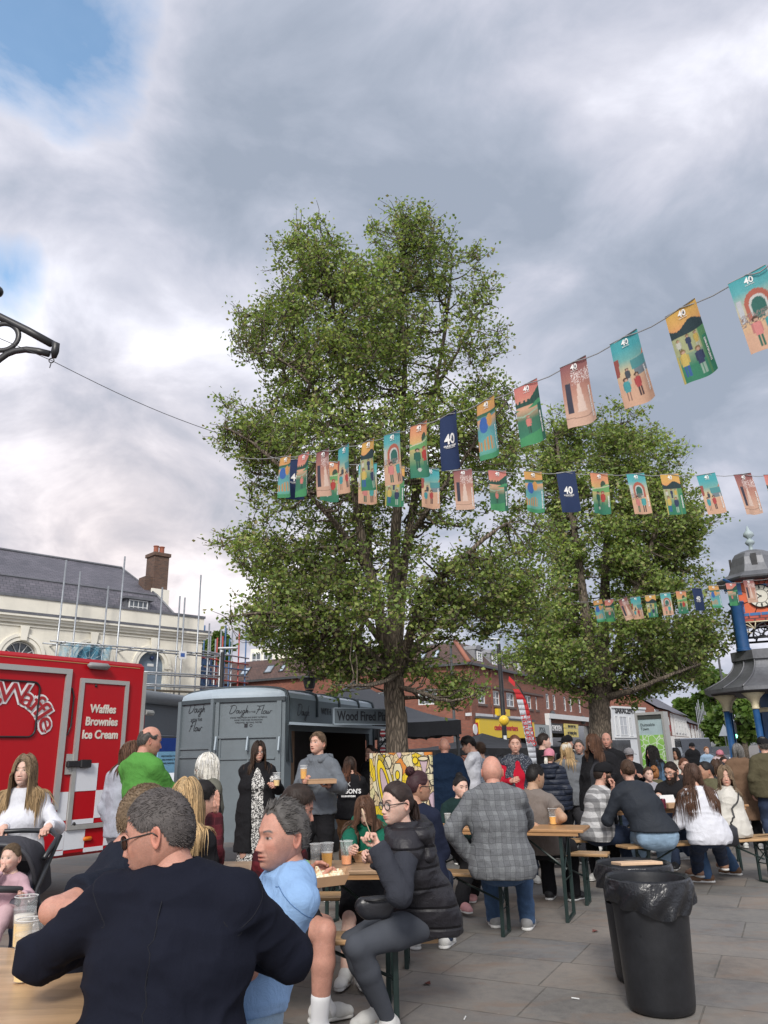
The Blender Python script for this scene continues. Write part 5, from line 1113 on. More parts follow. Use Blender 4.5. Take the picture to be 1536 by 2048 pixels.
mb=MB();mb.bx(dx0+.053,dx1-.053,-.02,-.004,dzb+.053,dzt-.053);door=ft.put(mb,'door',M_TRED);mb=MB();hx,hz=ft.pt(146,1528);mb.bx(hx-.10,hx+.02,-.022,-.003,hz-.11,hz+.11);mb.build('latch_plate',M_ALU,door);mb=MB();mb.box((hx-.01,-.05,hz),(.20,.05,.07),bev=.01);mb.box((hx+.12,-.06,hz),(.14,.05,.09),bev=.01);mb.build('handle',M_BLACK,door)
mb=MB();x_,z_=ft.pt(190,1372);mb.sphere((x_,-.02,z_),.018,10,6);x_,z_=ft.pt(145,1648);mb.sphere((x_,-.022,z_),.022,10,6);mb.build('lock',M_BLACK,door)
# check pattern: real squares of vinyl
q=.0
dw=dx1-dx0-.106;c_=dw/2.0;ch_k=.30;zk=ft.pt(165,1527)[1];ck=MB()
for i in range(2):
 for j in range(5):
  if(i+j)%2==0:
   z1=zk-j*ch_k;z0=max(dzb+.054,z1-ch_k)
   if z1>z0+.02:ck=MB();ck.bx(dx0+.054+i*c_,dx0+.054+(i+1)*c_,-.026,-.0205,z0,z1);ck.build('check_decal',M_TWH,door)
ck=MB()
for i in range(-10,16):
 for j in range(2):
  x0=dx0+i*c_*.9;x1=x0+c_*.9;z1=dzb-.004-j*.2;z0=max(TBt+.03,z1-.2)
  if(i+j)%2==0 and x0>-3.1 and x1<XE-.05 and z1>z0+.03:ck=MB();ck.bx(x0,x1,-.006,-.001,z0,z1);ft.put(ck,'check_decal',M_TWH)
for i in range(1,5):
 for j in range(4):
  x1=fx-.04-(i-1)*c_;x0=x1-c_;z1=zk-.25-j*ch_k;z0=z1-ch_k
  if(i+j)%2==0 and z0>TBt+.5:ck=MB();ck.bx(x0,x1,-.006,-.001,z0,z1);ft.put(ck,'check_decal',M_TWH)
for j in range(5):
 z1=zk-.0-j*ch_k
 if j%2==1:
  for a_,b_ in((fx+.04,dx0-.004),(dx1+.006,XE-.05)):ck=MB();ck.bx(a_,b_,-.006,-.001,max(z1-ch_k,dzb),z1);ft.put(ck,'check_decal',M_TWH)
lm_=MB();x_,z_=ft.pt(193,1333);lm_.box((x_,-.05,z_),(.30,.09,.075),bev=.03);ft.put(lm_,'marker_lamp',pm('lamp_housing',(.25,.25,.25),.4),autosm=50)
mb=MB();x_,z_=ft.pt(173,1677);mb.box((x_,-.02,z_),(.11,.03,.045),bev=.012);ft.put(mb,'side_reflector',pm('orange_reflector',(.65,.16,.01),.3),autosm=50)
mb=MB();z_=ft.pt(150,1326)[1];mb.bx(-3.1,XE-.1,-.006,-.001,z_,z_+.008);ft.put(mb,'gold_line',pm('gold_line',(.42,.25,.10),.5))
def rrect(x0,x1,z0,z1,r,y,n=6):
 pts=[]
 for cx_,cz_,a0 in((x1-r,z1-r,0),(x0+r,z1-r,90),(x0+r,z0+r,180),(x1-r,z0+r,270)):
  for k in range(n+1):a=R(a0+90*k/n);pts.append((cx_+r*math.cos(a),y,cz_+r*math.sin(a)))
 return pts
wx1,wz1=ft.pt(80,1365);wz0=ft.pt(70,1474)[1];mb=MB();mb.tube(rrect(-1.6,wx1,wz0,wz1,.08,-.012),.011,6,closed=True);ft.put(mb,'window_seal',M_BLACK,smooth=True)
wx0,wz1=ft.pt(128,1372)[0],ft.pt(143,1372)[1];mb=MB();x1_=ft.pt(148,1380)[0];mb.tube([(x1_-.10,-.012,wz1),(x1_-.03,-.012,wz1-.03),(x1_,-.012,wz1-.12),(x1_,-.012,wz0+.12),(x1_-.03,-.012,wz0+.03),(x1_-.10,-.012,wz0)],.009,6);ft.put(mb,'seal',M_BLACK,smooth=True)
M_TEXT=pm('cream_letters',(.66,.62,.55),.5)
for i,s_ in enumerate(('Waffles','Brownies','Ice Cream')):
 x_,z_=ft.pt(*((204,1419),(201,1444),(198,1470))[i]);text('lettering',s_,M_TEXT,door,upright(x_,-.024,z_),.135,ext=.006,bold=.004,shear=.08,sx=.86)
 # arched name: white outline behind, red in front
cxx,czz=ft.pt(12,1478);rr_=ft.pt(12,1387)[1]-czz
M_TW2=pm('letter_white',(.78,.76,.76),.4);M_TR2=pm('letter_red',(.36,.015,.02),.4)
for i,(ch_,dg)in enumerate((('s',113),('W',88),('a',66),('f',53),('f',43),('l',34),('e',21))):
 a=R(dg);px_,pz_=cxx+rr_*math.cos(a),czz+rr_*math.sin(a)
 T=Matrix.Translation((px_,-.006,pz_))@Matrix.Rotation(-(a-PI/2),4,'Y')@Matrix.Rotation(PI/2,4,'X')
 ft_=text('letter_outline',ch_,M_TW2,wt,T,.30,ext=.008,bold=.020,sx=1.22);ft_.matrix_local=Matrix.Translation(-wt.location)@ft.M;T2=Matrix.Translation((0,-.008,0))@T
 l2=text('letter',ch_,M_TR2,ft_,T2,.30,ext=.006,bold=.001,sx=1.22)
for xx in(-.9,.0):
 wm=MB();wm.lathe([(.30,-.1),(.33,-.06),(.33,.06),(.30,.1),(.12,.1)],24,M=Matrix.Translation((xx,.2,.33))@Matrix.Rotation(PI/2,4,'X'));ft.put(wm,'wheel',M_BLACK,autosm=40)
# ---------------------------------------------------------------- pizza horsebox
HZ=2.48
def colpt(px,py,z):return onz(px,py,z)if False else None
def atz(px,py,z):
 d=ray(px,py);return CAM+d*((z-CAM.z)/d.z)
def Yfor(px,py,z):return atz(px,py,z).y
P1=at(364,1400,11.9);P2=at(428,1400,11.45);P3=at(571,1400,11.3);P4=at(745,1410,14.6)
M_HB=pm('horsebox_blue_grey',(.145,.175,.195),.6,0,.12,3,.06,30,.01);M_HT=pm('horsebox_roof',(.36,.43,.49),.38,0,.08,2);M_HD=pm('horsebox_dark',(.045,.06,.07),.5)
hb=thing('horsebox_trailer','blue grey horsebox with a rounded roof selling wood fired pizza','food trailer',(P3.x,P3.y,0))
side=(P4-P3);side.z=0;endd=(P3-P2);endd.z=0;back=Vector((side.x,side.y,0)).normalized()
Wd=(P3-P1);Wd.z=0;wid=Wd.length;wn=Wd.normalized();zb=.35;ZC=2.31
fhs=Fr(P3,P4,root=hb);L_=side.length
fhe=Fr(P2,P3,root=hb);LE=endd.length;fhn=Fr(P1,P2,root=hb);LN=(P2-P1).xy.length
mb=MB();mb.bx(0,LN,0,.06,zb,ZC);fhn.put(mb,'nose_panel',M_HB);mb=MB();mb.bx(0,LE,0,.06,zb,ZC);fhe.put(mb,'end_panel',M_HB)
ox0,oz1=fhs.pt(583,1462);ox1,_=fhs.pt(738,1470);oz0=1.05;oz1=fhs.pt(600,1462)[1]
ox0=max(.12,ox0);ox1=min(ox1,L_-.15)
mb=wall_open(fhs,0,L_,zb,ZC,[(ox0,ox1,oz0,min(oz1,ZC-.08))],.06);fhs.put(mb,'side_panel',M_HB)
# roof: barrel over the side-to-side span, running back along the side
nseg=14;rows=[]
def roofring(o,w0,w1):return[tuple(o+w0+(w1-w0)*((1-math.cos(PI*k/nseg))/2)+Vector((0,0,ZC+(HZ-ZC)*math.sin(PI*k/nseg)**.55)))for k in range(nseg+1)]
rloc=hb.location;o_=-Vector((rloc.x,rloc.y,0));v3=lambda p:Vector((p.x,p.y,0))
ring0=roofring(o_,v3(P1)+(v3(P2)-v3(P1))*.5-wn*.0,v3(P3));ring1=roofring(o_,v3(P1)+back*L_,v3(P3)+back*L_);ringf=roofring(o_,v3(P1)+(v3(P2)-v3(P1))*.0,v3(P3));mb=MB()
NR=6;rings=[roofring(o_,v3(P1)+back*(L_*t),v3(P3)+back*(L_*t))for t in np.linspace(0,1,NR)]
front=[tuple(Vector(p)*1)for p in rings[0]]
for a,b in zip(rings[:-1],rings[1:]):
 for k in range(nseg):mb.quad(a[k],a[k+1],b[k+1],b[k])
 # front hip bulging over the nose
mid=o_+v3(P2);fr_ring=[]
for k,p in enumerate(rings[0]):
 t=k/nseg;base=o_+(v3(P1)+(v3(P2)-v3(P1))*min(1,t*2.6)if t<.385 else v3(P2)+(v3(P3)-v3(P2))*((t-.385)/.615));fr_ring.append((base.x,base.y,ZC))
for k in range(nseg):
 a0,a1=Vector(fr_ring[k]),Vector(fr_ring[k+1]);b0,b1=Vector(rings[0][k]),Vector(rings[0][k+1]);prev=(a0,a1)
 for s_ in range(1,6):
  t=s_/5;u=1-math.cos(t*PI/2);vz=math.sin(t*PI/2);q0=a0.lerp(b0,u);q0.z=ZC+(b0.z-ZC)*vz;q1=a1.lerp(b1,u);q1.z=ZC+(b1.z-ZC)*vz;mb.quad(tuple(prev[0]),tuple(prev[1]),tuple(q1),tuple(q0));prev=(q0,q1)
mb.build('roof',M_HT,hb,smooth=True)
for t in(0.02,.30,.55,.80,1.0):
 rg_=roofring(o_,v3(P1)+back*(L_*t),v3(P3)+back*(L_*t));mb=MB();mb.tube([Vector(p)+(Vector((0,0,.012))+(Vector(p)-Vector(rg_[nseg//2]))*.012)for p in rg_]+[Vector(rg_[-1])+Vector((0,0,-.9 if t<.1 or t>.9 else-.25))+wn*.012],.022,6);mb.build('roof_rib',M_HD,hb,smooth=True)
mb=MB();mb.bx(-.01,LN,-.03,-.001,ZC-.05,ZC+.01);fhn.put(mb,'roof_gutter',M_HD);mb=MB();mb.bx(0,LE,-.03,-.001,ZC-.05,ZC+.01);fhe.put(mb,'roof_gutter',M_HD)
mb=MB();mb.bx(-.03,.04,-.04,0,zb,ZC);mb.bx(LN-.03,LN+.03,-.035,0,zb,ZC)
for z_ in(1.62,1.50):mb.bx(.04,LN-.03,-.02,-.001,z_-.015,z_+.015)
fhn.put(mb,'frame',M_HB)
mb=MB();mb.bx(.05,.10,-.035,-.001,zb,ZC-.05);mb.bx(LE-.12,LE-.05,-.035,-.001,zb,ZC-.05);zr=fhe.pt(500,1473)[1];mb.bx(.10,LE-.12,-.03,-.001,zr-.02,zr+.02);z2_=fhe.pt(500,1517)[1];mb.bx(.12,LE-.14,-.02,-.001,z2_-.012,z2_+.012)
fhe.put(mb,'frame',M_HB)
for px in(434,497,560):x_,z_=fhe.pt(px,1485);mb=MB();mb.box((x_,-.05,z_-.02),(.025,.07,.2),rx=R(-14),bev=.006);fhe.put(mb,'bracket',M_HT)
mb=MB()
for px in(440,497,556):x_=fhe.pt(px,1500)[0];mb.bx(x_-.012,x_+.012,-.018,-.001,zb,zr-.02)
fhe.put(mb,'ramp_rib',M_HB)
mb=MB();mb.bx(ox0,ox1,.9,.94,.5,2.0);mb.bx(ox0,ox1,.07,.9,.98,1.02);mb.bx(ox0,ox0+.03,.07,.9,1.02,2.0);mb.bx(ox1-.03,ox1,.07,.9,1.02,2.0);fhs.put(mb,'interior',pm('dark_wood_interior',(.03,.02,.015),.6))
mb=MB();mb.bx(ox0-.03,ox1,-.28,.07,oz0-.04,oz0);fhs.put(mb,'counter',M_HT)
mb=MB();mb.bx(ox0+.05,ox0+.22,.06,.10,1.06,1.95);fhs.put(mb,'timber_post',pm('warm_timber',(.20,.12,.07),.7))
e_=NB('fire_glow');e_.set(Emission_Strength=3.0);e_.b.inputs['Emission Color'].default_value=(1,.16,.03,1);mb=MB();mb.sphere((ox0+.5,.85,1.62),.02,8,6);mb.sphere((ox0+.62,.85,1.35),.03,8,6);mb.sphere((ox0+.4,.82,1.74),.012,8,6);fhs.put(mb,'oven_light',e_.m)
# the raised hatch and its name board
F0=Vector((*at(578,1452,11.05).xy,0));zf=at(578,1452,11.05).z
fa,fb2,fc,fd_=at(581,1443,11.2),at(578,1455,10.9),at(792,1466,12.0),at(745,1440,13.6)
mb=MB();rl=Vector((rloc.x,rloc.y,0));cor=[fhs.M@Vector((ox0-.05,0,min(oz1,ZC-.08)+.09)),fhs.M@Vector((ox1+.1,0,min(oz1,ZC-.08)+.09)),at(790,1459,12.3),at(578,1449,10.75)]
cor=[c-rl for c in cor];up_=Vector((0,0,.035));mb.add([tuple(c)for c in cor]+[tuple(c+up_)for c in cor],[(0,1,2,3),(7,6,5,4),(0,4,5,1),(1,5,6,2),(2,6,7,3),(3,7,4,0)]);mb.build('hatch',M_HT,hb)
for c_i,base in((3,ox0),(2,ox1)):mb=MB();mb.tube([cor[c_i]*.95+cor[0 if c_i==3 else 1]*.05,(fhs.M@Vector((base,-.02,oz0+.35)))-rl],.014,6);mb.build('strut',M_HD,hb)
na,nb_=at(667,1431,10.98),at(788,1445.5,11.68);fb3=Fr(na,nb_,root=hb);zA=fb3.pt(667,1415)[1];zB=fb3.pt(667,1449)[1];xB=(nb_-na).xy.length
mb=MB();mb.bx(0,xB,0,.03,zB,zA);sb=fb3.put(mb,'name_board',pm('board_blue_grey',(.10,.125,.145),.6));mb=MB();
for(a,b,c,d)in((0,xB,zA-.012,zA),(0,xB,zB,zB+.012),(0,.012,zB,zA)):mb.bx(a,b,-.006,-.001,c,d)
mb.build('board_edge',M_HT,sb);M_INK=pm('dark_ink',(.012,.014,.02),.6);xw=fb3.pt(674,1432)[0];xw2=fb3.pt(776,1437)[0];w_=text('lettering','Wood Fired Pizza',M_INK,sb,upright(xw,-.008,(zA+zB)/2),.185,ext=.004,bold=.002,align='LEFT',sx=(xw2-xw)/1.24)
# brush-script lettering drawn as strokes
GL={'D':([[(.12,.62),(.05,.45),(.02,.2),(.0,.02),(.12,-.02),(.35,.08),(.5,.32),(.5,.52),(.38,.66),(.15,.68),(-.06,.6)]],.58),'o':([[(.14,.26),(.02,.2),(.0,.08),(.08,0),(.18,.08),(.17,.22),(.12,.26),(.25,.2)]],.27),'u':([[(.0,.25),(-.02,.06),(.06,0),(.15,.1),(.2,.25),(.17,.06),(.25,.02)]],.29),
'g':([[(.17,.24),(.05,.22),(.0,.08),(.08,.0),(.17,.1),(.19,.24),(.14,-.15),(.02,-.3),(-.05,-.22),(.1,-.04),(.26,.06)]],.28),'h':([[(.06,.66),(.0,.0)],[(.02,.1),(.1,.24),(.17,.22),(.15,.04),(.24,.02)]],.3),'F':([[(-.02,.66),(.25,.62),(.6,.7)],[(.25,.62),(.16,.3),(.06,.0)],[(.06,.34),(.2,.34),(.36,.38)]],.48),'l':([[(.1,.66),(.02,.2),(.03,.02),(.12,.06)]],.16),'w':([[(.0,.24),(.0,.04),(.08,.02),(.14,.22),(.15,.04),(.22,.02),(.3,.2),(.32,.25),(.45,.22)]],.45)}
def script(fr,s,x,z,size,y=-.006,name='script_lettering',th=.022):
 mb=MB();cx_=x
 for ch_ in s:
  g_,adv=GL[ch_]
  for st in g_:
   pts=[Vector((a+b*.22,0,b))for a,b in st];sm=[]
   for i in range(len(pts)-1):
    p0,p1,p2,p3=pts[max(i-1,0)],pts[i],pts[i+1],pts[min(i+2,len(pts)-1)]
    for k in range(4):t=k/4;sm.append(.5*((2*p1)+(p2-p0)*t+(2*p0-5*p1+4*p2-p3)*t*t+(3*p1-p0-3*p2+p3)*t**3))
   sm.append(pts[-1]);mb.tube([(cx_+p.x*size,y,z+p.z*size)for p in sm],[(th*size*(.6+.6*abs(math.sin(i*.5))),.002)for i in range(len(sm))],5,ref=(0,1,0))
  cx_+=adv*size
 return fr.put(mb,name,M_INK)
def capsline(fr,a,s,size,dx=0):x_,z_=fr.pt(*a);return fr.text('lettering',s,M_INK,x_+dx,-.004,z_,size,ext=.002)
x_,z_=fhn.pt(378,1426);script(fhn,'Dough',x_,z_,.22);capsline(fhn,(393,1440),'WITH THE',.055);x_,z_=fhn.pt(378,1463);script(fhn,'Flow',x_,z_,.22)
x_,z_=fhe.pt(459,1427);script(fhe,'Dough',x_,z_,.17);capsline(fhe,(500,1424),'WITH THE',.035);x_,z_=fhe.pt(511,1428);script(fhe,'Flow',x_,z_,.18)
for k,s_ in enumerate(('WOOD FIRED PIZZA AND EVENT CATERING','HAND STRETCHED SOURDOUGH','WEDDINGS  FESTIVALS  PARTIES')):capsline(fhe,(497,1435+5*k),s_,.028)
mb=MB();x_,z_=fhe.pt(492,1451);mb.box((x_,-.004,z_),(.05,.004,.055),bev=.002);mb.lathe([(.016,-.002),(.022,-.002),(.022,.002),(.016,.002)],14,M=Matrix.Translation((fhe.pt(502,1451)[0],-.004,z_))@Matrix.Rotation(PI/2,4,'X'),cap=False);fhe.put(mb,'social_icons',M_INK)
x_,z_=fhs.pt(594,1430);script(fhs,'Dough',x_,min(z_,ZC-.17),.24,y=-.01);x_,z_=fhs.pt(652,1424);fhs.text('lettering','WITH',M_INK,x_,-.006,min(z_,ZC-.12),.15,ext=.003)
for i in range(2):wm=MB();wm.lathe([(.26,-.09),(.3,-.06),(.3,.06),(.26,.09),(.1,.09)],24,M=Matrix.Translation((1.2+.75*i,.12,.3))@Matrix.Rotation(PI/2,4,'X'));fhs.put(wm,'wheel',M_BLACK,autosm=40)
# hot dog board
tb=at(766,1480,14.2);hd=thing('menu_board','black hot dog menu board with red round badges between the horsebox and the tree trunk','sign',(tb.x,tb.y,0));fm=Fr(at(748,1500,14),at(800,1500,14.2),root=hd);x0,z1=fm.pt(755,1456);x1=fm.pt(800,1456)[0];mb=MB();mb.bx(x0,x1,0,.03,.9,z1);mp=fm.put(mb,'panel',M_BLACK);xx,zz=fm.pt(759,1479);text('lettering','HOT DOG',M_LW,mp,upright(xx,-.005,zz),.085,ext=.003,bold=.003,align='LEFT')
for py,s_ in((1488,'CLASSIC'),(1495,'CHILLI')):xx,zz=fm.pt(759,py);text('lettering',s_,M_LW,mp,upright(xx,-.005,zz),.04,ext=.003,align='LEFT')
for py in(1467,1500):xx,zz=fm.pt(765,py);mb=MB();mb.lathe([(.001,-.003),(.055,-.003),(.055,.003),(.001,.003)],20,M=Matrix.Translation((xx,-.008,zz))@Matrix.Rotation(PI/2,4,'X'));bd=mb.build('badge',M_RED,mp);mb=MB();mb.bx(xx-.05,xx+.05,-.016,-.0115,zz-.012,zz+.012);mb.bx(xx-.04,xx+.04,-.016,-.0115,zz+.05,zz+.08);mb.build('badge_band',M_WHITE,bd)
mb=MB();mb.bx(x0+.03,x0+.07,0,.03,0,.9);mb.bx(x1-.07,x1-.03,0,.03,0,.9);fm.put(mb,'stand',M_BLACK)
# ---------------------------------------------------------------- gazebos
M_CANV=pm('black_canvas',(.030,.031,.035),.75,0,.2,3,.25,6,.05);M_CANT=pm('grey_canopy',(.11,.115,.125),.7,0,.15,2,.2,3,.05)
def gazebo(label,c,half,eave,peak,rz,val=.28,leg=M_DGREY,top=M_CANT):
 t=thing('gazebo',label,'gazebo',(c[0],c[1],0),rz,'black market gazebos');h=half;mb=MB();N_=10
 for sd in range(4):
  M_=Matrix.Rotation(sd*PI/2,4,'Z')
  for i in range(N_):
   for j in range(6):
    def q(i,j):u=-1+2*i/N_;v=j/6;r=h*(1-v);sag=-.10*math.sin(v*PI)-.05*(1-u*u)*(1-v);return tuple(M_@Vector((u*r,-r,eave+(peak-eave)*(v**1.15)+sag)))
    mb.quad(q(i,j),q(i+1,j),q(i+1,j+1),q(i,j+1))
 cnp=mb.build('canopy',top,t,smooth=True);mb=MB()
 for sd in range(4):
  M_=Matrix.Rotation(sd*PI/2,4,'Z');K=24
  for i in range(K):
   def q(i,z):u=-1+2*i/K;return tuple(M_@Vector((u*h*1.003,-h*1.003-.015*math.sin(i*1.9),z-.05*(1-u*u)+(.012*math.sin(i*1.3)if z<eave else 0))))
   mb.quad(q(i,eave-val),q(i+1,eave-val),q(i+1,eave),q(i,eave))
 mb.build('valance',M_CANV,t,smooth=True)
 for sx_ in(-1,1):
  for sy in(-1,1):mb=MB();mb.box((sx_*(h-.05),sy*(h-.05),eave/2),(.05,.05,eave-.06));mb.build('leg',leg,t)
 mb=MB()
 for sd in range(4):
  M_=Matrix.Rotation(sd*PI/2,4,'Z')
  for k in range(4):x0=-h+k*h/2;za,zb_=(eave-.05,eave-.35)if k%2 else(eave-.35,eave-.05);mb.tube([M_@Vector((x0,-h+.05,za)),M_@Vector((x0+h/2,-h+.05,zb_))],.013,5)
 mb.build('truss',leg,t);return t
ec=at(921,1452,15.8);gc=Vector((ec.x,ec.y))-Vector((1.7*math.cos(R(20))+1.7*math.sin(R(20)),1.7*math.sin(R(20))-1.7*math.cos(R(20))));gazebo('large grey topped black gazebo directly behind the tree trunk',(gc.x,gc.y),1.7,at(905,1452,15.8).z+.12,at(762,1362,17.2).z,R(20))
g2=at(965,1480,21.5);gazebo('low black gazebo below the yellow shop sign',(g2.x,g2.y),1.7,at(965,1494,20).z,at(965,1470,21.5).z+.05,R(30),.16,top=M_CANV)
# ---------------------------------------------------------------- clock pavilion
CYD=18.5;cc=at(1504,1110,CYD);kz=lambda py,px=1500,Y=CYD:at(px,py,Y).z
ct=thing('clock_pavilion','market pavilion with a flared lead roof, blue columns and an orange clock turret','clock tower',(cc.x,cc.y,0));RZ=R(-27)
ez=kz(1386,1412,CYD-.3)+.05;z1=kz(1305);z2=kz(1290);zp0=kz(1287);zp1=kz(1166);zd=kz(1102);zf_=kz(1052);RE=1.66
Mr=Matrix.Rotation(RZ,4,'Z')
def octo(mb,prof,n=8,rot=PI/8,sm=1):
 b=len(mb.v)
 for r_,z_ in prof:
  for j in range(n):a=2*PI*j/n+rot;mb.v.append(tuple(Mr@Vector((r_*math.cos(a),r_*math.sin(a),z_))))
 for i in range(len(prof)-1):
  for j in range(n):mb.f.append((b+i*n+j,b+i*n+(j+1)%n,b+(i+1)*n+(j+1)%n,b+(i+1)*n+j));mb.m.append(0)
 mb.f.append(tuple(b+j for j in range(n-1,-1,-1)));mb.m.append(0);mb.f.append(tuple(b+(len(prof)-1)*n+j for j in range(n)));mb.m.append(0)
prof=[(RE-.1,ez-.06),(RE,ez-.05),(RE,ez+.03)]+[(.86+(RE-.86)*(1-t)**2.3,ez+.03+(z1-.22-ez)*t**.95)for t in np.linspace(.08,1,9)]+[(.92,z1-.21),(.92,z1),(.80,z1+.02)]
mb=MB();octo(mb,prof);rf_=mb.build('roof',M_LEAD,ct);mb=MB()
for j in range(16):
 a=2*PI*j/16+PI/8;k_=1 if j%2==0 else math.cos(PI/8);mb.tube([Mr@Vector(((r_*k_+.012)*math.cos(a),(r_*k_+.012)*math.sin(a),z_+.01))for r_,z_ in prof[2:-3]],.022,5)
mb.build('roof_seam',M_LEAD,rf_,smooth=True)
mb=MB();octo(mb,[(.3,ez-.1),(RE-.15,ez-.09),(RE-.12,ez-.045)]);mb.build('soffit',pm('soffit_dark',(.045,.04,.04),.7),ct)
M_CRM=pm('cream_paint',(.60,.53,.36),.5);M_ORG=pm('orange_panel',(.62,.11,.03),.5);M_TER=brick_mat('turret_brick',(.45,.10,.07),(.36,.07,.05),(.12,.05,.05),.12,.09,.012)
for j in range(8):
 a=2*PI*j/8+PI/8;p=Mr@Vector((1.22*math.cos(a),1.22*math.sin(a),0));mb=MB();mb.lathe([(.11,0),(.11,.12),(.075,.16),(.07,ez-.45)],14,(p.x,p.y,0));cl=mb.build('column',M_BLUEP,ct,smooth=True);mb=MB();mb.lathe([(.085,ez-.46),(.09,ez-.44),(.075,ez-.42),(.08,ez-.34),(.13,ez-.22),(.25,ez-.1)],14,(p.x,p.y,0));mb.build('capital',M_CRM,cl,smooth=True)
mb=MB();octo(mb,[(.48,0),(.48,.3),(.42,.34),(.42,ez-.1)]);mb.build('core',M_BLUEP,ct);mb=MB();octo(mb,[(.45,ez-.5),(.46,ez-.45),(.45,ez-.4)]);mb.build('core_band',M_CRM,ct)
# turret: square with corner piers
RZ=R(-24);Mr=Matrix.Rotation(RZ,4,'Z');hw=.50;mb=MB();M0=Mr
tur=MB();tb_=MB();zmid=kz(1237);zar=kz(1283)
for sd in range(4):
 T=Mr@Matrix.Rotation(sd*PI/2,4,'Z');sub=thing if False else None
 face=MB();face.add([(-hw,-hw,zmid),(hw,-hw,zmid),(hw,-hw,zp1),(-hw,-hw,zp1)],[(0,1,2,3)],T);fo_=face.build('clock_panel',M_ORG,ct)
 H_=zp1-zmid;tl_=[(x0+.008,x1-.008,zmid+za*H_+.01,zmid+zb_*H_-.01)for x0,x1,za,zb_ in((-hw,-hw+.2,.0,.10),(-hw+.2,-.05,0,.1),(-.05,.3,0,.1),(.3,hw,0,.1),(-hw,-hw+.12,.1,.45),(hw-.12,hw,.1,.45),(-hw,-hw+.12,.6,.95),(hw-.12,hw,.6,.95))]+[(x0,x0+.2,zp1-.25,zp1-.13)for x0 in(-.25,-.02,.2)]
 for q4 in tl_:tile=MB();tile.bx(q4[0],q4[1],-hw-.014,-hw-.002,q4[2],q4[3]);tile.v=[tuple(T@Vector(v))for v in tile.v];tile.build('blue_tile',pm('tile_blue',(.03,.13,.32),.45),fo_)
 bt_=MB();bt_.bx(-hw,hw,-hw-.008,-hw-.002,zp1-.11,zp1-.0);bt_.bx(-hw,hw,-hw-.01,-hw-.002,zmid-.12,zmid-.0);bt_.v=[tuple(T@Vector(v))for v in bt_.v];bt_.build('brick_band',M_TER,fo_)
 ln=MB();zc_=(zmid+zp1)/2+.02
 for k in range(8):a=R(45*k+22);ln.tube([T@Vector((.28*math.cos(a),-hw-.006,zc_+.28*math.sin(a))),T@Vector((.6*math.cos(a)*.82,-hw-.006,zc_+.6*math.sin(a)*.75))],.008,4)
 ln.build('leading',M_BLACK,fo_)
 ck_=MB();TT=T@Matrix.Translation((0,-hw-.03,zc_))@Matrix.Rotation(PI/2,4,'X');ck_.lathe([(.001,-.01),(.27,-.01),(.27,.012),(.001,.012)],32,M=TT);co_=ck_.build('clock_face',pm('clock_white',(.62,.60,.52),.5),fo_)
 rg_=MB();
 for rr2,tt2 in((.275,.014),(.165,.006)):rg_.tube([TT@Vector((rr2*math.cos(2*PI*k/32),rr2*math.sin(2*PI*k/32),.014))for k in range(32)],tt2,5,closed=True)
 for k in range(12):
  a=2*PI*k/12
  for da in(-.06,.06)if k%3 else(-.09,0,.09):rg_.tube([TT@Vector((.18*math.cos(a+da*.7),.18*math.sin(a+da*.7),.014)),TT@Vector((.255*math.cos(a+da*.5),.255*math.sin(a+da*.5),.014))],.006,4)
 rg_.build('numeral_ring',M_BLACK,co_);hd_=MB()
 for a,l_ in((R(90+47),.2),(R(180+32),.15)):hd_.tube([TT@Vector((-.03*math.cos(a),-.03*math.sin(a),.022)),TT@Vector((l_*math.cos(a),l_*math.sin(a),.022))],.010,5)
 hd_.build('clock_hand',M_BLACK,co_)
 # open arch below with radiating bars
 ar=MB();zz0=zar+.05;r0,r1=.16,.36
 for rr2 in(r0,r1):ar.tube([T@Vector((.06+rr2*math.cos(PI*k/16),-hw,zz0+rr2*math.sin(PI*k/16)))for k in range(17)],.022,6)
 for k in range(1,7):a=PI*k/7;ar.tube([T@Vector((.06+r0*math.cos(a),-hw,zz0+r0*math.sin(a))),T@Vector((.06+r1*math.cos(a),-hw,zz0+r1*math.sin(a)))],.012,5)
 ar.tube([T@Vector((-hw,-hw,zz0)),T@Vector((hw,-hw,zz0))],.03,6);ar.build('arch_tracery',M_BLACK,ct,smooth=True)
 cr=MB();ztop=zmid-.14
 cr.tube([T@Vector((-hw+.02,-hw-.01,ztop)),T@Vector((-hw+.05,-hw-.01,zz0+.05))],.018,5);cr.tube([T@Vector((hw-.02,-hw-.01,ztop)),T@Vector((hw-.05,-hw-.01,zz0+.05))],.018,5);cr.tube([T@Vector((-hw,-hw-.01,ztop)),T@Vector((hw,-hw-.01,ztop))],.018,5)
 for sx_ in(-1,1):
  for dx_ in(.0,.14,.3):cr.tube([T@Vector((sx_*(hw-dx_),-hw-.01,ztop)),T@Vector((.06+sx_*.30,-hw-.01,zz0+.20))],.013,5)
  cr.tube([T@Vector((sx_*hw,-hw-.01,zz0+.2)),T@Vector((.06+sx_*.38,-hw-.01,zz0+.1))],.013,5)
 cr.build('tracery',M_CRM,ct,smooth=True)
for sx_ in(-1,1):
 for sy in(-1,1):
  p=Mr@Vector((sx_*(hw+.06),sy*(hw+.06),0));mb=MB();zt2=kz(1218);mb.lathe([(.17,z1),(.17,z1+.05),(.145,z1+.07),(.14,zt2),(.19,zt2+.1),(.15,zt2+.13),(.06,zt2+.16)],14,(p.x,p.y,0));mb.build('corner_pier',M_BLUEP,ct,autosm=40)
  mb=MB();mb.tube([(p.x,p.y,zt2+.1),(p.x,p.y,zp1-.28),(p.x*1.05,p.y*1.05,zp1-.06),(p.x*1.35,p.y*1.35,zp1+.02)],[.05,.05,.05,.03],6);mb.build('bracket',M_BLUEP,ct)
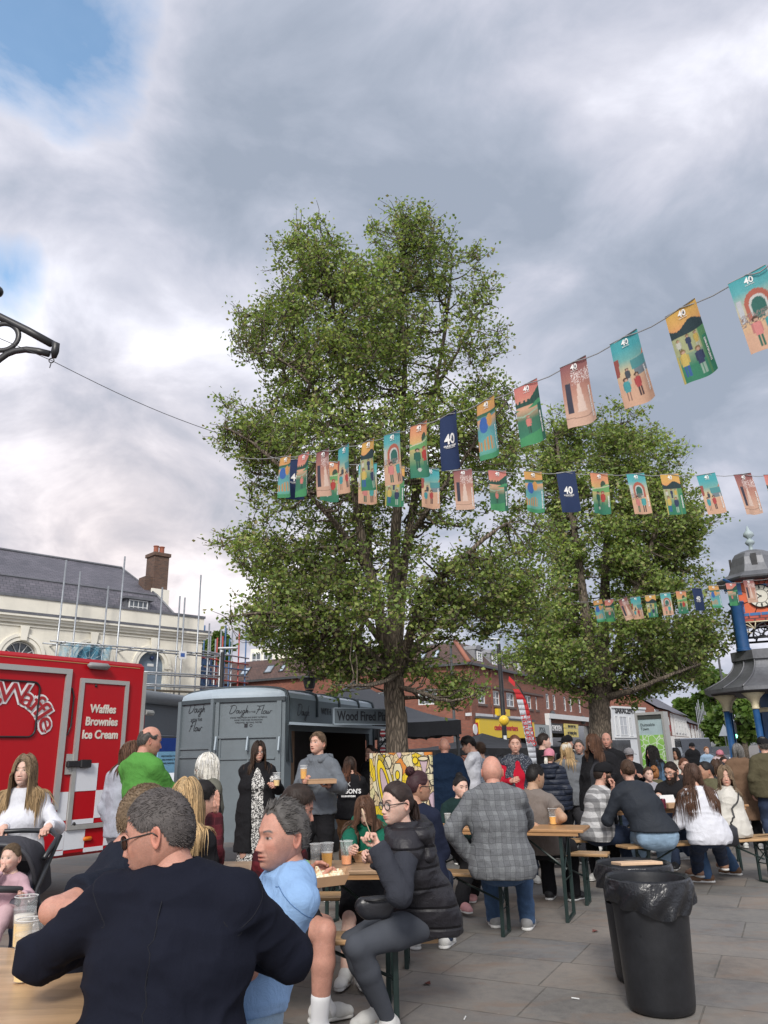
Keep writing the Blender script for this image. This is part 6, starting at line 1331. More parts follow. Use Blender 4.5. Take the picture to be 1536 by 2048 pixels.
mb=MB();RZ2=RZ;mbp=[(.98,zp1+.0),(1.0,zp1+.04),(.92,zp1+.08),(.68,zp1+.2),(.58,zp1+.4),(.55,zp1+(zd-zp1)*.62),(.53,zp1+(zd-zp1)*.72),(.44,zp1+(zd-zp1)*.87),(.26,zd-.02),(.06,zd)];octo(mb,mbp);tr_=mb.build('turret_roof',M_LEAD,ct);mb=MB()
for k in range(4):T=Mr@Matrix.Rotation(k*PI/2,4,'Z');b=MB();b.box((0,-.53,zp1+(zd-zp1)*.6),(.13,.06,.30));mb.add([tuple(T@Vector(v))for v in b.v],b.f)
mb.build('louvre',M_BLACK,tr_)
mb=MB();u=(zf_-zd);mb.lathe([(.09,zd-.02),(.05,zd+.06*u),(.045,zd+.2*u),(.09,zd+.26*u),(.12,zd+.33*u),(.08,zd+.42*u),(.04,zd+.46*u),(.05,zd+.5*u),(.13,zd+.60*u),(.12,zd+.70*u),(.05,zd+.82*u),(.015,zd+u)],16);mb.build('finial',pm('finial_grey',(.33,.40,.42),.5),ct,smooth=True)
# ---------------------------------------------------------------- map totem
tp=at(1300,1500,14);tt_=thing('map_totem','grey framed map totem with a green map in front of the white building','map sign',(tp.x,tp.y,0));fo=Fr(at(1271,1500,14.2),at(1327,1500,13.8),root=tt_);x0,zt=fo.pt(1268,1426);x1=fo.pt(1326,1426)[0]
mb=MB();mb.bx(x0,x0+.045,0,.16,0,zt);mb.bx(x1-.045,x1,0,.16,0,zt);mb.bx(x0+.045,x1-.045,0,.16,zt-.045,zt);mb.bx(x0+.045,x1-.045,0,.16,0,.3);fo.put(mb,'frame',M_ALU);mb=MB();mb.bx(x0+.045,x1-.045,.03,.13,.3,zt-.045);pn=fo.put(mb,'panel',pm('totem_pale_blue',(.36,.46,.48),.35));mb=MB();mb.bx(x0+.05,x1-.05,.02,.028,zt-.12,zt-.05);mb.build('header',pm('totem_dark',(.05,.055,.05),.5),pn)
text('lettering','Dunstable\nTown',pm('totem_ink',(.06,.08,.08),.5),pn,upright(x0+.08,.022,zt-.25),.07,ext=.002,align='LEFT')
gm=NB('town_map');gm.set(Roughness=.4);v_=gm.voro(9,gm.map((1,1,1)),'DISTANCE_TO_EDGE',rnd=1);gm.color(gm.mix(gm.ramp(v_,[(.03,1.0),(.06,0.0)]),gm.ramp(gm.noise(4,2,.5),[(.4,(.20,.46,.07)),(.6,(.32,.55,.16))]),(.62,.70,.60)));mb=MB();zm0=fo.pt(1300,1470)[1];mb.bx(x0+.05,x1-.05,.018,.028,.45,zm0);mb.build('map',gm.m,pn)
# ---------------------------------------------------------------- feather flag
M_FF=pm('feather_white',(.50,.53,.57),.8,0,.06,3)
pb_=[(1026,1378),(1030,1384),(1041,1430),(1054,1490),(1063,1540),(1068,1580)];ps=[(1033,1372),(1052,1400),(1061,1440),(1070,1490),(1075,1540),(1078,1580)]
base=at(1078,1700,10.8);ffp=at(1076,1570,10.9);ff=thing('feather_flag','tall white feather flag with a red tip and red lettering behind the woman in red','feather flag',(ffp.x,ffp.y,0));o2=-Vector((ffp.x,ffp.y,0));mb=MB();K=20;rl_=[]
for i in range(K+1):
 t=i/K;py=1378+(1590-1378)*t;pxl=np.interp(py,[p[1]for p in pb_],[p[0]for p in pb_]);pxr=np.interp(py,[p[1]for p in ps],[p[0]for p in ps]);rl_.append([at(pxl+(pxr-pxl)*j/6,py,10.8+.1*j/6+.004*math.sin(j*.9+i*.15))+o2 for j in range(7)])
for i in range(K):
 for j in range(6):mb.mi=1 if(i<=1 or(i<=4 and j>=4))else 0;mb.quad(rl_[i][j],rl_[i][j+1],rl_[i+1][j+1],rl_[i+1][j])
fcl=mb.build('flag_cloth',[M_FF,pm('flag_red',(.50,.015,.02),.7)],ff,smooth=True);so=fcl.modifiers.new('t','SOLIDIFY');so.thickness=.004;so.offset=0
mb=MB();pole=[at(p[0],p[1],10.92)+o2 for p in[(1023,1362),(1030,1364),(1040,1376)]+ps[1:]];mb.tube([*pole,Vector((.06,0.05,0.0))],[.006,.007,.008,.01,.011,.012,.013,.014,.016],6);mb.build('pole',M_BLACK,ff,smooth=True);mb=MB();mb.box((.06,.05,.02),(.5,.04,.03));mb.box((.06,.05,.035),(.04,.5,.03));mb.build('base',M_BLACK,ff)
mb=MB();mb.add([at(x,y,10.8)+o2 for x,y in((1018,1352),(1030,1364),(1030,1374),(1017,1362))],[(0,1,2,3)]);rt_=mb.build('tip_cloth',pm('flag_red',(.50,.015,.02),.7),ff)
for s_,(ax,ay),(bx_,by),sz in(('STREET FOOD',(1051,1406),(1070,1494),.075),('HEROES',(1045,1428),(1060,1488),.085)):
 a=at(ax,ay,10.72)+o2;b=at(bx_,by,10.78)+o2;d=(b-a).normalized();nrm=(CAM+o2-a).normalized();nrm=Vector((nrm.x*.3,-1,0)).normalized();y_=nrm.cross(d).normalized();z_=d.cross(y_);M_=Matrix((d,y_,z_)).transposed().to_4x4();M_.translation=(a+b)/2;me=text_mesh(s_,sz,.004,.01);xs_=[v.co.x for v in me.vertices];k_=(b-a).length/(max(xs_)-min(xs_));bpy.data.meshes.remove(me);text('lettering',s_,M_SR,ff,M_,sz,ext=.003,bold=.001,sx=k_)
# ---------------------------------------------------------------- lamp posts, beacon
def post(name,label,cat,px,pyt,Y,r,mat,pyb=None):
 p=at(px,pyt,Y);t=thing(name,label,cat,(p.x,p.y,0));mb=MB();mb.lathe([(r*1.5,0),(r*1.5,.8),(r,.9),(r*.8,p.z)],12);mb.build('post',mat,t,smooth=False,autosm=40);return t,p.z
t,z_=post('street_lamp','black street lamp post with a small white lamp head left of the horsebox roof','street lamp',446,1300,27,.09,M_BLACK);mb=MB();mb.box((.18,0,z_+.06),(.7,.2,.07),bev=.03);mb.box((-.02,0,z_-.05),(.14,.14,.12),bev=.03);mb.build('lamp_head',pm('lamp_head_white',(.6,.62,.64),.4),t,autosm=50)
t,z_=post('street_lamp','black street lamp post with a sideways lamp arm right of the tree','street lamp',997,1288,27,.09,M_BLACK);mb=MB();mb.box((-.22,0,z_+.18),(.55,.16,.07),ry=R(8),bev=.03);mb.tube([(0,0,z_-.05),(0,0,z_+.2)],.04,8);mb.build('lamp_head',pm('lamp_head_white',(.6,.62,.64),.4),t,autosm=50)
t,z_=post('lamp_column','thin grey lamp column in front of the brown mansard roof','lamp column',901,1287,31,.06,M_DGREY)
t,z_=post('lamp_column','slim grey column standing before the far trees on the right','lamp column',1436,1310,36,.06,M_DGREY)
bp=at(1008,1441,26);bt_=thing('belisha_beacon','yellow globe beacon on a black and white striped pole before the yellow shop','beacon',(bp.x,bp.y,0));mb=MB();mb.sphere((0,0,bp.z),.17,20,14);mb.build('globe',pm('beacon_yellow',(.78,.52,.04),.35),bt_,smooth=True);mb=MB()
k=0;z_=bp.z-.16
while z_>.0:
 z0=max(0,z_-.32);mb.mi=k%2;mb.lathe([(.055,z0),(.055,z_)],12);z_=z0;k+=1
 if k>20:break
mb.build('striped_pole',[M_BLACK,M_WHITE],bt_)
# lantern behind the horsebox, and its arch
lp_=at(619,1366,16.5);lt=thing('lantern_post','old black lantern rising just behind the horsebox roof','street lamp',(lp_.x,lp_.y,0));mb=MB();mb.lathe([(.05,0),(.05,lp_.z-.2),(.1,lp_.z-.14)],10);mb.build('post',M_BLACK,lt);mb=MB();mb.lathe([(.10,lp_.z-.12),(.15,lp_.z+.08),(.24,lp_.z+.09),(.24,lp_.z+.11),(.06,lp_.z+.16),(.05,lp_.z+.3),(.02,lp_.z+.33)],8);mb.build('lantern',M_BLACK,lt)
# wall bracket with rings at the left edge and its wire
bk=thing('lamp_bracket','black scrolled cast iron bracket reaching in at the left edge','bracket',tuple(at(-60,640,8).xy)+(0,));fk=Fr(at(-60,640,8),at(110,700,8.05),root=bk);
def line(fr,pts,r,mb,n=8,yo=0,sc=None):mb.tube([(fr.pt(*p)[0],yo,fr.pt(*p)[1])for p in pts],r,n)
mb=MB();line(fk,[(-90,592),(0,634),(55,661),(104,688)],(.035,.05),mb);line(fk,[(103,686),(112,690),(110,703),(108,716)],[(.03,.04),(.045,.05),(.045,.05),(.015,.03)],mb)
cx_,cz_=fk.pt(6,674);r_=.185;mb.tube([(cx_+r_*math.cos(2*PI*k/28),0,cz_+r_*math.sin(2*PI*k/28))for k in range(28)],(.02,.035),8,closed=True);line(fk,[(-60,790),(-20,735),(0,718),(14,708),(30,702),(52,699),(75,702),(99,708)],(.028,.045),mb);x_,z_=fk.pt(-6,583);mb.sphere((x_,0,z_),.075,14,10)
x_,z_=fk.pt(-60,640);mb.tube([(x_,0,0.0),(x_,0,z_+.5)],.06,10)
fk.put(mb,'casting',M_BLACK,smooth=True);mb=MB();x_,z_=fk.pt(103,721);mb.tube([(x_+.03*math.cos(2*PI*k/12),0,z_+.03*math.sin(2*PI*k/12))for k in range(12)],.007,6,closed=True);mb.tube([(x_,0,z_-.03),(x_-.01,0,z_-.1)],.006,5);fk.put(mb,'eye_ring',M_BLACK,smooth=True)
wr=thing('catenary_wire','thin steel wire running from the left bracket to the big tree','wire',tuple(at(100,720,8).xy)+(0,));mb=MB();a=at(-40,660,7.6);b=at(103,721,8);c=at(470,878,10.0);o2=-Vector((wr.location.x,wr.location.y,0));pts=[a,b]+[b.lerp(c,t)+Vector((0,0,-.07*math.sin(PI*t)))for t in np.linspace(.05,1,12)];mb.tube([p+o2 for p in pts],.0045,5);mb.build('wire',M_DGREY,wr)
# ---------------------------------------------------------------- art board
ap0,ap1=at(740,1560,9.6),at(864,1560,9.1);ab=thing('painted_board','yellow and pink doodled art board with black outlines standing behind the seated women','art board',(ap0.x,ap0.y,0));fa_=Fr(ap0,ap1,root=ab);x1=(ap1-ap0).xy.length;zt=fa_.pt(860,1504)[1];nn=NB('doodle_paint');nn.set(Roughness=.5)
s_=nn.sep(nn.tc.outputs['Object']);cb=nn.N.new('ShaderNodeCombineXYZ');nn.L.new(s_[0],cb.inputs[0]);nn.L.new(s_[2],cb.inputs[1]);v0=cb.outputs[0];wn_=nn.N.new('ShaderNodeTexNoise');wn_.inputs['Scale'].default_value=5;nn.L.new(v0,wn_.inputs['Vector']);ad=nn.N.new('ShaderNodeVectorMath');ad.operation='MULTIPLY_ADD';nn.L.new(wn_.outputs['Color'],ad.inputs[0]);ad.inputs[1].default_value=(.16,.16,0);nn.L.new(v0,ad.inputs[2]);v1=ad.outputs[0]
vc=nn.N.new('ShaderNodeTexVoronoi');vc.inputs['Scale'].default_value=7;nn.L.new(v1,vc.inputs['Vector']);cs=nn.sep(vc.outputs['Color']);colr=nn.ramp(cs[0],[(0,(.62,.50,.30)),(.28,(.68,.50,.03)),(.42,(.66,.60,.40)),(.58,(.50,.38,.44)),(.7,(.60,.55,.30)),(.84,(.60,.22,.04)),(.92,(.62,.58,.46))],'CONSTANT')
e1=nn.ramp(nn.voro(7,v1,'DISTANCE_TO_EDGE'),[(.014,1.0),(.028,0.0)]);e2=nn.ramp(nn.voro(17,v1,'DISTANCE_TO_EDGE'),[(.016,1.0),(.035,0.0)]);msk=nn.ramp(cs[1],[(.45,0.0),(.5,1.0)]);f1=nn.N.new('ShaderNodeTexWave');f1.inputs['Scale'].default_value=9;f1.inputs['Distortion'].default_value=9;nn.L.new(v1,f1.inputs['Vector']);e3=nn.ramp(f1.outputs[1],[(.03,1.0),(.07,0.0)]);msk2=nn.ramp(cs[2],[(.5,0.0),(.55,1.0)])
ink=nn.math('MAXIMUM',e1,nn.math('MAXIMUM',nn.math('MULTIPLY',e2,msk),nn.math('MULTIPLY',e3,msk2)));nn.color(nn.mix(ink,colr,(.02,.015,.02)))
mb=MB();mb.bx(0,x1,0,.03,.45,zt);apn=fa_.put(mb,'panel',nn.m);sh=MB();M_IK=M_BLACK
def outline(pts,fill,parent,y=-.006,w=.005,closed=True):
 f_=MB();f_.prism(pts,y+.001,y+.004);f_.build('painted_shape',fill,parent);o_=MB();o_.tube([(p[0],y,p[1])for p in pts],(w,.002),5,closed=closed,ref=(0,1,0));o_.build('painted_outline',M_IK,parent)
el=lambda cx_,cz_,rx,rz,n=26,rot=0:[(cx_+rx*math.cos(2*PI*k/n)*math.cos(rot)-rz*math.sin(2*PI*k/n)*math.sin(rot),cz_+rx*math.cos(2*PI*k/n)*math.sin(rot)+rz*math.sin(2*PI*k/n)*math.cos(rot))for k in range(n)]
YL,PK,CRM=pm('paint_yellow',(.70,.52,.02),.5),pm('paint_mauve',(.50,.38,.42),.5),pm('paint_cream',(.62,.56,.38),.5)
outline(el(.24,zt-.42,.12,.44,rot=.25),CRM,apn);outline(el(.24,zt-.44,.085,.38,rot=.25),YL,apn,-.012);outline(el(.25,zt-.46,.05,.30,rot=.25),PK,apn,-.018);outline(el(.27,zt-.11,.055,.075),CRM,apn);outline([(.36,zt-.36),(.46,zt-.36),(.48,zt-.2),(.45,zt-.12),(.37,zt-.12),(.34,zt-.22)],CRM,apn);outline(el(.41,zt-.25,.03,.05),YL,apn,-.012);outline(el(.41,zt-.33,.04,.02),PK,apn,-.012);outline(el(.66,zt-.09,.04,.04),YL,apn);outline([(.78,zt-.28),(.83,zt-.1),(.72,zt-.09)],PK,apn);outline(el(.775,zt-.07,.07,.025),CRM,apn,-.012);outline([(.13,zt-.02),(.24,zt-.02),(.2,zt-.12),(.12,zt-.09)],YL,apn)
mb=MB();mb.tube([(.1,.05,.0),(.16,.04,zt-.1)],.02,6);mb.tube([(x1-.1,.05,0),(x1-.16,.04,zt-.1)],.02,6);mb.tube([(x1/2,.5,0),(x1/2,.04,zt-.2)],.02,6);fa_.put(mb,'easel_leg',pm('warm_timber',(.20,.12,.07),.7))
# ================================================================ trees
M_BARK=None
def bark_mat(name='bark',c=(.13,.105,.08)):
 n=NB(name);n.set(Roughness=.92);v=n.map((1,1,.22));a=n.voro(26,v,'DISTANCE_TO_EDGE');b=n.noise(9,6,.65,v);k=n.math('ADD',n.math('MULTIPLY',n.ramp(a,[(0,0.0),(.25,1.0)]),.55),n.math('MULTIPLY',b,.6));n.color(n.ramp(k,[(.25,tuple(q*.38 for q in c)),(.6,c),(.95,tuple(q*1.7 for q in c))]));n.bump(k,.9,.03);return n.m
def leaf_mat(name='leaves'):
 n=NB(name);c=n.attr('col');n.color(c);n.set(Roughness=.5,Specular_IOR_Level=.35);t=n.N.new('ShaderNodeBsdfTranslucent');g=n.mix(1.0,c,(1.25,1.35,.7),'MULTIPLY');n.L.new(g,t.inputs[0]);m=n.N.new('ShaderNodeMixShader');m.inputs[0].default_value=.42;n.L.new(n.b.outputs[0],m.inputs[1]);n.L.new(t.outputs[0],m.inputs[2]);n.L.new(m.outputs[0],n.N['Material Output'].inputs[0]);return n.m
M_BARK=bark_mat();M_LEAF=leaf_mat()
def tubes_np(paths,radii,sides=5):
 V,F=[],[];nb=0
 for P,r in zip(paths,radii):
  P=np.asarray(P,float);r=np.asarray(r,float);T=np.gradient(P,axis=0);T/=np.linalg.norm(T,axis=1,keepdims=True)+1e-9;ref=np.array([.91,.31,.27]);A=np.cross(T,ref);A/=np.linalg.norm(A,axis=1,keepdims=True)+1e-9;B=np.cross(T,A);k=len(P)
  a=np.arange(sides)*2*PI/sides;v=P[:,None,:]+(A[:,None,:]*np.cos(a)[None,:,None]+B[:,None,:]*np.sin(a)[None,:,None])*r[:,None,None];V.append(v.reshape(-1,3));i=np.arange(k-1)[:,None]*sides;j=np.arange(sides)[None,:];j2=(j+1)%sides;F.append(nb+np.stack([i+j,i+j2,i+sides+j2,i+sides+j],-1).reshape(-1,4));nb+=k*sides
 return np.concatenate(V),np.concatenate(F)
def leaves_np(C,size,rg,cols,droop=.35):
 n=len(C);d=rg.normal(0,1,(n,3));d[:,2]=d[:,2]*.6-droop;d/=np.linalg.norm(d,axis=1,keepdims=True);u=np.cross(d,rg.normal(0,1,(n,3)));u/=np.linalg.norm(u,axis=1,keepdims=True);nn=np.cross(d,u);L=(size*rg.uniform(.6,1.25,n))[:,None];W=L*.36
 a=C;b=C+d*L*.5+u*W+nn*W*.25;c=C+d*L;e=C+d*L*.5-u*W+nn*W*.25;V=np.stack([a,b,c,e],1).reshape(-1,3);i=np.arange(n)[:,None]*4;F=np.concatenate([i+np.array([[0,1,2]]),i+np.array([[0,2,3]])]);return V,F,np.repeat(cols,4,0)
def leaf_cols(n,rg,C,base=((.22,.30,.085),(.14,.205,.06),(.36,.42,.13),(.27,.24,.12)),w=(.40,.26,.24,.10)):
 k=rg.choice(len(base),n,p=w);c=np.array(base)[k]*rg.uniform(.75,1.25,(n,1));cl=vnoise(C*.9+11)[:,None];return np.clip(c*(.8+.45*cl),.004,.6)
def crown_tree(name,label,outline,Y,base,limbs,nclus,nleaf,lsize,rg,tw=.16,group=None,trunk_r=.22,fork=2.3,depthk=.58,void=None):
 """crown grown over a photographed outline that is given a depth of its own, round in plan"""
 t=thing(name,label,'tree',(base[0],base[1],0),0,group);o=np.array([base[0],base[1],0.0]);op=np.array(outline,float)
 def inside(px,py):
  c=False;n=len(op);j=n-1
  for i in range(n):
   if((op[i,1]>py)!=(op[j,1]>py))and(px<(op[j,0]-op[i,0])*(py-op[i,1])/(op[j,1]-op[i,1]+1e-9)+op[i,0]):c=not c
   j=i
  return c
 def span(py):
  xs=[];n=len(op);j=n-1
  for i in range(n):
   if(op[i,1]>py)!=(op[j,1]>py):xs.append((op[j,0]-op[i,0])*(py-op[i,1])/(op[j,1]-op[i,1])+op[i,0])
   j=i
  return min(xs),max(xs)
 mpp=(at(op[:,0].mean()+50,op[:,1].mean(),Y)-at(op[:,0].mean()-50,op[:,1].mean(),Y)).length/100;pts=[]
 while len(pts)<nclus:
  px=rg.uniform(op[:,0].min(),op[:,0].max());py=rg.uniform(op[:,1].min(),op[:,1].max())
  if not all(inside(px+a_,py+b_)for a_,b_ in((17,0),(-17,0),(0,15),(0,-15))):continue
  if void and abs(px-void[0])<void[1]and void[2]<py<void[3]and rg.random()<.55:continue
  x0,x1=span(py);c=(x0+x1)/2;hw=(x1-x0)/2;q=max(.05,1-((px-c)/hw)**2)**.5;dmax=hw*mpp*depthk*q+.15;dy=rg.uniform(-1,1);dy=math.copysign(abs(dy)**.8,dy)*dmax
  p=np.array(at(px,py,Y+dy));
  if vnoise((p*1.15+7)[None])[0]<.43 and rg.random()<.88:continue
  pts.append(p)
 pts=np.array(pts)
 for i in range(len(op)):
  a,b=op[i],op[(i+1)%len(op)];Lp=np.linalg.norm(b-a);nrm=np.array([b[1]-a[1],-(b[0]-a[0])])/(Lp+1e-9)
  if inside(*((a+b)/2+nrm*6)):nrm=-nrm
  for _ in range(int(Lp/26)+1):
   t_=rg.random();q_=a+(b-a)*t_+nrm*rg.uniform(-10,9)*(1 if a[1]<1250 else .5);pts=np.concatenate([pts,[np.array(at(q_[0],q_[1],Y+rg.uniform(-.6,.6)))]])
   # limbs: polylines from the trunk top
 paths,radii=[],[];nodes,nr=[],[]
 for(pp,r0,r1)in limbs:
  P=np.array([np.array(at(a,b,Y+d))for a,b,d in pp]);k=22;tt=np.linspace(0,len(P)-1,k);sm=np.stack([np.interp(tt,range(len(P)),P[:,i])for i in range(3)],1)
  for _ in range(3):sm[1:-1]=(sm[:-2]+sm[2:]+2*sm[1:-1])/4
  sm+=np.cumsum(rg.normal(0,.012,sm.shape),0)*np.linspace(0,1,k)[:,None];rr=r0+(r1-r0)*np.linspace(0,1,k)**.8;paths.append(sm);radii.append(rr);nodes.append(sm[3:]);nr.append(rr[3:])
 trunkP=paths[0];tv,tf=tubes_np(paths[:1],radii[:1],14);lv,lf=tubes_np(paths[1:],radii[1:],8)if len(paths)>1 else(np.zeros((0,3)),np.zeros((0,4),int))
 if len(lv):tv,tf=np.concatenate([tv,lv]),np.concatenate([tf,lf+len(tv)])
 tv=tv+vnormals(tv,tf)*((vnoise(tv*9)-.5)*.03)[:,None]
 npmesh('trunk',tv-o,tf,M_BARK,t,True)
 nodes=np.concatenate(nodes);nr=np.concatenate(nr)
 # branches: cluster points join the nearest node of limb or earlier branch, working outwards
 dist0=np.min(np.linalg.norm(pts[:,None]-nodes[None],axis=2),axis=1);order=np.argsort(dist0);N=nodes.copy();NRr=nr.copy();bp,br=[],[]
 for i in order:
  p=pts[i];dd=N-p;d=np.sqrt((dd**2).sum(1));cost=d+.25*np.maximum(0,N[:,2]-p[2]+.1);j=np.argmin(cost);L=d[j]
  if L>3.5:continue
  a=N[j];k=max(4,int(L/.14));s_=np.linspace(0,1,k)[:,None];sag=rg.normal(0,.10*L,3)+np.array([0,0,-.10*L]);w=a+(p-a)*s_+sag*np.sin(PI*s_)+rg.normal(0,.018,(k,3))*np.sin(PI*s_);r0=min(NRr[j]*.62,.010+.016*L+.012);rr=np.linspace(r0,.006,k);bp.append(w);br.append(rr)
  if k>4:N=np.concatenate([N,w[2:]]);NRr=np.concatenate([NRr,rr[2:]])
  # twigs and leaves
 ends=pts;ntw=5;tp=[];tr=[];LC=[]
 for p in ends:
  for _ in range(ntw):
   d=rg.normal(0,1,3);d[2]=abs(d[2])*.5+.1;d/=np.linalg.norm(d);L=rg.uniform(.15,.44)*Y/13;w=np.array([p,p+d*L*.55+rg.normal(0,.02,3),p+d*L+rg.normal(0,.03,3)]);tp.append(w);tr.append([.007,.005,.003])
   m=rg.poisson(nleaf/(len(pts)*ntw));
   if m:s_=rg.uniform(.2,1.08,m);LC.append(w[0]+(w[2]-w[0])*s_[:,None]+rg.normal(0,.055,(m,3)))
 v,f=tubes_np(bp+tp,br+tr,4);npmesh('branches',v-o,f,M_BARK,t,True)
 LC=np.concatenate(LC);v,f,c=leaves_np(LC,lsize,rg,leaf_cols(len(LC),rg,LC));npmesh('crown',v-o,f,M_LEAF,t,False,c);return t
O1=[(622,432),(655,475),(690,480),(732,560),(755,440),(800,424),(848,420),(880,470),(915,505),(955,500),(980,530),(980,585),(992,625),(992,700),(958,742),(975,775),(1012,770),(1028,800),(1022,880),(1050,905),(1075,960),(1062,1030),(1092,1075),(1115,1120),(1104,1180),(1078,1230),(1060,1275),(1000,1262),(955,1290),(880,1270),(850,1330),(870,1400),(900,1420),(955,1395),(960,1370),(900,1352),(840,1350),(770,1352),(700,1385),(655,1392),(640,1352),(575,1335),(560,1300),(512,1292),(470,1262),(448,1225),(520,1200),(505,1160),(470,1120),(436,1085),(480,1070),(520,1060),(498,1010),(520,960),(480,930),(445,885),(448,820),(500,808),(560,800),(545,765),(500,715),(462,715),(482,650),(520,610),(560,590),(585,560),(552,495),(590,465)]
lim1=[([(796,1640,0),(795,1530,0),(793,1450,0),(788,1380,0),(790,1335,0)],0.1740,0.1436),
([(789,1350,0),(772,1300,-.1),(755,1200,-.2),(720,1080,-.3),(705,960,-.3),(690,800,-.2),(668,640,0),(640,500,.1)],0.1175,0.0174),([(790,1345,0),(786,1200,.1),(790,1050,.1),(800,900,.1),(806,740,.2),(800,600,.2),(795,470,.2)],0.1305,0.0174),
([(792,1345,0),(800,1230,.3),(812,1080,.5),(850,900,.8),(880,740,.9),(900,600,.8),(905,510,.6)],0.1044,0.0174),([(792,1350,0),(815,1290,-.2),(838,1200,-.6),(880,1150,-.9),(950,1090,-1.1),(1010,1040,-1)],0.0957,0.0174),([(790,1340,0),(760,1240,.4),(735,1120,.7),(740,960,1.0),(720,800,1.1),(700,680,1)],0.0870,0.0174),
([(793,1355,0),(830,1290,.4),(880,1240,.9),(960,1200,1.2),(1040,1180,1.2)],0.0783,0.0130),([(788,1350,0),(720,1290,-.5),(640,1240,-.9),(560,1225,-1),(470,1240,-.9)],0.0696,0.0104),([(770,1290,0),(700,1200,.5),(620,1130,.9),(540,1090,1),(470,1085,.8)],0.0653,0.0104),([(740,1150,-.2),(680,1050,-.8),(600,960,-1.2),(520,880,-1),(460,850,-.8)],0.0609,0.0104),([(810,1090,.2),(880,980,-.6),(950,880,-.9),(1005,810,-.7)],0.0522,0.0104),([(793,1350,0),(770,1362,-.8),(700,1372,-1.2),(660,1370,-1.3)],0.0435,0.0104),([(795,1372,0),(840,1385,-.6),(890,1400,-1),(945,1385,-1.2)],0.0391,0.0087),([(700,900,-.3),(620,760,-.7),(540,700,-.7),(480,700,-.5)],0.0435,0.0087),([(870,780,.8),(930,680,.4),(975,600,.2)],0.0391,0.0087)]
b1=at(796,1600,11.25)
crown_tree('broadleaf_tree','tall pear tree with several upright limbs in the middle of the square',O1,11.25,(b1.x,b1.y),lim1,1850,96000,.066,np.random.default_rng(11),void=(785,70,1060,1330))
O2=[(1245,822),(1290,850),(1330,880),(1365,905),(1345,950),(1395,1000),(1420,1040),(1405,1110),(1395,1150),(1420,1180),(1405,1220),(1452,1245),(1455,1280),(1420,1330),(1400,1365),(1330,1385),(1290,1410),(1240,1412),(1215,1370),(1190,1400),(1160,1405),(1120,1385),(1090,1370),(1030,1350),(1000,1320),(1050,1290),(1080,1230),(1110,1160),(1090,1080),(1075,1000),(1055,940),(1060,880),(1100,850),(1130,830),(1160,850),(1200,835)]
lim2=[([(1204,1600,0),(1203,1500,0),(1203,1440,0),(1204,1395,0)],.30,.25),([(1204,1405,0),(1185,1330,-.3),(1165,1200,-.6),(1150,1080,-.7),(1120,950,-.4),(1110,880,0)],.2,.03),([(1204,1400,0),(1205,1280,.2),(1212,1130,.3),(1222,980,.3),(1240,860,.2)],.22,.03),([(1204,1400,0),(1235,1300,-.4),(1270,1180,-.9),(1310,1060,-.9),(1330,960,-.6)],.17,.02),([(1205,1405,0),(1260,1340,.6),(1330,1280,1.2),(1400,1240,1.2)],.13,.02),([(1203,1405,0),(1150,1350,.5),(1090,1320,1),(1040,1320,1)],.12,.02),([(1210,1395,0),(1270,1380,-1),(1340,1350,-1.4),(1400,1330,-1.3)],.1,.02),([(1204,1395,0),(1180,1250,.8),(1140,1130,1.2),(1110,1050,1)],.12,.02),([(1265,1200,-.8),(1330,1140,.2),(1385,1090,.6)],.08,.02)]
b2_=at(1204,1560,19)
crown_tree('broadleaf_tree','second broad tree with a thick dark trunk on the right of the square',O2,19,(b2_.x,b2_.y),lim2,1400,74000,.098,np.random.default_rng(12),void=(1205,70,1150,1400))
def far_tree(label,px,pyt,pyb,Y,wpx,seed,n=3200,col=None,group='trees beyond the square'):
 rg=np.random.default_rng(seed);top=at(px,pyt,Y);cx_=top.x;h=top.z;zb=max(1.5,at(px,pyb,Y).z);wr=wpx/FPX*Y*.5;t=thing('leafy_tree',label,'tree',(cx_,Y,0),0,group);mb=MB();mb.tube([(0,0,0),(.1,0,zb),(.0,0,(zb+h)/2)],[.28,.22,.06],8)
 nb=26;C=[];cc_=[]
 for i in range(nb):
  a=rg.uniform(0,2*PI);z_=rg.uniform(0,1);r_=wr*math.sin(PI*min(.98,.12+z_*.8))**.7*rg.uniform(.35,.85);c=np.array([r_*math.cos(a),r_*math.sin(a),zb+(h-zb)*z_]);s_=wr*rg.uniform(.22,.42);m=n//nb;d=rg.normal(0,1,(m,3));d/=np.linalg.norm(d,axis=1,keepdims=True);C.append(c+d*(s_*rg.uniform(.3,1.05,m)[:,None])*[1,1,.75]);mb.tube([(0,0,zb+(h-zb)*max(0,z_-.4)*.8),tuple(c*.6+np.array([0,0,c[2]*.4])),tuple(c)],[.1,.06,.02],5)
 mb.build('trunk',M_BARK,t,smooth=True);C=np.concatenate(C);C=C[C[:,2]<h];base=col or((.10,.17,.035),(.065,.12,.025),(.14,.20,.05),(.09,.12,.03));v,f,c=leaves_np(C,.012*Y*.55+.12,rg,leaf_cols(len(C),rg,C,base));npmesh('crown',v,f,M_LEAF,t,False,c);return t
FT=[('dark tree behind the scaffold right of the cream building',440,1268,1330,80,60,1),('bright green tree left of the clock pavilion roof',1425,1338,1420,120,100,3),('round green tree at the end of the street',1400,1395,1470,130,60,4),('broad green tree seen between the pavilion columns',1470,1380,1480,60,90,5),('green tree at the right edge under the pavilion roof',1525,1385,1480,62,90,6),('low tree beyond the parked cars',1435,1425,1490,95,60,7),('tree peeping over the brick block between the two big crowns',1085,1290,1340,95,70,8),('distant pale tree over the timbered row',1362,1400,1450,125,34,9)]
for l,a,b,c,d,e,s_ in FT:far_tree(l,a,b,c,d,e,s_)
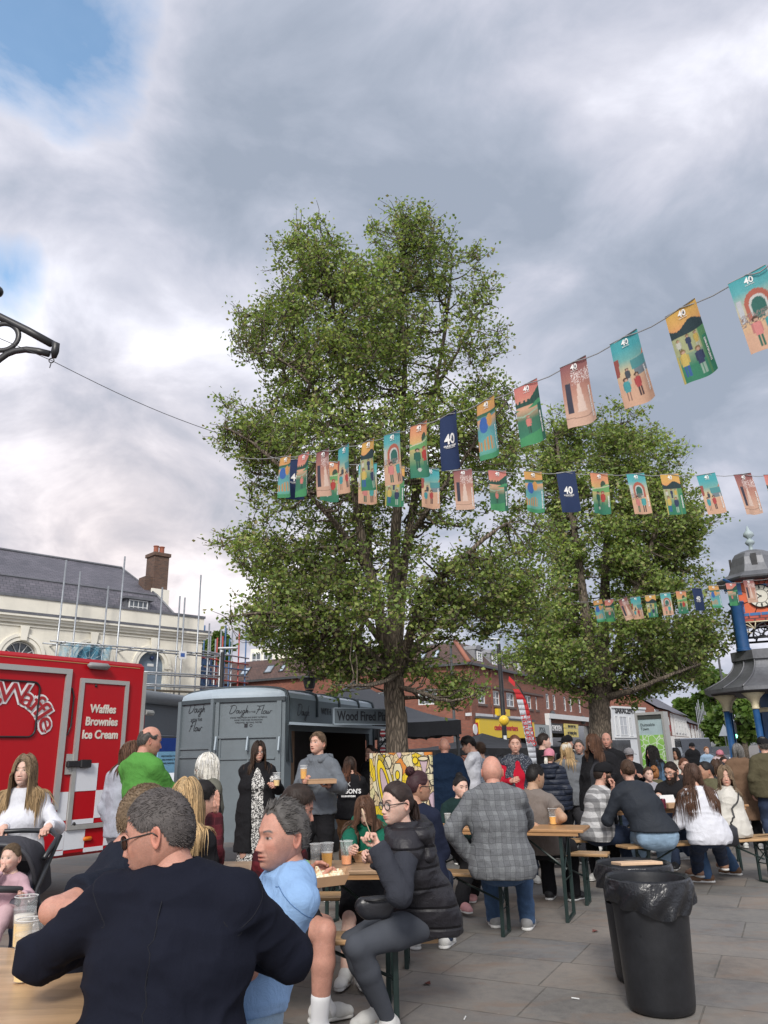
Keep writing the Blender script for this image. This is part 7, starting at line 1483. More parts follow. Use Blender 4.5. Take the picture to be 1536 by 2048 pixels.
# ================================================================ bunting
FW,FH,GX,GZ=.46,1.04,40,88
def bend(x,z):return .028*math.sin((x/FW+.15)*5.0)*(.25+.75*(-z/FH))+.03*(z/FH)**2
def raster(design):
 u,v=np.meshgrid((np.arange(GX)+.5)/GX,(np.arange(GZ)+.5)/GZ);C=np.zeros((GZ,GX,3));rg=np.random.default_rng(hash_(design))
 def fill(m,c):C[m]=c
 def grad(cs):
  k=np.linspace(0,1,len(cs));
  for i in range(3):C[...,i]=np.interp(v,k,[c[i]for c in cs])
 def person_(x,y,h,top,leg,hair=(.10,.05,.03)):
  w=h*.42;fill((abs(abs(u-x)-w*.26)<w*.17)&(v>y+h*.55)&(v<y+h),leg);fill((abs(u-x)<w*(.42+.22*(v-y)/h))&(v>y+h*.18)&(v<y+h*.62),top)
  fill((abs(abs(u-x)-w*.62)<w*.12)&(v>y+h*.22)&(v<y+h*.52),tuple(q*.8 for q in top));fill(((u-x)**2*.19+(v-y-h*.09)**2)<(h*.092)**2,hair);fill(((u-x-.01)**2*.19+(v-y-h*.12)**2)<(h*.055)**2,(.60,.36,.25))
 T,O,G,P,B,N,S=(.05,.42,.46),(.80,.30,.13),(.03,.24,.13),(.68,.20,.18),(.03,.12,.36),(.035,.055,.13),(.72,.42,.27)
 if design=='navy':grad([N,N,(.03,.05,.12)])
 elif design=='events':
  grad([(.75,.45,.07),(.80,.42,.10),(.78,.25,.12),(.30,.40,.25),G,G]);fill((v>.24+.05*np.sin(u*7))&(v<.40),(.02,.05,.06));fill((v>.38)&(v<.62),(.42,.45,.22));fill((v>.38)&(u>.78),(.10,.30,.12))
  for x,y,h,t_,l_ in((.18,.40,.22,(.6,.6,.5),N),(.45,.38,.22,(.03,.05,.12),N),(.68,.38,.24,(.65,.45,.08),(.5,.5,.4)),(.22,.55,.38,(.68,.50,.10),B),(.62,.58,.38,N,(.35,.5,.4))):person_(x,y,h,t_,l_,(.25,.15,.06))
  fill((v>.62)&(u<.08),(.55,.45,.10));fill((v>.5)&(u>.84),G)
 elif design=='markets':
  grad([T,T,(.16,.45,.42),(.70,.55,.30),S,S,S]);fill((u<.18-.2*(v-.3))&(v>.28)&(v<.55),(.35,.08,.06));fill((u>1.15-.9*(v-.12))&(v>.12)&(v<.42),(.55,.22,.12));fill((u>.5)&(v>.36)&(v<.50),(.08,.32,.33));fill((u>.55)&(v>.5)&(v<.6),(.2,.25,.28))
  for x,y,h,t_,l_ in((.35,.45,.24,(.06,.08,.1),(.5,.5,.45)),(.58,.55,.34,(.50,.06,.06),(.06,.03,.04)),(.25,.58,.34,(.05,.35,.38),(.2,.1,.08))):person_(x,y,h,t_,l_)
 elif design=='wedding':
  grad([(.30,.10,.11),(.42,.17,.14),(.58,.28,.20),(.70,.42,.30),(.72,.46,.33)]);fill((abs(u-.22)<.09)&(v>.32)&(v<.80),(.05,.05,.08));fill(((u-.24)**2*4+(v-.30)**2)<.001,(.35,.2,.15));fill((abs(u-.55)<.06+.22*np.clip(v-.42,0,1))&(v>.36)&(v<.80),(.80,.60,.50))
  k=rg.random((GZ,GX))>.62;fill(k&(v>.16)&(v<.36)&(u>.35),(.85,.72,.68))
  fill((abs(v-.86-.02*np.sin(u*3))<.006),(.35,.2,.15))
 elif design=='parks':
  grad([P,(.72,.24,.18),(.75,.42,.25),(.05,.20,.12),(.04,.22,.13),(.05,.30,.14)]);fill((v>.30-.18*np.clip(u-.5,0,1)*2)&(v<.36),(.02,.10,.07));fill((v>.26)&(v<.34)&(np.sin(u*40)>.2),(.02,.07,.06));fill((v>.38+.05*np.sin(u*5))&(v<.42),(.06,.32,.14));fill(abs(v-.50-.03*np.sin(u*6))<.012,(.35,.5,.35));person_(.42,.52,.30,(.72,.22,.18),(.03,.10,.07),(.45,.15,.1));fill((v>.88-.1*u),(.06,.34,.13));fill((v>.4)&(u>.84),(.02,.13,.09))
 elif design=='splash':
  grad([(.72,.42,.08),(.76,.36,.10),(.74,.40,.18),(.10,.36,.38),(.12,.45,.46),(.14,.48,.44),(.10,.40,.20)]);fill((v>.22)&(v<.27),(.04,.16,.09));fill((v>.27)&(v<.31),(.12,.3,.32));fill(((u-.32)**2*.8+(v-.42)**2*1.6<.030)&(v<.58),(.03,.14,.48));fill(((u-.6)**2+(v-.36)**2*1.5<.018),(.70,.34,.08));fill((v>.62)&(v<.85)&(u<.7)&(np.sin(u*46)>-.2)&(v>.66+.04*np.sin(u*9)),(.62,.30,.10));fill((v>.92),(.06,.34,.15))
 elif design=='couple':
  grad([(.78,.28,.14),(.80,.35,.15),(.74,.50,.16),(.35,.42,.18),(.05,.26,.14),(.03,.24,.15)]);fill(((u-.72)**2*.6+(v-.30)**2<.012),(.05,.09,.06));fill((v>.34+.06*np.sin(u*5))&(v<.48),(.16,.42,.14));fill(abs(v-.42+.1*u)<.012,(.6,.6,.4));person_(.36,.46,.40,(.02,.14,.10),(.02,.10,.08),(.06,.04,.03));person_(.66,.44,.42,(.55,.05,.04),(.05,.22,.14),(.35,.05,.04));fill(((u-.40)**2+(v-.86)**2*3<.004),(.6,.6,.55))
 elif design=='arch':
  grad([T,(.10,.46,.48),(.55,.55,.40),(.75,.50,.25),S,S]);fill((((u-.55)/.33)**2+((v-.42)/.20)**2<1)&(v<.45)|((abs(u-.55)<.33)&(v>.44)&(v<.6)),(.50,.13,.08));fill((((u-.55)/.23)**2+((v-.44)/.15)**2<1)&(v<.46)|((abs(u-.55)<.23)&(v>.45)&(v<.6)),(.62,.62,.58));fill((((u-.55)/.18)**2+((v-.45)/.12)**2<1)&(v<.47)|((abs(u-.55)<.18)&(v>.46)&(v<.6)),(.03,.16,.13));fill((abs(u-.12)<.06)&(v>.3)&(v<.6),(.55,.57,.6));fill((v>.5)&(v<.66)&(rg.random((GZ,GX))>.5)&(u<.75),(.30,.22,.20));person_(.36,.56,.40,(.72,.24,.22),(.03,.15,.10));person_(.70,.55,.40,(.06,.42,.42),(.02,.03,.03),(.55,.5,.42))
 if design!='navy':
  C=C*.86+C.mean(axis=2,keepdims=True)*.10+.02
  k=1+.10*(rg.random((GZ,GX,1))-.5);C=C*k
 return C
def hash_(s):return sum(ord(c)*(i+3)for i,c in enumerate(s))
M_FLAG=mat_attr('bunting_cloth',.75,0,.12,180,.2);M_FTXT=pm('flag_white_print',(.74,.74,.72),.7)
_n=NB('bunting_cloth2');
def flag_cloth_mat():
 n=NB('printed_cloth');n.set(Roughness=.8,Specular_IOR_Level=.2);c=n.attr('col');n.color(c);t=n.N.new('ShaderNodeBsdfTranslucent');n.L.new(c,t.inputs[0]);m=n.N.new('ShaderNodeMixShader');m.inputs[0].default_value=.35;n.L.new(n.b.outputs[0],m.inputs[1]);n.L.new(t.outputs[0],m.inputs[2]);n.L.new(m.outputs[0],n.N['Material Output'].inputs[0]);n.bump(n.noise(14,4,.5,n.map((1,1,.4))),.25,.02);return n.m
M_FLAG=flag_cloth_mat()
del globals()['_n']
def _n(v):v=np.asarray(v,float);return v/(np.linalg.norm(v)+1e-12)
PROTO={}
SIDE={'events':'DUNSTABLE EVENTS','markets':'MIDDLE ROW MARKETS','wedding':'DUNSTABLE TOWN GARDENS','parks':'PARKS & OPEN SPACES','splash':"BENNETT'S SPLASH & CAFE",'couple':'GROVE GARDENS','arch':'PRIORY MARKETS'}
def flag_proto(design):
 C=raster(design);V=[];VC=[]
 for j in range(GZ+1):
  for i in range(GX+1):
   x=(i/GX-.5)*FW;z=-j/GZ*FH;V.append((x,bend(x,z),z));jj,ii=min(j,GZ-1),min(i,GX-1);VC.append(C[jj,ii])
 F=[(j*(GX+1)+i,j*(GX+1)+i+1,(j+1)*(GX+1)+i+1,(j+1)*(GX+1)+i)for j in range(GZ)for i in range(GX)]
 root=bpy.data.objects.new('bunting_flag',None);COL.objects.link(root);root.empty_display_size=.1
 npmesh('cloth',np.array(V),np.array([f[::-1]for f in F]),M_FLAG,root,True,np.array(VC))
 mb=MB();mb.tube([(-FW/2,bend(-FW/2,0),.0),(0,bend(0,0),0),(FW/2,bend(FW/2,0),0)],.007,6);mb.build('hem_sleeve',pm('flag_hem',(.34,.35,.36),.8),root)
 def put(s,x,z,size,bold,rot=0,ls=1.0,sx=1.0):
  me=text_mesh(s,size,.002,bold);me.transform(Matrix.Diagonal((sx,1,1,1)));me.transform(Matrix.Rotation(rot,4,'Z'));me.materials.clear();me.materials.append(M_FTXT)
  for v in me.vertices:px_,pz_,th=v.co.x+x,v.co.y+z,v.co.z;v.co=(px_,bend(px_,pz_)-.006-th,pz_)
  o=bpy.data.objects.new('lettering',me);COL.objects.link(o);o.parent=root
 if design=='navy':put('40',.0,-.47*FH,.26,.006,sx=.82);put('DUNSTABLE',0,-.585*FH,.045,.001);put('TOWN COUNCIL',0,-.615*FH,.024,.0)
 else:put('40',.0,-.085*FH,.125,.003,sx=.85);put('DUNSTABLE',0,-.142*FH,.020,0);put(SIDE[design],FW*.42,-.70*FH,.036,.0012,PI/2,sx=.98)
 # the crest inside the nought
 x,z,r=((.052,-.47*FH,.034)if design=='navy' else(.026,-.085*FH,.016));mb=MB();mb.lathe([(.0005,-.001),(r*.75,-.001),(r*.75,.001),(.0005,.001)],12,M=Matrix.Translation((x,bend(x,z)-.010,z))@Matrix.Rotation(PI/2,4,'X'));mb.build('crest',pm('crest_ink',(.05,.07,.12),.6),root)
 return root
DLAB={'navy':'plain navy','events':'orange and green crowd','markets':'teal street market','wedding':'dusky pink','parks':'pink and dark green park','splash':'orange and blue pool','couple':'orange and green walkers','arch':'teal sky and red arch'}
ORD=['first','second','third','fourth','fifth','sixth','seventh','eighth','ninth','tenth','eleventh','twelfth','thirteenth','fourteenth','fifteenth','sixteenth','seventeenth','eighteenth']
def bunting(line,frm,A,B,items,ext=(None,None),scale=1.0,seed=1,sag=.0,group=''):
 """items: (px, py_top, design, yaw, swing); the line hangs in the vertical plane through A and B"""
 rg=np.random.default_rng(seed);fp=Fr(A,B);pts=[]
 for i,(px,py,des,yaw,swing)in enumerate(items):
  x,z=fp.pt(px,py);w=fp.M@Vector((x,0,z));pts.append(w)
  if des not in PROTO:PROTO[des]=flag_proto(des);r=PROTO[des]
  else:r=copy_tree(PROTO[des])
  base_yaw=fp.ang if yaw is None else R(yaw)
  r.location=w;r.rotation_euler=(R(rg.uniform(-3,3)),R(swing),base_yaw+R(rg.uniform(-9,9)));r.scale=(scale,scale*rg.uniform(.5,3.2),scale);tag(r,f'{DLAB[des]} flag, {ORD[i]} from the {frm} end of the {line} bunting','flag',group)
 pts=[fp.M@Vector((fp.pt(*e)[0],0,fp.pt(*e)[1]))if e is not None else None for e in ext[:1]]+pts+[fp.M@Vector((fp.pt(*e)[0],0,fp.pt(*e)[1]))if e is not None else None for e in ext[1:]];pts=[p for p in pts if p is not None]
 # dips slightly at every flag
 path=[]
 for a,b in zip(pts[:-1],pts[1:]):
  for t in(0,.25,.5,.75):path.append(a.lerp(b,t)+Vector((0,0,-.03*math.sin(PI*t))))
 path.append(pts[-1]);t_=thing('bunting_line',f'thin cord carrying the {line} row of bunting flags','cord',tuple(pts[0]));mb=MB();mb.tube([p-pts[0]for p in path],.009*scale,5);mb.build('cord',pm('bunting_cord',(.30,.31,.32),.8),t_)
L1i=[(1493,549,'arch',None,-6),(1360,616,'events',None,-5),(1247,674,'markets',None,-4),(1146,724,'wedding',None,-3),(1051,768,'parks',None,-3),(971,800,'splash',None,1),(897,828,'navy',None,1),(838,847,'couple',None,3),(784,866,'arch',None,4),(737,881,'events',None,5),(688,892,'markets',None,4),(646,901,'wedding',None,3),(608,907,'parks',None,4),(572,912,'splash',None,3)]
bunting('upper','right',at(572,912,8.7),at(1493,549,4.05),L1i,((1545,522),(480,915)),.512,1,group='flags on the upper bunting')
L2i=[(1545,949,'parks',2,-3),(1484,948,'wedding',2,-8),(1411,948,'markets',2,-7),(1338,948,'events',0,-4),(1270,947,'arch',0,-5),(1197,946,'couple',0,-1),(1131,944,'navy',0,-3),(1065,943,'splash',0,-1),(994,941,'parks',0,0),(925,939,'wedding',0,-1),(860,936,'markets',0,1),(791,932,'events',-4,3),(736,927,'arch',-14,2),(664,923,'couple',-4,4),(592,918,'navy',-12,2)]
bunting('middle','right',at(592,918,9.0),at(1484,948,8.9),L2i,((1600,950),(540,913)),.512,2,group='flags on the middle bunting')
L3i=[(1552,1154,'markets',0,-3),(1496,1160,'wedding',0,-4),(1461,1166,'parks',0,-3),(1426,1171,'splash',0,-3),(1393,1176,'navy',0,-2),(1361,1182,'couple',0,-2),(1330,1186,'arch',-10,-2),(1300,1190,'events',-14,-1),(1270,1194,'markets',-30,-3),(1245,1197,'wedding',-38,-14),(1218,1199,'parks',-40,2),(1195,1200,'splash',-40,-4)]
bunting('small far','right',at(1195,1200,16.6),at(1532,1157,15.8),L3i,((1560,1152),(1150,1203)),.47,3,group='flags on the far bunting')
# ================================================================ tables, benches, bins, cups, food, pram, cars
def wood_mat(name,c,dark=.55,sc=1.0):
 n=NB(name);n.set(Roughness=.42,Coat_Weight=.15);v=n.map((.6*sc,7*sc,7*sc));a=n.noise(3.5,7,.6,v,.8);b=n.noise(26,4,.6,n.map((.5,9,9)));bl=n.ramp(n.noise(1.7,4,.6),[(.5,0.0),(.75,.45)])
 k=n.math('ADD',n.math('MULTIPLY',a,.7),n.math('MULTIPLY',b,.3));col=n.ramp(k,[(.28,tuple(q*dark for q in c)),(.5,c),(.75,tuple(min(1,q*1.35)for q in c))]);n.color(n.mix(bl,col,tuple(q*.45 for q in c)));n.bump(k,.25,.004);return n.m
M_WOOD=wood_mat('varnished_pine',(.40,.22,.10));M_WOOD2=wood_mat('weathered_table_wood',(.36,.235,.14),.4);M_LEG=pm('dark_green_steel',(.016,.032,.030),.38,.1,.25,6);M_WOODB=wood_mat('bench_wood',(.44,.27,.13))
def xleg(t,x,w,h,sgn,r=.013):
 """folding frame: two uprights on a foot bar, lattice between, and a long brace"""
 f=MB();
 for y in(-w/2,w/2):f.box((x,y,h/2),(.032,.022,h),bev=.003)
 f.box((x,0,.011),(.03,w-.022,.022));f.box((x,0,h-.02),(.03,w-.022,.02));lg=f.build('leg',M_LEG,t)
 b=MB();z0,z1=h*.45,h-.05;b.tube([(x,-w/2,z0),(x,w/2,z1)],.007,5);b.tube([(x,w/2,z0),(x,-w/2,z1)],.007,5);b.tube([(x,-w/2,z0),(x,w/2,z0)],.006,5)
 b.tube([(x,0,h*.55),(x-sgn*.42,0,h-.03)],.010,6);b.tube([(x-sgn*.42,-w*.4,h-.02),(x-sgn*.42,w*.4,h-.02)],.008,5);b.build('brace',M_LEG,lg)
def plank_top(t,L,w,h,mat,name,n=1,warp=.004):
 for i in range(n):
  ww=w/n;y=-w/2+ww*(i+.5);mb=MB();mb.box((0,y,h-.014+(i%2)*.0015),(L,ww-(.004 if n>1 else 0),.028),bev=.006);mb.build(name,mat,t)
def beer_table(label,A,B,w=.5,h=.77,mat=None):
 A,B=Vector(A),Vector(B);c=(A+B)/2;d=B-A;L=d.length;t=thing('beer_table',label,'table',(c.x,c.y,0),math.atan2(d.y,d.x),'folding beer tables');plank_top(t,L,w,h,mat or M_WOOD,'tabletop');mb=MB();mb.box((0,-w/2+.02,h-.042),(L-.1,.02,.028));mb.box((0,w/2-.02,h-.042),(L-.1,.02,.028));mb.build('rail',M_WOOD,t);xleg(t,L/2-.22,w-.1,h-.03,1);xleg(t,-L/2+.22,w-.1,h-.03,-1);return t
def bench(label,A,B,w=.25,h=.48):
 A,B=Vector(A),Vector(B);c=(A+B)/2;d=B-A;L=d.length;t=thing('bench',label,'bench',(c.x,c.y,0),math.atan2(d.y,d.x),'folding beer benches');plank_top(t,L,w,h,M_WOODB,'seat');xleg(t,L/2-.25,w-.03,h-.03,1);xleg(t,-L/2+.25,w-.03,h-.03,-1);return t
T1=beer_table('weathered wooden table carrying the beer cups and food trays in the middle',(-1.95,5.78),(.20,5.62),.52,.77,M_WOOD2)
bench('bench the man in shorts and the woman in the black vest share',(-2.0,4.98),(.26,4.98));bench('bench behind the middle table under the girl in green',(-1.9,6.45),(.35,6.30))
T2=beer_table('beer table in front of the man in the checked jacket',(-.13,8.50),(1.86,7.72),.50,.785)
bench('bench under the man in the checked jacket',(-.80,7.92),(1.20,7.13));bench('bench on the far side of the second table',(.15,9.20),(2.22,8.38))
T3=beer_table('right hand beer table with the drink can and food boxes',(2.55,10.05),(4.55,10.62),.50,.77)
bench('bench under the three women with their backs turned',(2.52,8.95),(4.52,9.52));bench('bench reaching in at the right edge',(4.25,9.62),(6.2,10.1));bench('bench under the man in the black and white checked shirt',(1.55,9.50),(2.72,9.78));bench('bench under the bearded man in black',(3.0,10.75),(4.9,11.3))
# near rustic table, lower left
na_,nb_2=onz(150,2048,.765),onz(0,1835,.765);nt=thing('rustic_table','rough plywood table top in the bottom left corner under the two beer cups','table',(-1.55,2.75,0),R(0));
ne=onz(152,2047,.765);mb=MB();M_PLY=wood_mat('knotty_ply',(.46,.30,.17),.42,.5)
P_=[(-1.1,-1.3),(ne.x+1.55-.16,-1.3),(ne.x+1.55+.00,ne.y-2.75-.05),(ne.x+1.55-.02,.62),(-1.1,.95)];bot=[(x,y,.735)for x,y in P_];top=[(x,y,.765)for x,y in P_];n5=len(P_);mb.add(bot+top,[tuple(range(n5-1,-1,-1)),tuple(range(n5,2*n5))]+[(i,(i+1)%n5,n5+(i+1)%n5,n5+i)for i in range(n5)]);mb.build('tabletop',M_PLY,nt)
for x,y in((-.9,-1.1),(.3,-1.1),(.3,.35),(-.9,.5)):mb=MB();mb.box((x,y,.367),(.06,.06,.734));mb.build('leg',M_WOOD2,nt)
bench('bench under the man in the navy jacket and the man in light blue',(-1.0,2.46),(-.25,3.10),.28)
# bins
M_BINM=pm('bin_plastic',(.014,.015,.018),.42,0,.3,5,.1,30);M_BAG=None
nb3=NB('bin_liner');nb3.set(Roughness=.28,Specular_IOR_Level=.6);nb3.color((.012,.013,.016));vv=nb3.map((1,1,1));hh_=nb3.math('ADD',nb3.noise(7,3,.5,nb3.map((1,1,.5)),2.2),nb3.math('MULTIPLY',nb3.noise(28,3,.5,vv,2),.4));nb3.bump(hh_,.35,.03);M_BAG=nb3.m
def bin_(label,c,rz,seed):
 t=thing('waste_bin',label,'bin',(c[0],c[1],0),rz,'black bins with liners');H=.72;mb=MB();mb.lathe([(.165,.0),(.19,.015),(.197,.05),(.230,H-.04),(.240,H-.04),(.242,H),(.228,H),(.222,H-.03),(.188,.06),(.001,.05)],40,cap=False,wob=lambda a,i:.012*math.cos(a*2));mb.build('bin_body',M_BINM,t,autosm=50)
 rg=np.random.default_rng(seed);ph=rg.uniform(0,6,8);N_,K=120,22;V=[];
 for k in range(K):
  for j in range(N_):
   a=2*PI*j/N_;w=sum(math.sin(a*f+ph[q])*am for q,(f,am)in enumerate(((4,.7),(7,.6),(11,.5),(17,.3),(26,.12))));
   if k<13:s_=k/12;r=.250+.009*w*(.25+s_)+.015*math.sin(s_*PI)*(1+.3*math.sin(a*3+ph[5]));z=H+.012-s_*(.175+.03*math.sin(a*2+ph[6])+.012*math.sin(a*7+ph[7]));r+=.012*math.sin(a*11+s_*7+ph[2])*s_
   else:s_=(k-12)/9;r=.248-.03*s_**.4-.02*s_+.010*w*s_;z=H+.012+.01*math.sin(s_*PI)-s_*.30
   V.append((r*math.cos(a),r*math.sin(a),z))
 order=list(range(12,-1,-1))+list(range(13,K));V2=[];
 for k in order:V2+=V[k*N_:(k+1)*N_]
 F=[(i*N_+j,i*N_+(j+1)%N_,(i+1)*N_+(j+1)%N_,(i+1)*N_+j)for i in range(K-1)for j in range(N_)];lo=npmesh('bin_liner',np.array(V2),np.array(F),M_BAG,t,True);mb=MB();mb.lathe([(.001,H-.28),(.12,H-.26),(.205,H-.29)],30,wob=lambda a,i:.08*math.sin(a*5+i));mb.build('rubbish',M_BAG,lo,smooth=True);return t
BC=(1.60,5.20);bin_('nearest black bin with a crumpled liner and empty top',BC,.3,1);BC2=(1.70,5.80);bin_('rear black bin with a cardboard tray on its liner',BC2,1.2,2)
M_KRAFT=pm('kraft_card',(.42,.26,.15),.75,0,.12,8,.08,90,.002);M_KRAFTI=pm('kraft_inside',(.55,.42,.32),.7)
bt=thing('cardboard_lid','flat cardboard food tray lying across the rear bin','cardboard tray',(BC2[0]+.02,BC2[1]-.02,.715),.1);mb=MB();mb.box((0,0,.012),(.30,.19,.02),rx=R(-4),bev=.003);mb.build('card',pm('pale_card',(.62,.43,.28),.7),bt)
def cupm():
 n=NB('clear_plastic');n.set(Roughness=.12,Alpha=.13,Specular_IOR_Level=.8);n.color((.80,.84,.86));return n.m
M_CUP=cupm();M_BEER=pm('beer',(.80,.40,.04),.12,0,.06,4);M_CIDER=pm('pale_beer',(.80,.56,.22),.12,0,.05,4);M_FOAM=pm('beer_foam',(.80,.76,.68),.8);M_JUICE=pm('orange_drink',(.78,.30,.10),.12)
def cup(label,p,h=.145,r=.044,fill=.55,liq=None,foam=.02,straw=False,rz=0,stack=1,group='plastic cups of drink',tilt=0):
 t=thing('plastic_cup',label,'cup',tuple(p),rz,group);
 for s_ in range(1,stack):z0=h+s_*.022;mb=MB();mb.lathe([(r*.965,z0-.024),(r*.975,z0-.005),(r,z0-.004),(r,z0)],28,cap=False);mb.build('cup_wall',M_CUP,t,smooth=True)
 for s_ in range(1):
  z0=s_*.022;mb=MB();mb.lathe([(r*.74,z0+.002),(r*.86,z0+h*.55),(r*.88,z0+h*.56),(r*.97,z0+h-.004),(r,z0+h-.004),(r,z0+h),(r*.965,z0+h),(r*.85,z0+h*.56)],28,cap=False);mb.build('cup_wall' if s_==0 else 'cup_wall',M_CUP,t,smooth=True)
 mb=MB();zt=h+.022*(stack-1);mb.tube([(r*math.cos(2*PI*k/28),r*math.sin(2*PI*k/28),zt)for k in range(28)],.0016,5,closed=True);mb.build('rim',M_WHITE,t,smooth=True)
 mb=MB();rf=r*(.74+.22*fill)-.0025;mb.lathe([(r*.70,.004),(rf,h*fill)],28);b=mb.build('drink',liq or M_BEER,t,autosm=50)
 if foam:mb=MB();mb.lathe([(rf,h*fill+.0005),(rf+.001,h*fill+foam),(.001,h*fill+foam)],28);mb.build('foam',M_FOAM,b,smooth=True)
 if straw:mb=MB();mb.tube([(.01,0,.01),(-.035,.0,h+.04)],.0032,6);mb.build('straw',M_BLACK,t)
 return t
cup('beer cup at the very front left on the rough table',onz(48,1962,.767),.15,.048,.60,M_CIDER,.012,stack=3);cup('beer cup just behind the front one at the left edge',onz(42,1893,.767),.145,.046,.62,M_CIDER,.03,stack=3)
t1=lambda px,py:onz(px,py,.786)if False else onz(px,py,.772)
cup('pint of amber beer standing on the weathered middle table',onz(654,1734,.772),.15,.046,.60,M_BEER,.004);cup('half empty orange drink with a black straw on the middle table',onz(693,1729,.772),.15,.046,.38,M_JUICE,0,True);cup('empty thin cup between the grey haired man and the amber pint',onz(631,1732,.772),.14,.040,.03,M_CIDER,0)
cup('cup of beer alone on the right end of the second table',onz(1107,1649,.788),.15,.045,.48,M_BEER,.004);cup('pink tinted cup by the dark haired woman in the black shirt',onz(926,1651,.788),.15,.044,.2,M_JUICE,0)
cup('small tapered glass left of the pink tinted cup',onz(896,1650,.788),.11,.034,.25,M_CUP,0)
def tray(label,p,rz,L=.20,W=.13,h=.05,food='fries',name='food_tray',cat='food tray',tilt=(0,0)):
 t=thing(name,label,cat,tuple(p),rz,'open cardboard food trays');t.rotation_euler=(tilt[0],tilt[1],rz);mb=MB();l0,w0=L*.78/2,W*.74/2;l1,w1=L/2,W/2
 b=[(-l0,-w0,0),(l0,-w0,0),(l0,w0,0),(-l0,w0,0)];u=[(-l1,-w1,h),(l1,-w1,h),(l1,w1,h),(-l1,w1,h)];mb.add(b+u,[(0,3,2,1),(0,1,5,4),(1,2,6,5),(2,3,7,6),(3,0,4,7)]);o=mb.build('tray',M_KRAFT,t);so=o.modifiers.new('t','SOLIDIFY');so.thickness=.002
 rg=np.random.default_rng(int(abs(p[0])*1000)+3);mb=MB()
 if food=='fries':
  for _ in range(34):c=Vector((rg.uniform(-l0,l0),rg.uniform(-w0,w0)*.9,h*rg.uniform(.5,1.15)));d=Vector(rg.normal(0,1,3));d.z*=.35;d.normalize();mb.tube([c-d*.022,c+d*.022],.0045,4)
  mb.build('chips',pm('chips',(.62,.34,.12),.6,0,.25,30),t)
 elif food=='loaded':
  v_,f_=sdf_mesh([Cone((rg.uniform(-l0,l0),rg.uniform(-w0,w0),h*.62),(rg.uniform(-l0,l0)*.9,rg.uniform(-w0,w0),h*rg.uniform(.7,1.0)),.014,.011,k=.01)for _ in range(26)]+[Cone((-l0*.4,.0,h),(-l0*.5,0,h+.035),.02,.010,k=.012)],.004);nf=NB('creamy_topping');nf.set(Roughness=.45);nf.color(nf.ramp(nf.noise(55,4,.6),[(.35,(.50,.20,.07)),(.45,(.70,.60,.38)),(.62,(.78,.74,.60)),(.72,(.30,.12,.05))]));npmesh('topping',v_,f_,nf.m,t)
 return t
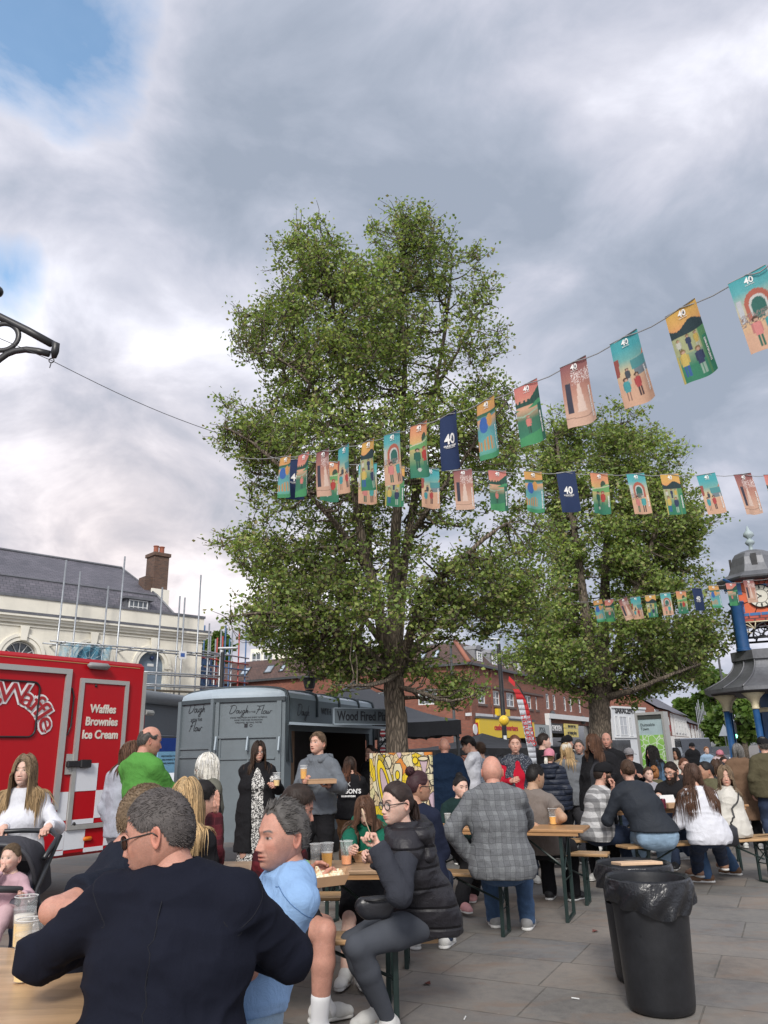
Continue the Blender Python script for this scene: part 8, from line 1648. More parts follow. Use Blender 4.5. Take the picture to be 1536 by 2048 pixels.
# ---------------------------------------------------------------- cars and van in the street
def car(label,px,py,Y,ang,col,kind='car',L=4.2,W=1.75,H=1.45):
 p=at(px,py,Y);t=thing('parked_van' if kind=='van' else 'parked_car',label,'van' if kind=='van' else 'car',(p.x,Y,0),R(ang),'vehicles in the street');M_=pm('car_paint_'+label[:12].replace(' ','_'),col,.25,.3,.05,2,coat=.6)
 if kind=='van':prof=[(-L/2,.35),(L/2,.35),(L/2,.95),(L/2-.25,1.1),(L/2-.95,H-.05),(L/2-1.3,H),(-L/2+.1,H),(-L/2,1.2)];cab=[(L/2-.42,1.12),(L/2-.98,H-.14),(-L/2+.3,H-.14),(-L/2+.2,1.12)]
 else:prof=[(-L/2,.35),(L/2,.35),(L/2+.02,.7),(L/2-.95,.93),(L/2-1.65,H-.03),(L/2-2.2,H),(-L/2+.75,H-.05),(-L/2+.1,1.0),(-L/2-.02,.7)];cab=[(L/2-1.08,.95),(L/2-1.70,H-.10),(-L/2+.8,H-.10),(-L/2+.3,.98)]
 mb=MB();n_=len(prof);ins=[0 if z<1.0 else .16 for x,z in prof];A_=[(x,-W/2+i_,z)for(x,z),i_ in zip(prof,ins)];B_=[(x,W/2-i_,z)for(x,z),i_ in zip(prof,ins)];mb.add(A_+B_,[tuple(range(n_)),tuple(range(2*n_-1,n_-1,-1))]+[(i,n_+i,n_+(i+1)%n_,(i+1)%n_)for i in range(n_)]);mb.build('body',M_,t)
 gm=glass_mat('car_glass',(.03,.035,.04),.05);mb=MB();k_=len(cab)
 for sg in(-1,1):mb.add([(x,sg*(W/2+.006-(.02 if z<1.1 else .14)),z)for x,z in cab],[tuple(range(k_))])
 mb.build('side_window',gm,t);(xa,za),(xb,zb_)=cab[0],cab[1];mb=MB();mb.quad((xa+.03,-W/2+.12,za+.03),(xa+.03,W/2-.12,za+.03),(xb+.05,W/2-.22,zb_),(xb+.05,-W/2+.22,zb_));mb.build('windscreen',gm,t);(xa,za),(xb,zb_)=cab[3],cab[2];mb=MB();mb.quad((-L/2-.01 if kind=='van' else xa-.16,-W/2+.2,1.12),(-L/2-.01 if kind=='van' else xa-.16,W/2-.2,1.12),(-L/2+.06 if kind=='van' else xb-.12,W/2-.26,H-.16),(-L/2+.06 if kind=='van' else xb-.12,-W/2+.26,H-.16));mb.build('rear_window',gm,t)
 for x in(-L/2+.75,L/2-.8):
  for sg in(-1,1):mb=MB();mb.lathe([(.2,-.1),(.31,-.1),(.33,-.05),(.33,.08),(.2,.1)],20,M=Matrix.Translation((x,sg*(W/2-.08),.33))@Matrix.Rotation(PI/2,4,'X'));w_=mb.build('wheel',M_BLACK,t,autosm=40);mb=MB();mb.lathe([(.001,-.115),(.19,-.115),(.19,.115),(.001,.115)],12,M=Matrix.Translation((x,sg*(W/2-.08),.33))@Matrix.Rotation(PI/2,4,'X'));mb.build('rim',M_ALU,w_)
 for x,mm,nm in((L/2+.0,pm('headlamp',(.6,.62,.65),.2),'headlight'),(-L/2-.01,pm('tail_lamp',(.4,.02,.02),.3),'tail_light')):
  for sg in(-1,1):mb=MB();mb.box((x,sg*(W/2-.25),.72),(.06,.3,.14),bev=.02);mb.build(nm,mm,t)
 mb=MB();mb.box((-L/2-.03,0,.55),(.02,.5,.11));mb.build('number_plate',M_YEL,t);return t
car('dark grey van parked beyond the map totem',1386,1495,47,-105,(.035,.04,.05),'van',4.8,1.9,1.95);car('silver car with its windscreen facing the square',1340,1505,50,-100,(.35,.38,.42));car('dark hatchback in the street left of the pavilion columns',1436,1500,52,-110,(.03,.035,.04));car('pale blue grey car farthest along the street',1462,1496,66,-110,(.42,.48,.55));car('white car parked behind the man in the green jacket',322,1548,19,-80,(.62,.64,.66),L=4.0)
# street clutter
sg_=thing('road_sign','small triangular road sign beyond the cars','road sign',tuple(at(1448,1460,55).xy)+(0,));z_=at(1448,1460,55).z;mb=MB();mb.tube([(0,0,0),(0,0,z_)],.04,6);mb.build('pole',M_DGREY,sg_);mb=MB();mb.prism([(-.45,z_-.4),(.45,z_-.4),(0,z_+.4)],-.06,-.03);mb.build('plate',pm('sign_back',(.25,.28,.32),.5),sg_)
for i,(lab,px,py,Y)in enumerate((('traffic light with a green lamp right of the dark hatchback',1466,1462,44),)):
 tl=thing('traffic_light',lab,'traffic light',tuple(at(px,py,Y).xy)+(0,));z_=at(px,py,Y).z;mb=MB();mb.tube([(0,0,0),(0,0,z_)],.05,8);mb.box((0,-.1,z_),(.3,.2,.9),bev=.03);mb.build('signal_head',M_BLACK,tl);e_=NB('green_signal');e_.set(Emission_Strength=4.0);e_.b.inputs['Emission Color'].default_value=(.05,1,.45,1);mb=MB();mb.lathe([(.001,-.01),(.11,-.01),(.11,.01),(.001,.01)],14,M=Matrix.Translation((0,-.215,z_-.28))@Matrix.Rotation(PI/2,4,'X'));mb.build('green_lamp',e_.m,tl)
 # litter
for i,(nm,lab,px,py,c)in enumerate((('paper_scrap','crumpled white paper scrap by the bald man\'s shoes',982,1841,'w'),('cigarette_end','white cigarette end on the paving left of the bin',930,2037,'c'),('cigarette_end','white cigarette end at the foot of the bin',1151,1998,'c'),('dead_leaf','curled reddish leaf on the paving near the bench leg',854,1968,'l'),('dead_leaf','brown leaf on the paving beside the second table',1190,1863,'l'))):
 p=onz(px,py,.004);t=thing(nm,lab,'litter',tuple(p),i*1.3);mb=MB()
 if c=='w':mb.lathe([(.001,0),(.035,.002),(.05,.015),(.03,.03),(.001,.026)],9,wob=lambda a,k:.35*math.sin(a*3+k));mb.build('paper',M_WHITE,t)
 elif c=='c':mb.tube([(-.025,0,.004),(.025,0,.004)],.004,6);mb.build('paper_tube',M_WHITE,t)
 else:mb.add([(0,-.03,0),(.03,0,.012),(0,.035,.004),(-.03,0,.014),(0,0,.0)],[(0,1,4),(1,2,4),(2,3,4),(3,0,4)]);mb.build('leaf',pm('dry_leaf',(.13,.04,.03),.6),t)
# ---------------------------------------------------------------- pushchair
pc=at(26,1720,4.95)+Vector((-.13,0,0));pr_=thing('pushchair','black and grey pushchair with its hood up holding the baby','pushchair',(pc.x,pc.y,0),R(0));M_PG=fabric('pram_grey',(.055,.055,.065),.2,.4);M_PL=fabric('pram_light_lining',(.26,.25,.27),.1,.5);M_PB=pm('pram_frame',(.018,.02,.024),.35)
LZ=lambda px,py,Y=4.95:at(px,py,Y)-Vector((pc.x,pc.y,0))
W2=.255;hz=LZ(60,1668).z;sz=hz-.05;zbump=LZ(60,1772).z;seatz=LZ(20,1812).z-.02
def hood(parent,rad,w,mat,name,ph0,ph1):
 nu,nv=28,10;V=[];pz=hz-.37;py_=.10
 for i in range(nv+1):
  ph=R(ph0+(ph1-ph0)*i/nv)
  for j in range(nu+1):
   a=PI*j/nu;x=-w*math.copysign(abs(math.cos(a))**.6,math.cos(a));rr=rad*max(0,math.sin(a))**.5*(1-.03*abs(math.sin(i*PI/2.5)));V.append((x,py_-rr*math.sin(ph),pz+rr*math.cos(ph)))
 F=[(i*(nu+1)+j,(i+1)*(nu+1)+j,(i+1)*(nu+1)+j+1,i*(nu+1)+j+1)for i in range(nv)for j in range(nu)];h=npmesh(name,np.array(V),np.array(F),mat,parent);return h,V[:nu+1]
hd_o,rim_=hood(pr_,.36,W2,M_PG,'hood',27,-80);mb=MB();mb.tube(rim_,.013,6);mb.build('hood_rim',pm('hood_rim',(.05,.052,.06),.5),hd_o,smooth=True);hood(hd_o,.347,W2-.014,M_PL,'hood_lining',25,-60)
mb=MB();mb.tube([(-W2-.02,.10,sz-.10),(-W2-.01,.30,hz-.05),(-W2+.06,.37,hz-.015),(0,.38,hz-.01),(W2-.06,.37,hz-.015),(W2+.01,.30,hz-.05),(W2+.02,.10,sz-.10)],.016,8);mb.build('handlebar',M_PB,pr_,smooth=True)
for sg in(-1,1):
 mb=MB();mb.tube([(sg*(W2+.025),.30,hz-.04),(sg*(W2+.03),.02,zbump-.02),(sg*(W2+.03),-.18,.30),(sg*(W2+.02),-.34,.16)],.014,8);mb.tube([(sg*(W2+.03),.02,zbump-.02),(sg*(W2+.03),.34,.17)],.014,8);mb.build('frame_tube',M_PB,pr_,smooth=True)
 for y,r_ in((-.36,.10),(.36,.15)):mb=MB();mb.lathe([(r_*.6,-.02),(r_,-.02),(r_,.02),(r_*.6,.02)],22,M=Matrix.Translation((sg*(W2+.03),y,r_))@Matrix.Rotation(PI/2,4,'Y'));w_=mb.build('wheel',M_BLACK,pr_,autosm=40);mb=MB();mb.lathe([(.001,-.015),(r_*.6,-.015),(r_*.6,.015),(.001,.015)],12,M=Matrix.Translation((sg*(W2+.03),y,r_))@Matrix.Rotation(PI/2,4,'Y'));mb.build('rim',M_DGREY,w_)
mb=MB();mb.tube([(-W2,.05,zbump-.04),(-W2+.01,-.12,zbump),(-W2+.07,-.20,zbump+.015),(0,-.22,zbump+.025),(W2-.07,-.20,zbump+.015),(W2-.01,-.12,zbump),(W2,.05,zbump-.04)],.019,8);mb.build('bumper_bar',pm('bumper_bar',(.035,.037,.04),.45),pr_,smooth=True)
v_,f_=sdf_mesh([Cone((0,.18,hz-.26),(0,.06,seatz),.035,.04,(1,0,0),5.2,.03),Cone((0,.06,seatz),(0,-.18,seatz+.0),.04,.035,(1,0,0),5.0,.03),Cone((-W2+.04,.15,hz-.22),(-W2+.04,-.1,seatz+.05),.035,.03,k=.03),Cone((W2-.04,.15,hz-.22),(W2-.04,-.1,seatz+.05),.035,.03,k=.03),Cone((0,-.18,seatz),(0,-.24,seatz-.22),.03,.03,(1,0,0),4.5,.03)],.012);npmesh('seat',v_,f_,fabric('pram_seat',(.10,.095,.115),.15,.4),pr_)
mb=MB();mb.box((0,.05,.33),(W2*2-.06,.45,.14),bev=.03);mb.build('basket',M_PG,pr_);mb=MB()
for sx_ in(-.06,.06):mb.tube([(sx_,.08,seatz+.22),(sx_*.8,-.06,seatz+.08)],(.016,.004),6)
mb.box((0,-.07,seatz+.07),(.07,.03,.08),bev=.01);mb.build('harness',M_BLACK,pr_)
# ================================================================ the people
def plaid(name,base,c1,c2,per=.09,w=.35,fine=True):
 if name in MATS:return MATS[name]
 n=NB(name);n.set(Roughness=.9,Specular_IOR_Level=.2);wv=n.noise(3.2,3,.5);s_=n.sep(n.tc.outputs['Object']);d_=n.math('MULTIPLY',n.math('SUBTRACT',wv,.5),.07)
 def band(src,per_,w_):return n.ramp(n.math('FRACT',n.math('DIVIDE',n.math('ADD',src,d_),per_)),[(0,1.0),(w_,1.0),(w_+.03,0.0),(.97,0.0)])
 xx=n.math('ADD',s_[0],n.math('MULTIPLY',s_[1],.35));a=band(xx,per,w);b=band(s_[2],per,w);col=n.mix(n.math('MULTIPLY',a,.6),base,c1);col=n.mix(n.math('MULTIPLY',b,.6),col,c1)
 if fine:f1=band(xx,per*.5,.08);f2=band(s_[2],per*.5,.08);col=n.mix(n.math('MULTIPLY',n.math('MAXIMUM',f1,f2),.6),col,c2)
 n.color(n.mix(1.0,col,n.ramp(n.noise(220,2,.5),[(.3,.8),(.7,1.2)]),'MULTIPLY'));n.bump(n.noise(9,5,.6,n.map((1,1,.55)),1.2),.5,.03);MATS[name]=n.m;return n.m
def floral():
 n=NB('floral_print');n.set(Roughness=.8);a=n.noise(26,3,.55,None,2.5);b=n.noise(75,2,.5,None,1.0);z=n.sep(n.tc.outputs['Object'])[2];k=n.mix(n.ramp(z,[(.98,0.0),(1.0,1.0)]),b,a);n.color(n.ramp(k,[(.49,(.012,.012,.014)),(.53,(.66,.65,.62))]));return n.m
def specks():
 n=NB('speckled_quilt');n.set(Roughness=.6);n.color(n.ramp(n.voro(70),[(.18,(.5,.52,.55)),(.26,(.014,.02,.035))]));return n.m
def stripes(name,c1,c2,per):
 n=NB(name);n.set(Roughness=.85);z=n.sep(n.tc.outputs['Object'])[2];n.color(n.ramp(n.math('FRACT',n.math('DIVIDE',z,per)),[(.0,c1),(.48,c1),(.52,c2),(.98,c2)]));return n.m
def quilt(name,col,per=.07):
 n=NB(name);n.set(Roughness=.5,Specular_IOR_Level=.35);z=n.sep(n.tc.outputs['Object'])[2];f=n.math('FRACT',n.math('DIVIDE',n.math('ADD',z,n.math('MULTIPLY',n.noise(4,3,.5),.02)),per));h=n.ramp(f,[(0,0.0),(.12,.7),(.5,1.0),(.88,.7),(1,0.0)]);n.color(n.mix(h,tuple(q*.6 for q in col),col));n.bump(n.math('ADD',h,n.math('MULTIPLY',n.noise(22,4,.6,None,1),.5)),.7,.02);return n.m
def denim(name,col):
 if name in MATS:return MATS[name]
 n=NB(name);n.set(Roughness=.85);a=n.noise(5,5,.6);c=n.noise(350,2,.5);k=n.math('ADD',n.math('MULTIPLY',a,.65),n.math('MULTIPLY',c,.35));n.color(n.ramp(k,[(.3,tuple(q*.6 for q in col)),(.7,tuple(min(1,q*1.5)for q in col))]));n.bump(n.noise(13,5,.6,None,1),.5,.02);MATS[name]=n.m;return n.m
BLK=fabric('black_cloth',(.014,.014,.016));NVY=fabric('navy_cloth',(.014,.018,.036),.1,.35);DK=fabric('charcoal_cloth',(.035,.036,.042));GRYH=fabric('grey_hoodie',(.13,.145,.165));WHT=fabric('white_cloth',(.62,.63,.68),.05,.5);CREAMC=fabric('cream_cloth',(.58,.56,.51),.06,.5)
DENIM=denim('mid_denim',(.045,.095,.19));DDEN=denim('dark_denim',(.015,.027,.06));LDEN=denim('light_denim',(.22,.32,.43));OLV=fabric('olive_cloth',(.10,.095,.055));LB=fabric('light_blue_tee',(.25,.40,.64),.07,.5)
PB=dict(
navy=NVY)
def X(*a):return np.array(at(*a))
def G0(px,py,z=.09):p=np.array(onz(px,py));p[2]=z;return p
NAVYJ=fabric('navy_suit',(.009,.0105,.019),.1,.22,600.)
# A: navy jacket, foreground
A_=person('broad man in a navy suit jacket seen from behind, turning his head left in sunglasses',X(322,1664,2.62),4,sit=True,s=1.07,q=2,hyaw=-86,hpitch=14,lean=(.06,-.05),build=1.28,skin='ruddy',hair=('crop',(.095,.084,.080)),top=('blazer',NAVYJ,'collar'),bottom=('jeans',LDEN),shoes='brown',
hl=X(215,1880,2.92),hr=X(470,1890,2.95),elb_l=(-1,-.15,-.55),elb_r=(1,-.15,-.45),pose_l='fist',pose_r='fist',seed=3,hunch=.03,sh_drop=-.022,glasses='dark',face=dict(stubble=.3,look=(0,0),jaw=1.05),sx=1.04,fold=.016)
SM_=pm('seam_dark',(.004,.005,.010),.9)
k_=A_;seam(k_,k_['top'],[k_['NB']-k_['f']*.2+[0,0,-.02],k_['w2']-k_['f']*.25,k_['w1']-k_['f']*.25,k_['P0']-k_['f']*.25],SM_,.0018,off=-.0006)
for nm,sg in(('l',-1),('r',1)):
 S_,E_,W_=k_['limbs'][nm];d_=_n(E_-S_);u_=_n(np.cross(d_,k_['f']));ar_=[S_+d_*.02-k_['r']*sg*.012+(u_*math.cos(R(a))+np.cross(d_,u_)*math.sin(R(a)))*.09 for a in range(0,361,30)];seam(k_,k_['top'],ar_,SM_,.0018,off=-.0006)
 # B
person('man in a dark short sleeved shirt and glasses half hidden behind the navy jacket',X(288,1634,3.35),75,sit=True,s=1.05,q=2,hyaw=62,hpitch=8,lean=(.30,0),build=1.3,skin='ruddy',hair=('crop','mouse'),top=('tee',fabric('ink_shirt',(.013,.016,.026))),bottom=('jeans',DDEN),shoes='black',sleeve=.62,
hr=X(262,1835,2.95),elb_r=(-1,-.3,.15),hl=X(300,1850,3.5),seed=4,glasses='square',pose_r='fist',hunch=.05)
# C and the baby
person('long haired woman in a white cardigan pushing the pushchair',X(50,1541,5.62),178,q=2,female=True,s=(X(50,1541,5.62)[2]+.11)/1.75*1.0,hyaw=176,skin='pale',hair=('long','mouse'),tip='blonde',hairlen=.36,top=('long',WHT),bottom=('jeans',DDEN),shoes='white',hl=X(98,1652,5.36),hr=X(8,1655,5.36),pose_l='grip',pose_r='grip',palm_l=(0,-.4,-1,0,-1,-.3),palm_r=(0,-.4,-1,0,-1,-.3),face=dict(lips=.5,blush=.3),seed=5,lean=(.03,0),build=1.02)
bh=X(22,1716,4.88)
person('baby in a pale pink cardigan sucking its fingers in the pushchair',bh,178,sit=True,q=2,s=.42,female=True,hyaw=186,hpitch=-4,skin='pale',hair=('crop','mouse'),top=('long',fabric('baby_pink',(.50,.33,.37),.08,.5)),bottom=('trousers',fabric('baby_pink_trousers',(.50,.34,.36))),shoes=None,pelvis=bh+np.array([-.0,.03,-.30]),feet=[bh+np.array([.06,-.27,-.42]),bh+np.array([-.10,-.27,-.42])],knees=[bh+np.array([.07,-.14,-.27]),bh+np.array([-.09,-.14,-.27])],seat=bh[2]-.36,hr=bh+np.array([-.015,-.085,-.065]),hl=bh+np.array([.16,-.13,-.18]),pose_r='hold',pose_l='relax',palm_r=(.3,.9,0,.4,0,.9),face=dict(blush=.5,lips=.6,brow=.3,mouth_open=.003),seed=6,cat='baby')
# E F
GRN=fabric('lime_green_fleece',(.085,.26,.055),.08,.6)
person('balding man in a bright green fleece with his back turned',X(299,1481,7.0),30,q=2,s=(X(299,1481,7)[2]+.11)/1.75,hyaw=58,hpitch=14,hair=('ring','darkgrey'),skin='ruddy',top=('jacket',GRN,'collar'),bottom=('trousers',DK),shoes='black',build=1.02,hr=(.12,.35,1.05),hl=(-.2,.3,1.05),seed=7)
person('woman with a brown bob in a pale grey sweatshirt left of the green fleece',X(262,1508,7.35),35,q=1,female=True,s=(X(262,1508,7.35)[2]+.11)/1.75,hyaw=50,hpitch=12,hair=('long','chestnut'),hairlen=.26,top=('hoodie',fabric('pale_grey_sweat',(.36,.38,.44))),bottom=('trousers',fabric('pale_grey_trousers',(.30,.31,.35))),build=1.1,seed=8)
# G, G2, H
person('blonde woman seen from behind between the navy jacket and the dark haired man',X(373,1600,4.75),8,sit=True,q=2,female=True,s=.98,hyaw=15,hair=('long','blonde'),hairlen=.34,top=('long',BLK),bottom=('jeans',DDEN),seed=9,lean=(.05,0))
person('dark haired person in a wine red plaid jacket raising an open hand',X(402,1602,5.35),40,sit=True,q=2,s=1.0,hyaw=60,hair=('short','black'),top=('jacket',plaid('wine_plaid',(.10,.016,.022),(.03,.01,.014),(.15,.03,.04),.11)),bottom=('jeans',DDEN),hr=X(430,1636,5.1),pose_r='flat',palm_r=(-.8,-.5,0,.1,0,1),seed=10,skin='fair',build=1.05)
person('white haired woman in red rimmed glasses and an olive gilet',X(415,1534,7.0),-120,q=2,female=True,s=(X(415,1534,7.0)[2]+.11)/1.75,hyaw=-112,skin='pale',hair=('bob','white'),hairlen=.17,glasses='red',top=('long',BLK,'hood',fabric('olive_gilet',(.13,.13,.105))),over=('gilet',fabric('olive_gilet',(.13,.13,.105)),0,.12),bottom=('trousers',DK),build=1.15,face=dict(mouth_open=.002,bt=.3),seed=11)
# I, J
I_=person('woman in a black cardigan over a black and white floral dress',X(517,1503,9.2),168,q=2,female=True,s=(X(517,1503,9.2)[2]+.11)/1.75,hyaw=160,hpitch=4,hair=('long','dark'),hairlen=.28,tip='brown',top=('vneck',floral()),over=('cardigan',BLK,1.92,.42),bottom=('skirt',floral()),shoes='black',glasses='red',hl=X(549,1572,8.9),pose_l='grip',hr=(-.24,.05,.88),seed=12,build=1.12)
cup('plastic cup in the hand of the woman in the floral dress',X(553,1572,8.86),.14,.043,.45,M_CIDER,0)
J_=person('tall young man in a grey hooded top holding a beer and a pizza box',X(636,1487,9.0),-165,q=2,s=(X(636,1487,9)[2]+.11)/1.75,hyaw=-148,hpitch=-6,hair=('short',(.12,.08,.05)),top=('hoodie',GRYH,'hood'),bottom=('trousers',BLK),shoes='white',hr=X(608,1562,8.65),hl=X(660,1572,8.65),pose_r='grip',pose_l='hold',palm_r=(1,-.2,0,.1,-.9,.1),palm_l=(0,0,1,-.9,-.4,0),face=dict(mouth_open=.008,look=(.3,0)),seed=13,skin='fair')
cup('cup of beer held by the young man in the grey hooded top',X(607,1558,8.58),.14,.042,.72,M_BEER,.012)
bx_=X(642,1567,8.55);pbx=thing('pizza_box','flat brown pizza box carried by the young man in the grey hooded top','pizza box',tuple(bx_),R(12));mb=MB();mb.box((0,0,.02),(.30,.28,.04),bev=.003);mb.build('base',M_KRAFT,pbx);mb=MB();mb.box((0,0,.043),(.305,.285,.004));mb.build('lid',M_KRAFT,pbx)
K_=person("person with auburn hair in a black printed T shirt at the pizza hatch",X(700,1531,10.0),12,q=1,female=True,s=(X(700,1531,10)[2]+.11)/1.75,hyaw=-30,hpitch=10,hair=('long','dark'),tip='auburn',hairlen=.25,top=('tee',BLK),bottom=('trousers',fabric('tan_trousers',(.22,.13,.07))),hr=(.1,.3,1.05),hl=(-.1,.3,1.0),seed=14,build=1.1)
for s_,dz,sz in(("WILSON'S",-.30,.072),('KILLER KITCHEN',-.355,.024)):
 p=Vector(K_['H'])-Vector(K_['f'])*.165+Vector((0.02,0,dz))-K_['off'];text('back_print',s_,M_LW,K_['root'],upright(p.x,p.y-.02,p.z,-R(12)),sz,ext=.004,bold=.002)
p=Vector(K_['H'])-Vector(K_['f'])*.165+Vector((.02,-.02,-.22))-K_['off'];mb=MB();mb.tube([p+Vector((-.025,0,-.02)),p+Vector((.025,0,.03))],.003,4);mb.tube([p+Vector((.025,0,-.02)),p+Vector((-.025,0,.03))],.003,4);mb.build('back_emblem',M_LW,K_['root'])
person('dark haired worker in black beside the hot dog menu',X(741,1505,12.4),-140,q=0,female=True,s=.93,hair=('tied','dark'),bun=(0,-.1,.03),top=('tee',BLK),bottom=('trousers',BLK),seed=15)
# L
PLR=plaid('red_black_plaid',(.12,.014,.020),(.018,.010,.014),(.05,.012,.02),.10,.5,False)
L_=person('dark haired man in a red and black plaid shirt and shorts with white socks',X(592,1615,4.95),78,sit=True,q=2,s=1.03,hyaw=82,hpitch=20,lean=(.14,0),build=1.25,hair=('short','dark'),top=('shirt',PLR),bottom=('shorts',fabric('dark_shorts',(.03,.03,.035))),shoes='white',pelvis=(X(540,1870,4.98)*[1,1,0]+[0,0,.60]),hr=X(632,1768,4.62),hl=X(618,1742,4.9),pose_r='hold',pose_l='hold',palm_r=(.2,.3,1,.9,0,.1),palm_l=(.3,-.8,0,.9,.1,0),
knees=[X(648,1852,5.05),X(650,1862,4.66)],feet=[X(645,2015,5.1)*[1,1,0]+[0,0,.1],X(638,2040,4.70)*[1,1,0]+[0,0,.1]],seed=16,skin='ruddy')
tray('open tray of loaded food held in front of the man in the plaid shirt',X(653,1768,4.60),R(8),.25,.15,.055,'loaded',tilt=(R(6),R(-4)))
# M
GC=fabric('lime_collar',(.25,.52,.22),.05,.1)
M_=person('curly grey haired man in a light blue T shirt looking left',X(566,1672,3.2),-112,sit=True,q=2,s=1.0,hunch=.05,hyaw=-131,hpitch=2,lean=(.0,.0),build=1.0,pelvis=X(492,1980,3.2)*[1,1,0]+[0,0,.6],skin='ruddy',hair=('curly',(.105,.098,.092)),top=('tee',LB,'collar',GC),bottom=('jeans',LDEN),shoes='white',hem=.63,hl=X(400,1840,3.1),hr=X(420,1880,3.4),elb_l=(.2,-.1,-1),face=dict(stubble=.35,mouth_open=.002,look=(.5,0),nose=1.0),seed=17,sx=1.0,fold=.015)
S_,E_,W_=M_['limbs']['l'];d_=_n(E_-S_);u_=_n(np.cross(d_,M_['f']));seam(M_,M_['top'],[S_+d_*.015+(u_*math.cos(R(a))+np.cross(d_,u_)*math.sin(R(a)))*.08 for a in range(0,361,30)],pm('seam_blue',(.06,.14,.30),.9),.002,off=-.0005)
# N girl
GREEN=fabric('bottle_green_hoodie',(.012,.12,.075))
N_g=person('girl in a bottle green hoodie bent over her food',X(730,1620,6.12),182,sit=True,q=2,female=True,s=.86,hyaw=186,hpitch=34,hroll=4,lean=(.20,0),hair=('long','chestnut'),hairlen=.34,top=('hoodie',GREEN,'hood'),bottom=('skirt',BLK),shoes='white',hr=X(700,1698,5.75),hl=X(742,1712,5.72),pose_r='hold',pose_l='hold',face=dict(eyes='closed',blush=.4),seed=18,feet=[G0(722,1978),G0(690,1975)],skin='pale')
# O
VST=quilt('black_gilet',(.020,.019,.024),.11)
O_=person('woman in round glasses and a black padded gilet over a grey sweatshirt',X(795,1606,4.72),-88,sit=True,q=2,female=True,s=1.0,hyaw=-124,hpitch=6,lean=(.17,0),build=1.12,hair=('tied',(.034,.022,.019)),tail=((0,-.095,.01),.36),glasses='round',skin='pale',top=('hoodie',fabric('slate_sweat',(.038,.041,.052)),'hood',VST),over=('padded_vest',VST,0,.22),bottom=('leggings',fabric('grey_leggings',(.070,.077,.092),.06,.1)),shoes='white',
pelvis=X(845,1868,4.98)*[1,1,0]+[0,0,.59],hl=X(757,1696,4.42),pose_l='grip',palm_l=(-.75,-.2,.3,-.35,.2,.9),elb_l=(.35,-.4,-1),hr=X(752,1720,4.95),pose_r='hold',knees=[X(714,1893,4.58),X(702,1885,4.92)],feet=[X(776,2018,4.80)*[1,1,0]+[0,0,.10],X(758,2006,5.02)*[1,1,0]+[0,0,.10]],twist=48,face=dict(lips=.85,blush=.15,look=(.3,0)),seed=19)
fk_=X(738,1662,4.40);ffk=thing('wooden_fork','pale wooden fork in the hand of the woman in round glasses','fork',tuple(fk_));mb=MB();mb.tube([(.045,.02,-.10),(.01,0,-.02),(-.022,-.01,.06),(-.030,-.012,.085),(-.036,-.014,.115)],[(.004,.0015),(.005,.0015),(.006,.0015),(.012,.002),(.009,.001)],8);mb.build('fork',pm('birch_wood',(.66,.50,.34),.7),ffk,smooth=True)
wv_=X(762,1702,4.43);wt_=thing('wrist_watch','black round watch on the wrist of the woman in round glasses','watch',tuple(wv_));mb=MB();mb.lathe([(.020,-.006),(.021,.004),(.018,.007),(.001,.007)],20,M=Matrix.Rotation(R(75),4,'X')@Matrix.Rotation(R(20),4,'Y'));wc_=mb.build('watch_case',pm('watch_silver',(.5,.5,.5),.3,.8),wt_,smooth=True)
hb2=thing('waist_bag','black leather bag on the lap of the woman in round glasses','bag',tuple(X(752,1812,4.68)));v_,f_=sdf_mesh([Cone((-.07,0,.0),(.07,.02,.01),.05,.045,(0,1,0),.7,.02),Cone((-.05,0,-.03),(.05,.02,-.03),.04,.04,(0,1,0),.7,.02)],.008);npmesh('bag',v_,f_,pm('black_leather',(.02,.021,.026),.35,0,.2,8,.2,40),hb2);mb=MB();mb.tube([(-.10,.0,.03),(-.02,-.045,.035),(.06,-.04,.04),(.12,.03,.05)],.006,6);mb.build('strap',M_BLACK,hb2,smooth=True)
tray('open tray of chips nearest the woman in round glasses',t1(738,1722),R(4),.24,.15,.05,'fries');tray('open tray of chips in front of the girl in green',t1(716,1698),R(-6),.22,.14,.05,'fries')
# P Q R S
person('woman with a dark bun and glasses turned away to the right',X(836,1573,6.4),10,sit=True,q=2,female=True,s=1.0,hyaw=68,hpitch=4,hair=('tied',(.045,.018,.022)),bun=(0,-.065,.105),glasses='round',skin='tan',top=('long',NVY),bottom=('jeans',DDEN),seed=20)
person('dark haired woman in a dark green shirt facing the camera across the second table',X(921,1574,8.75),172,sit=True,q=2,female=True,s=1.0,hyaw=158,hpitch=6,hair=('tied','black'),bun=(-.02,-.06,.10),skin='pale',top=('shirt',fabric('forest_black_shirt',(.012,.028,.027))),bottom=('trousers',BLK),shoes='pink',hl=X(945,1660,8.35),hr=X(905,1665,8.4),face=dict(lips=.8,look=(.6,.3)),seed=21,feet=[G0(922,1832),G0(945,1800)])
GRP=plaid('grey_check_jacket',(.175,.185,.195),(.115,.12,.13),(.05,.052,.056),.085,.45)
R_=person('bald man in a grey checked jacket and blue jeans sitting with his back turned',X(984,1543,6.95),8,sit=True,q=2,s=1.08,hyaw=2,hpitch=8,lean=(.05,-.04),build=1.22,skin='ruddy',hair=None,top=('jacket',GRP,'collar'),bottom=('jeans',DENIM),shoes='grey',hl=X(938,1712,6.98),elb_l=(-1,-.3,-.3),pose_l='relax',palm_l=(.2,0,-1,.6,.7,-.2),hr=X(1060,1660,7.5),feet=[G0(990,1853),G0(1056,1858)],seed=22,sx=1.06,hunch=.04)
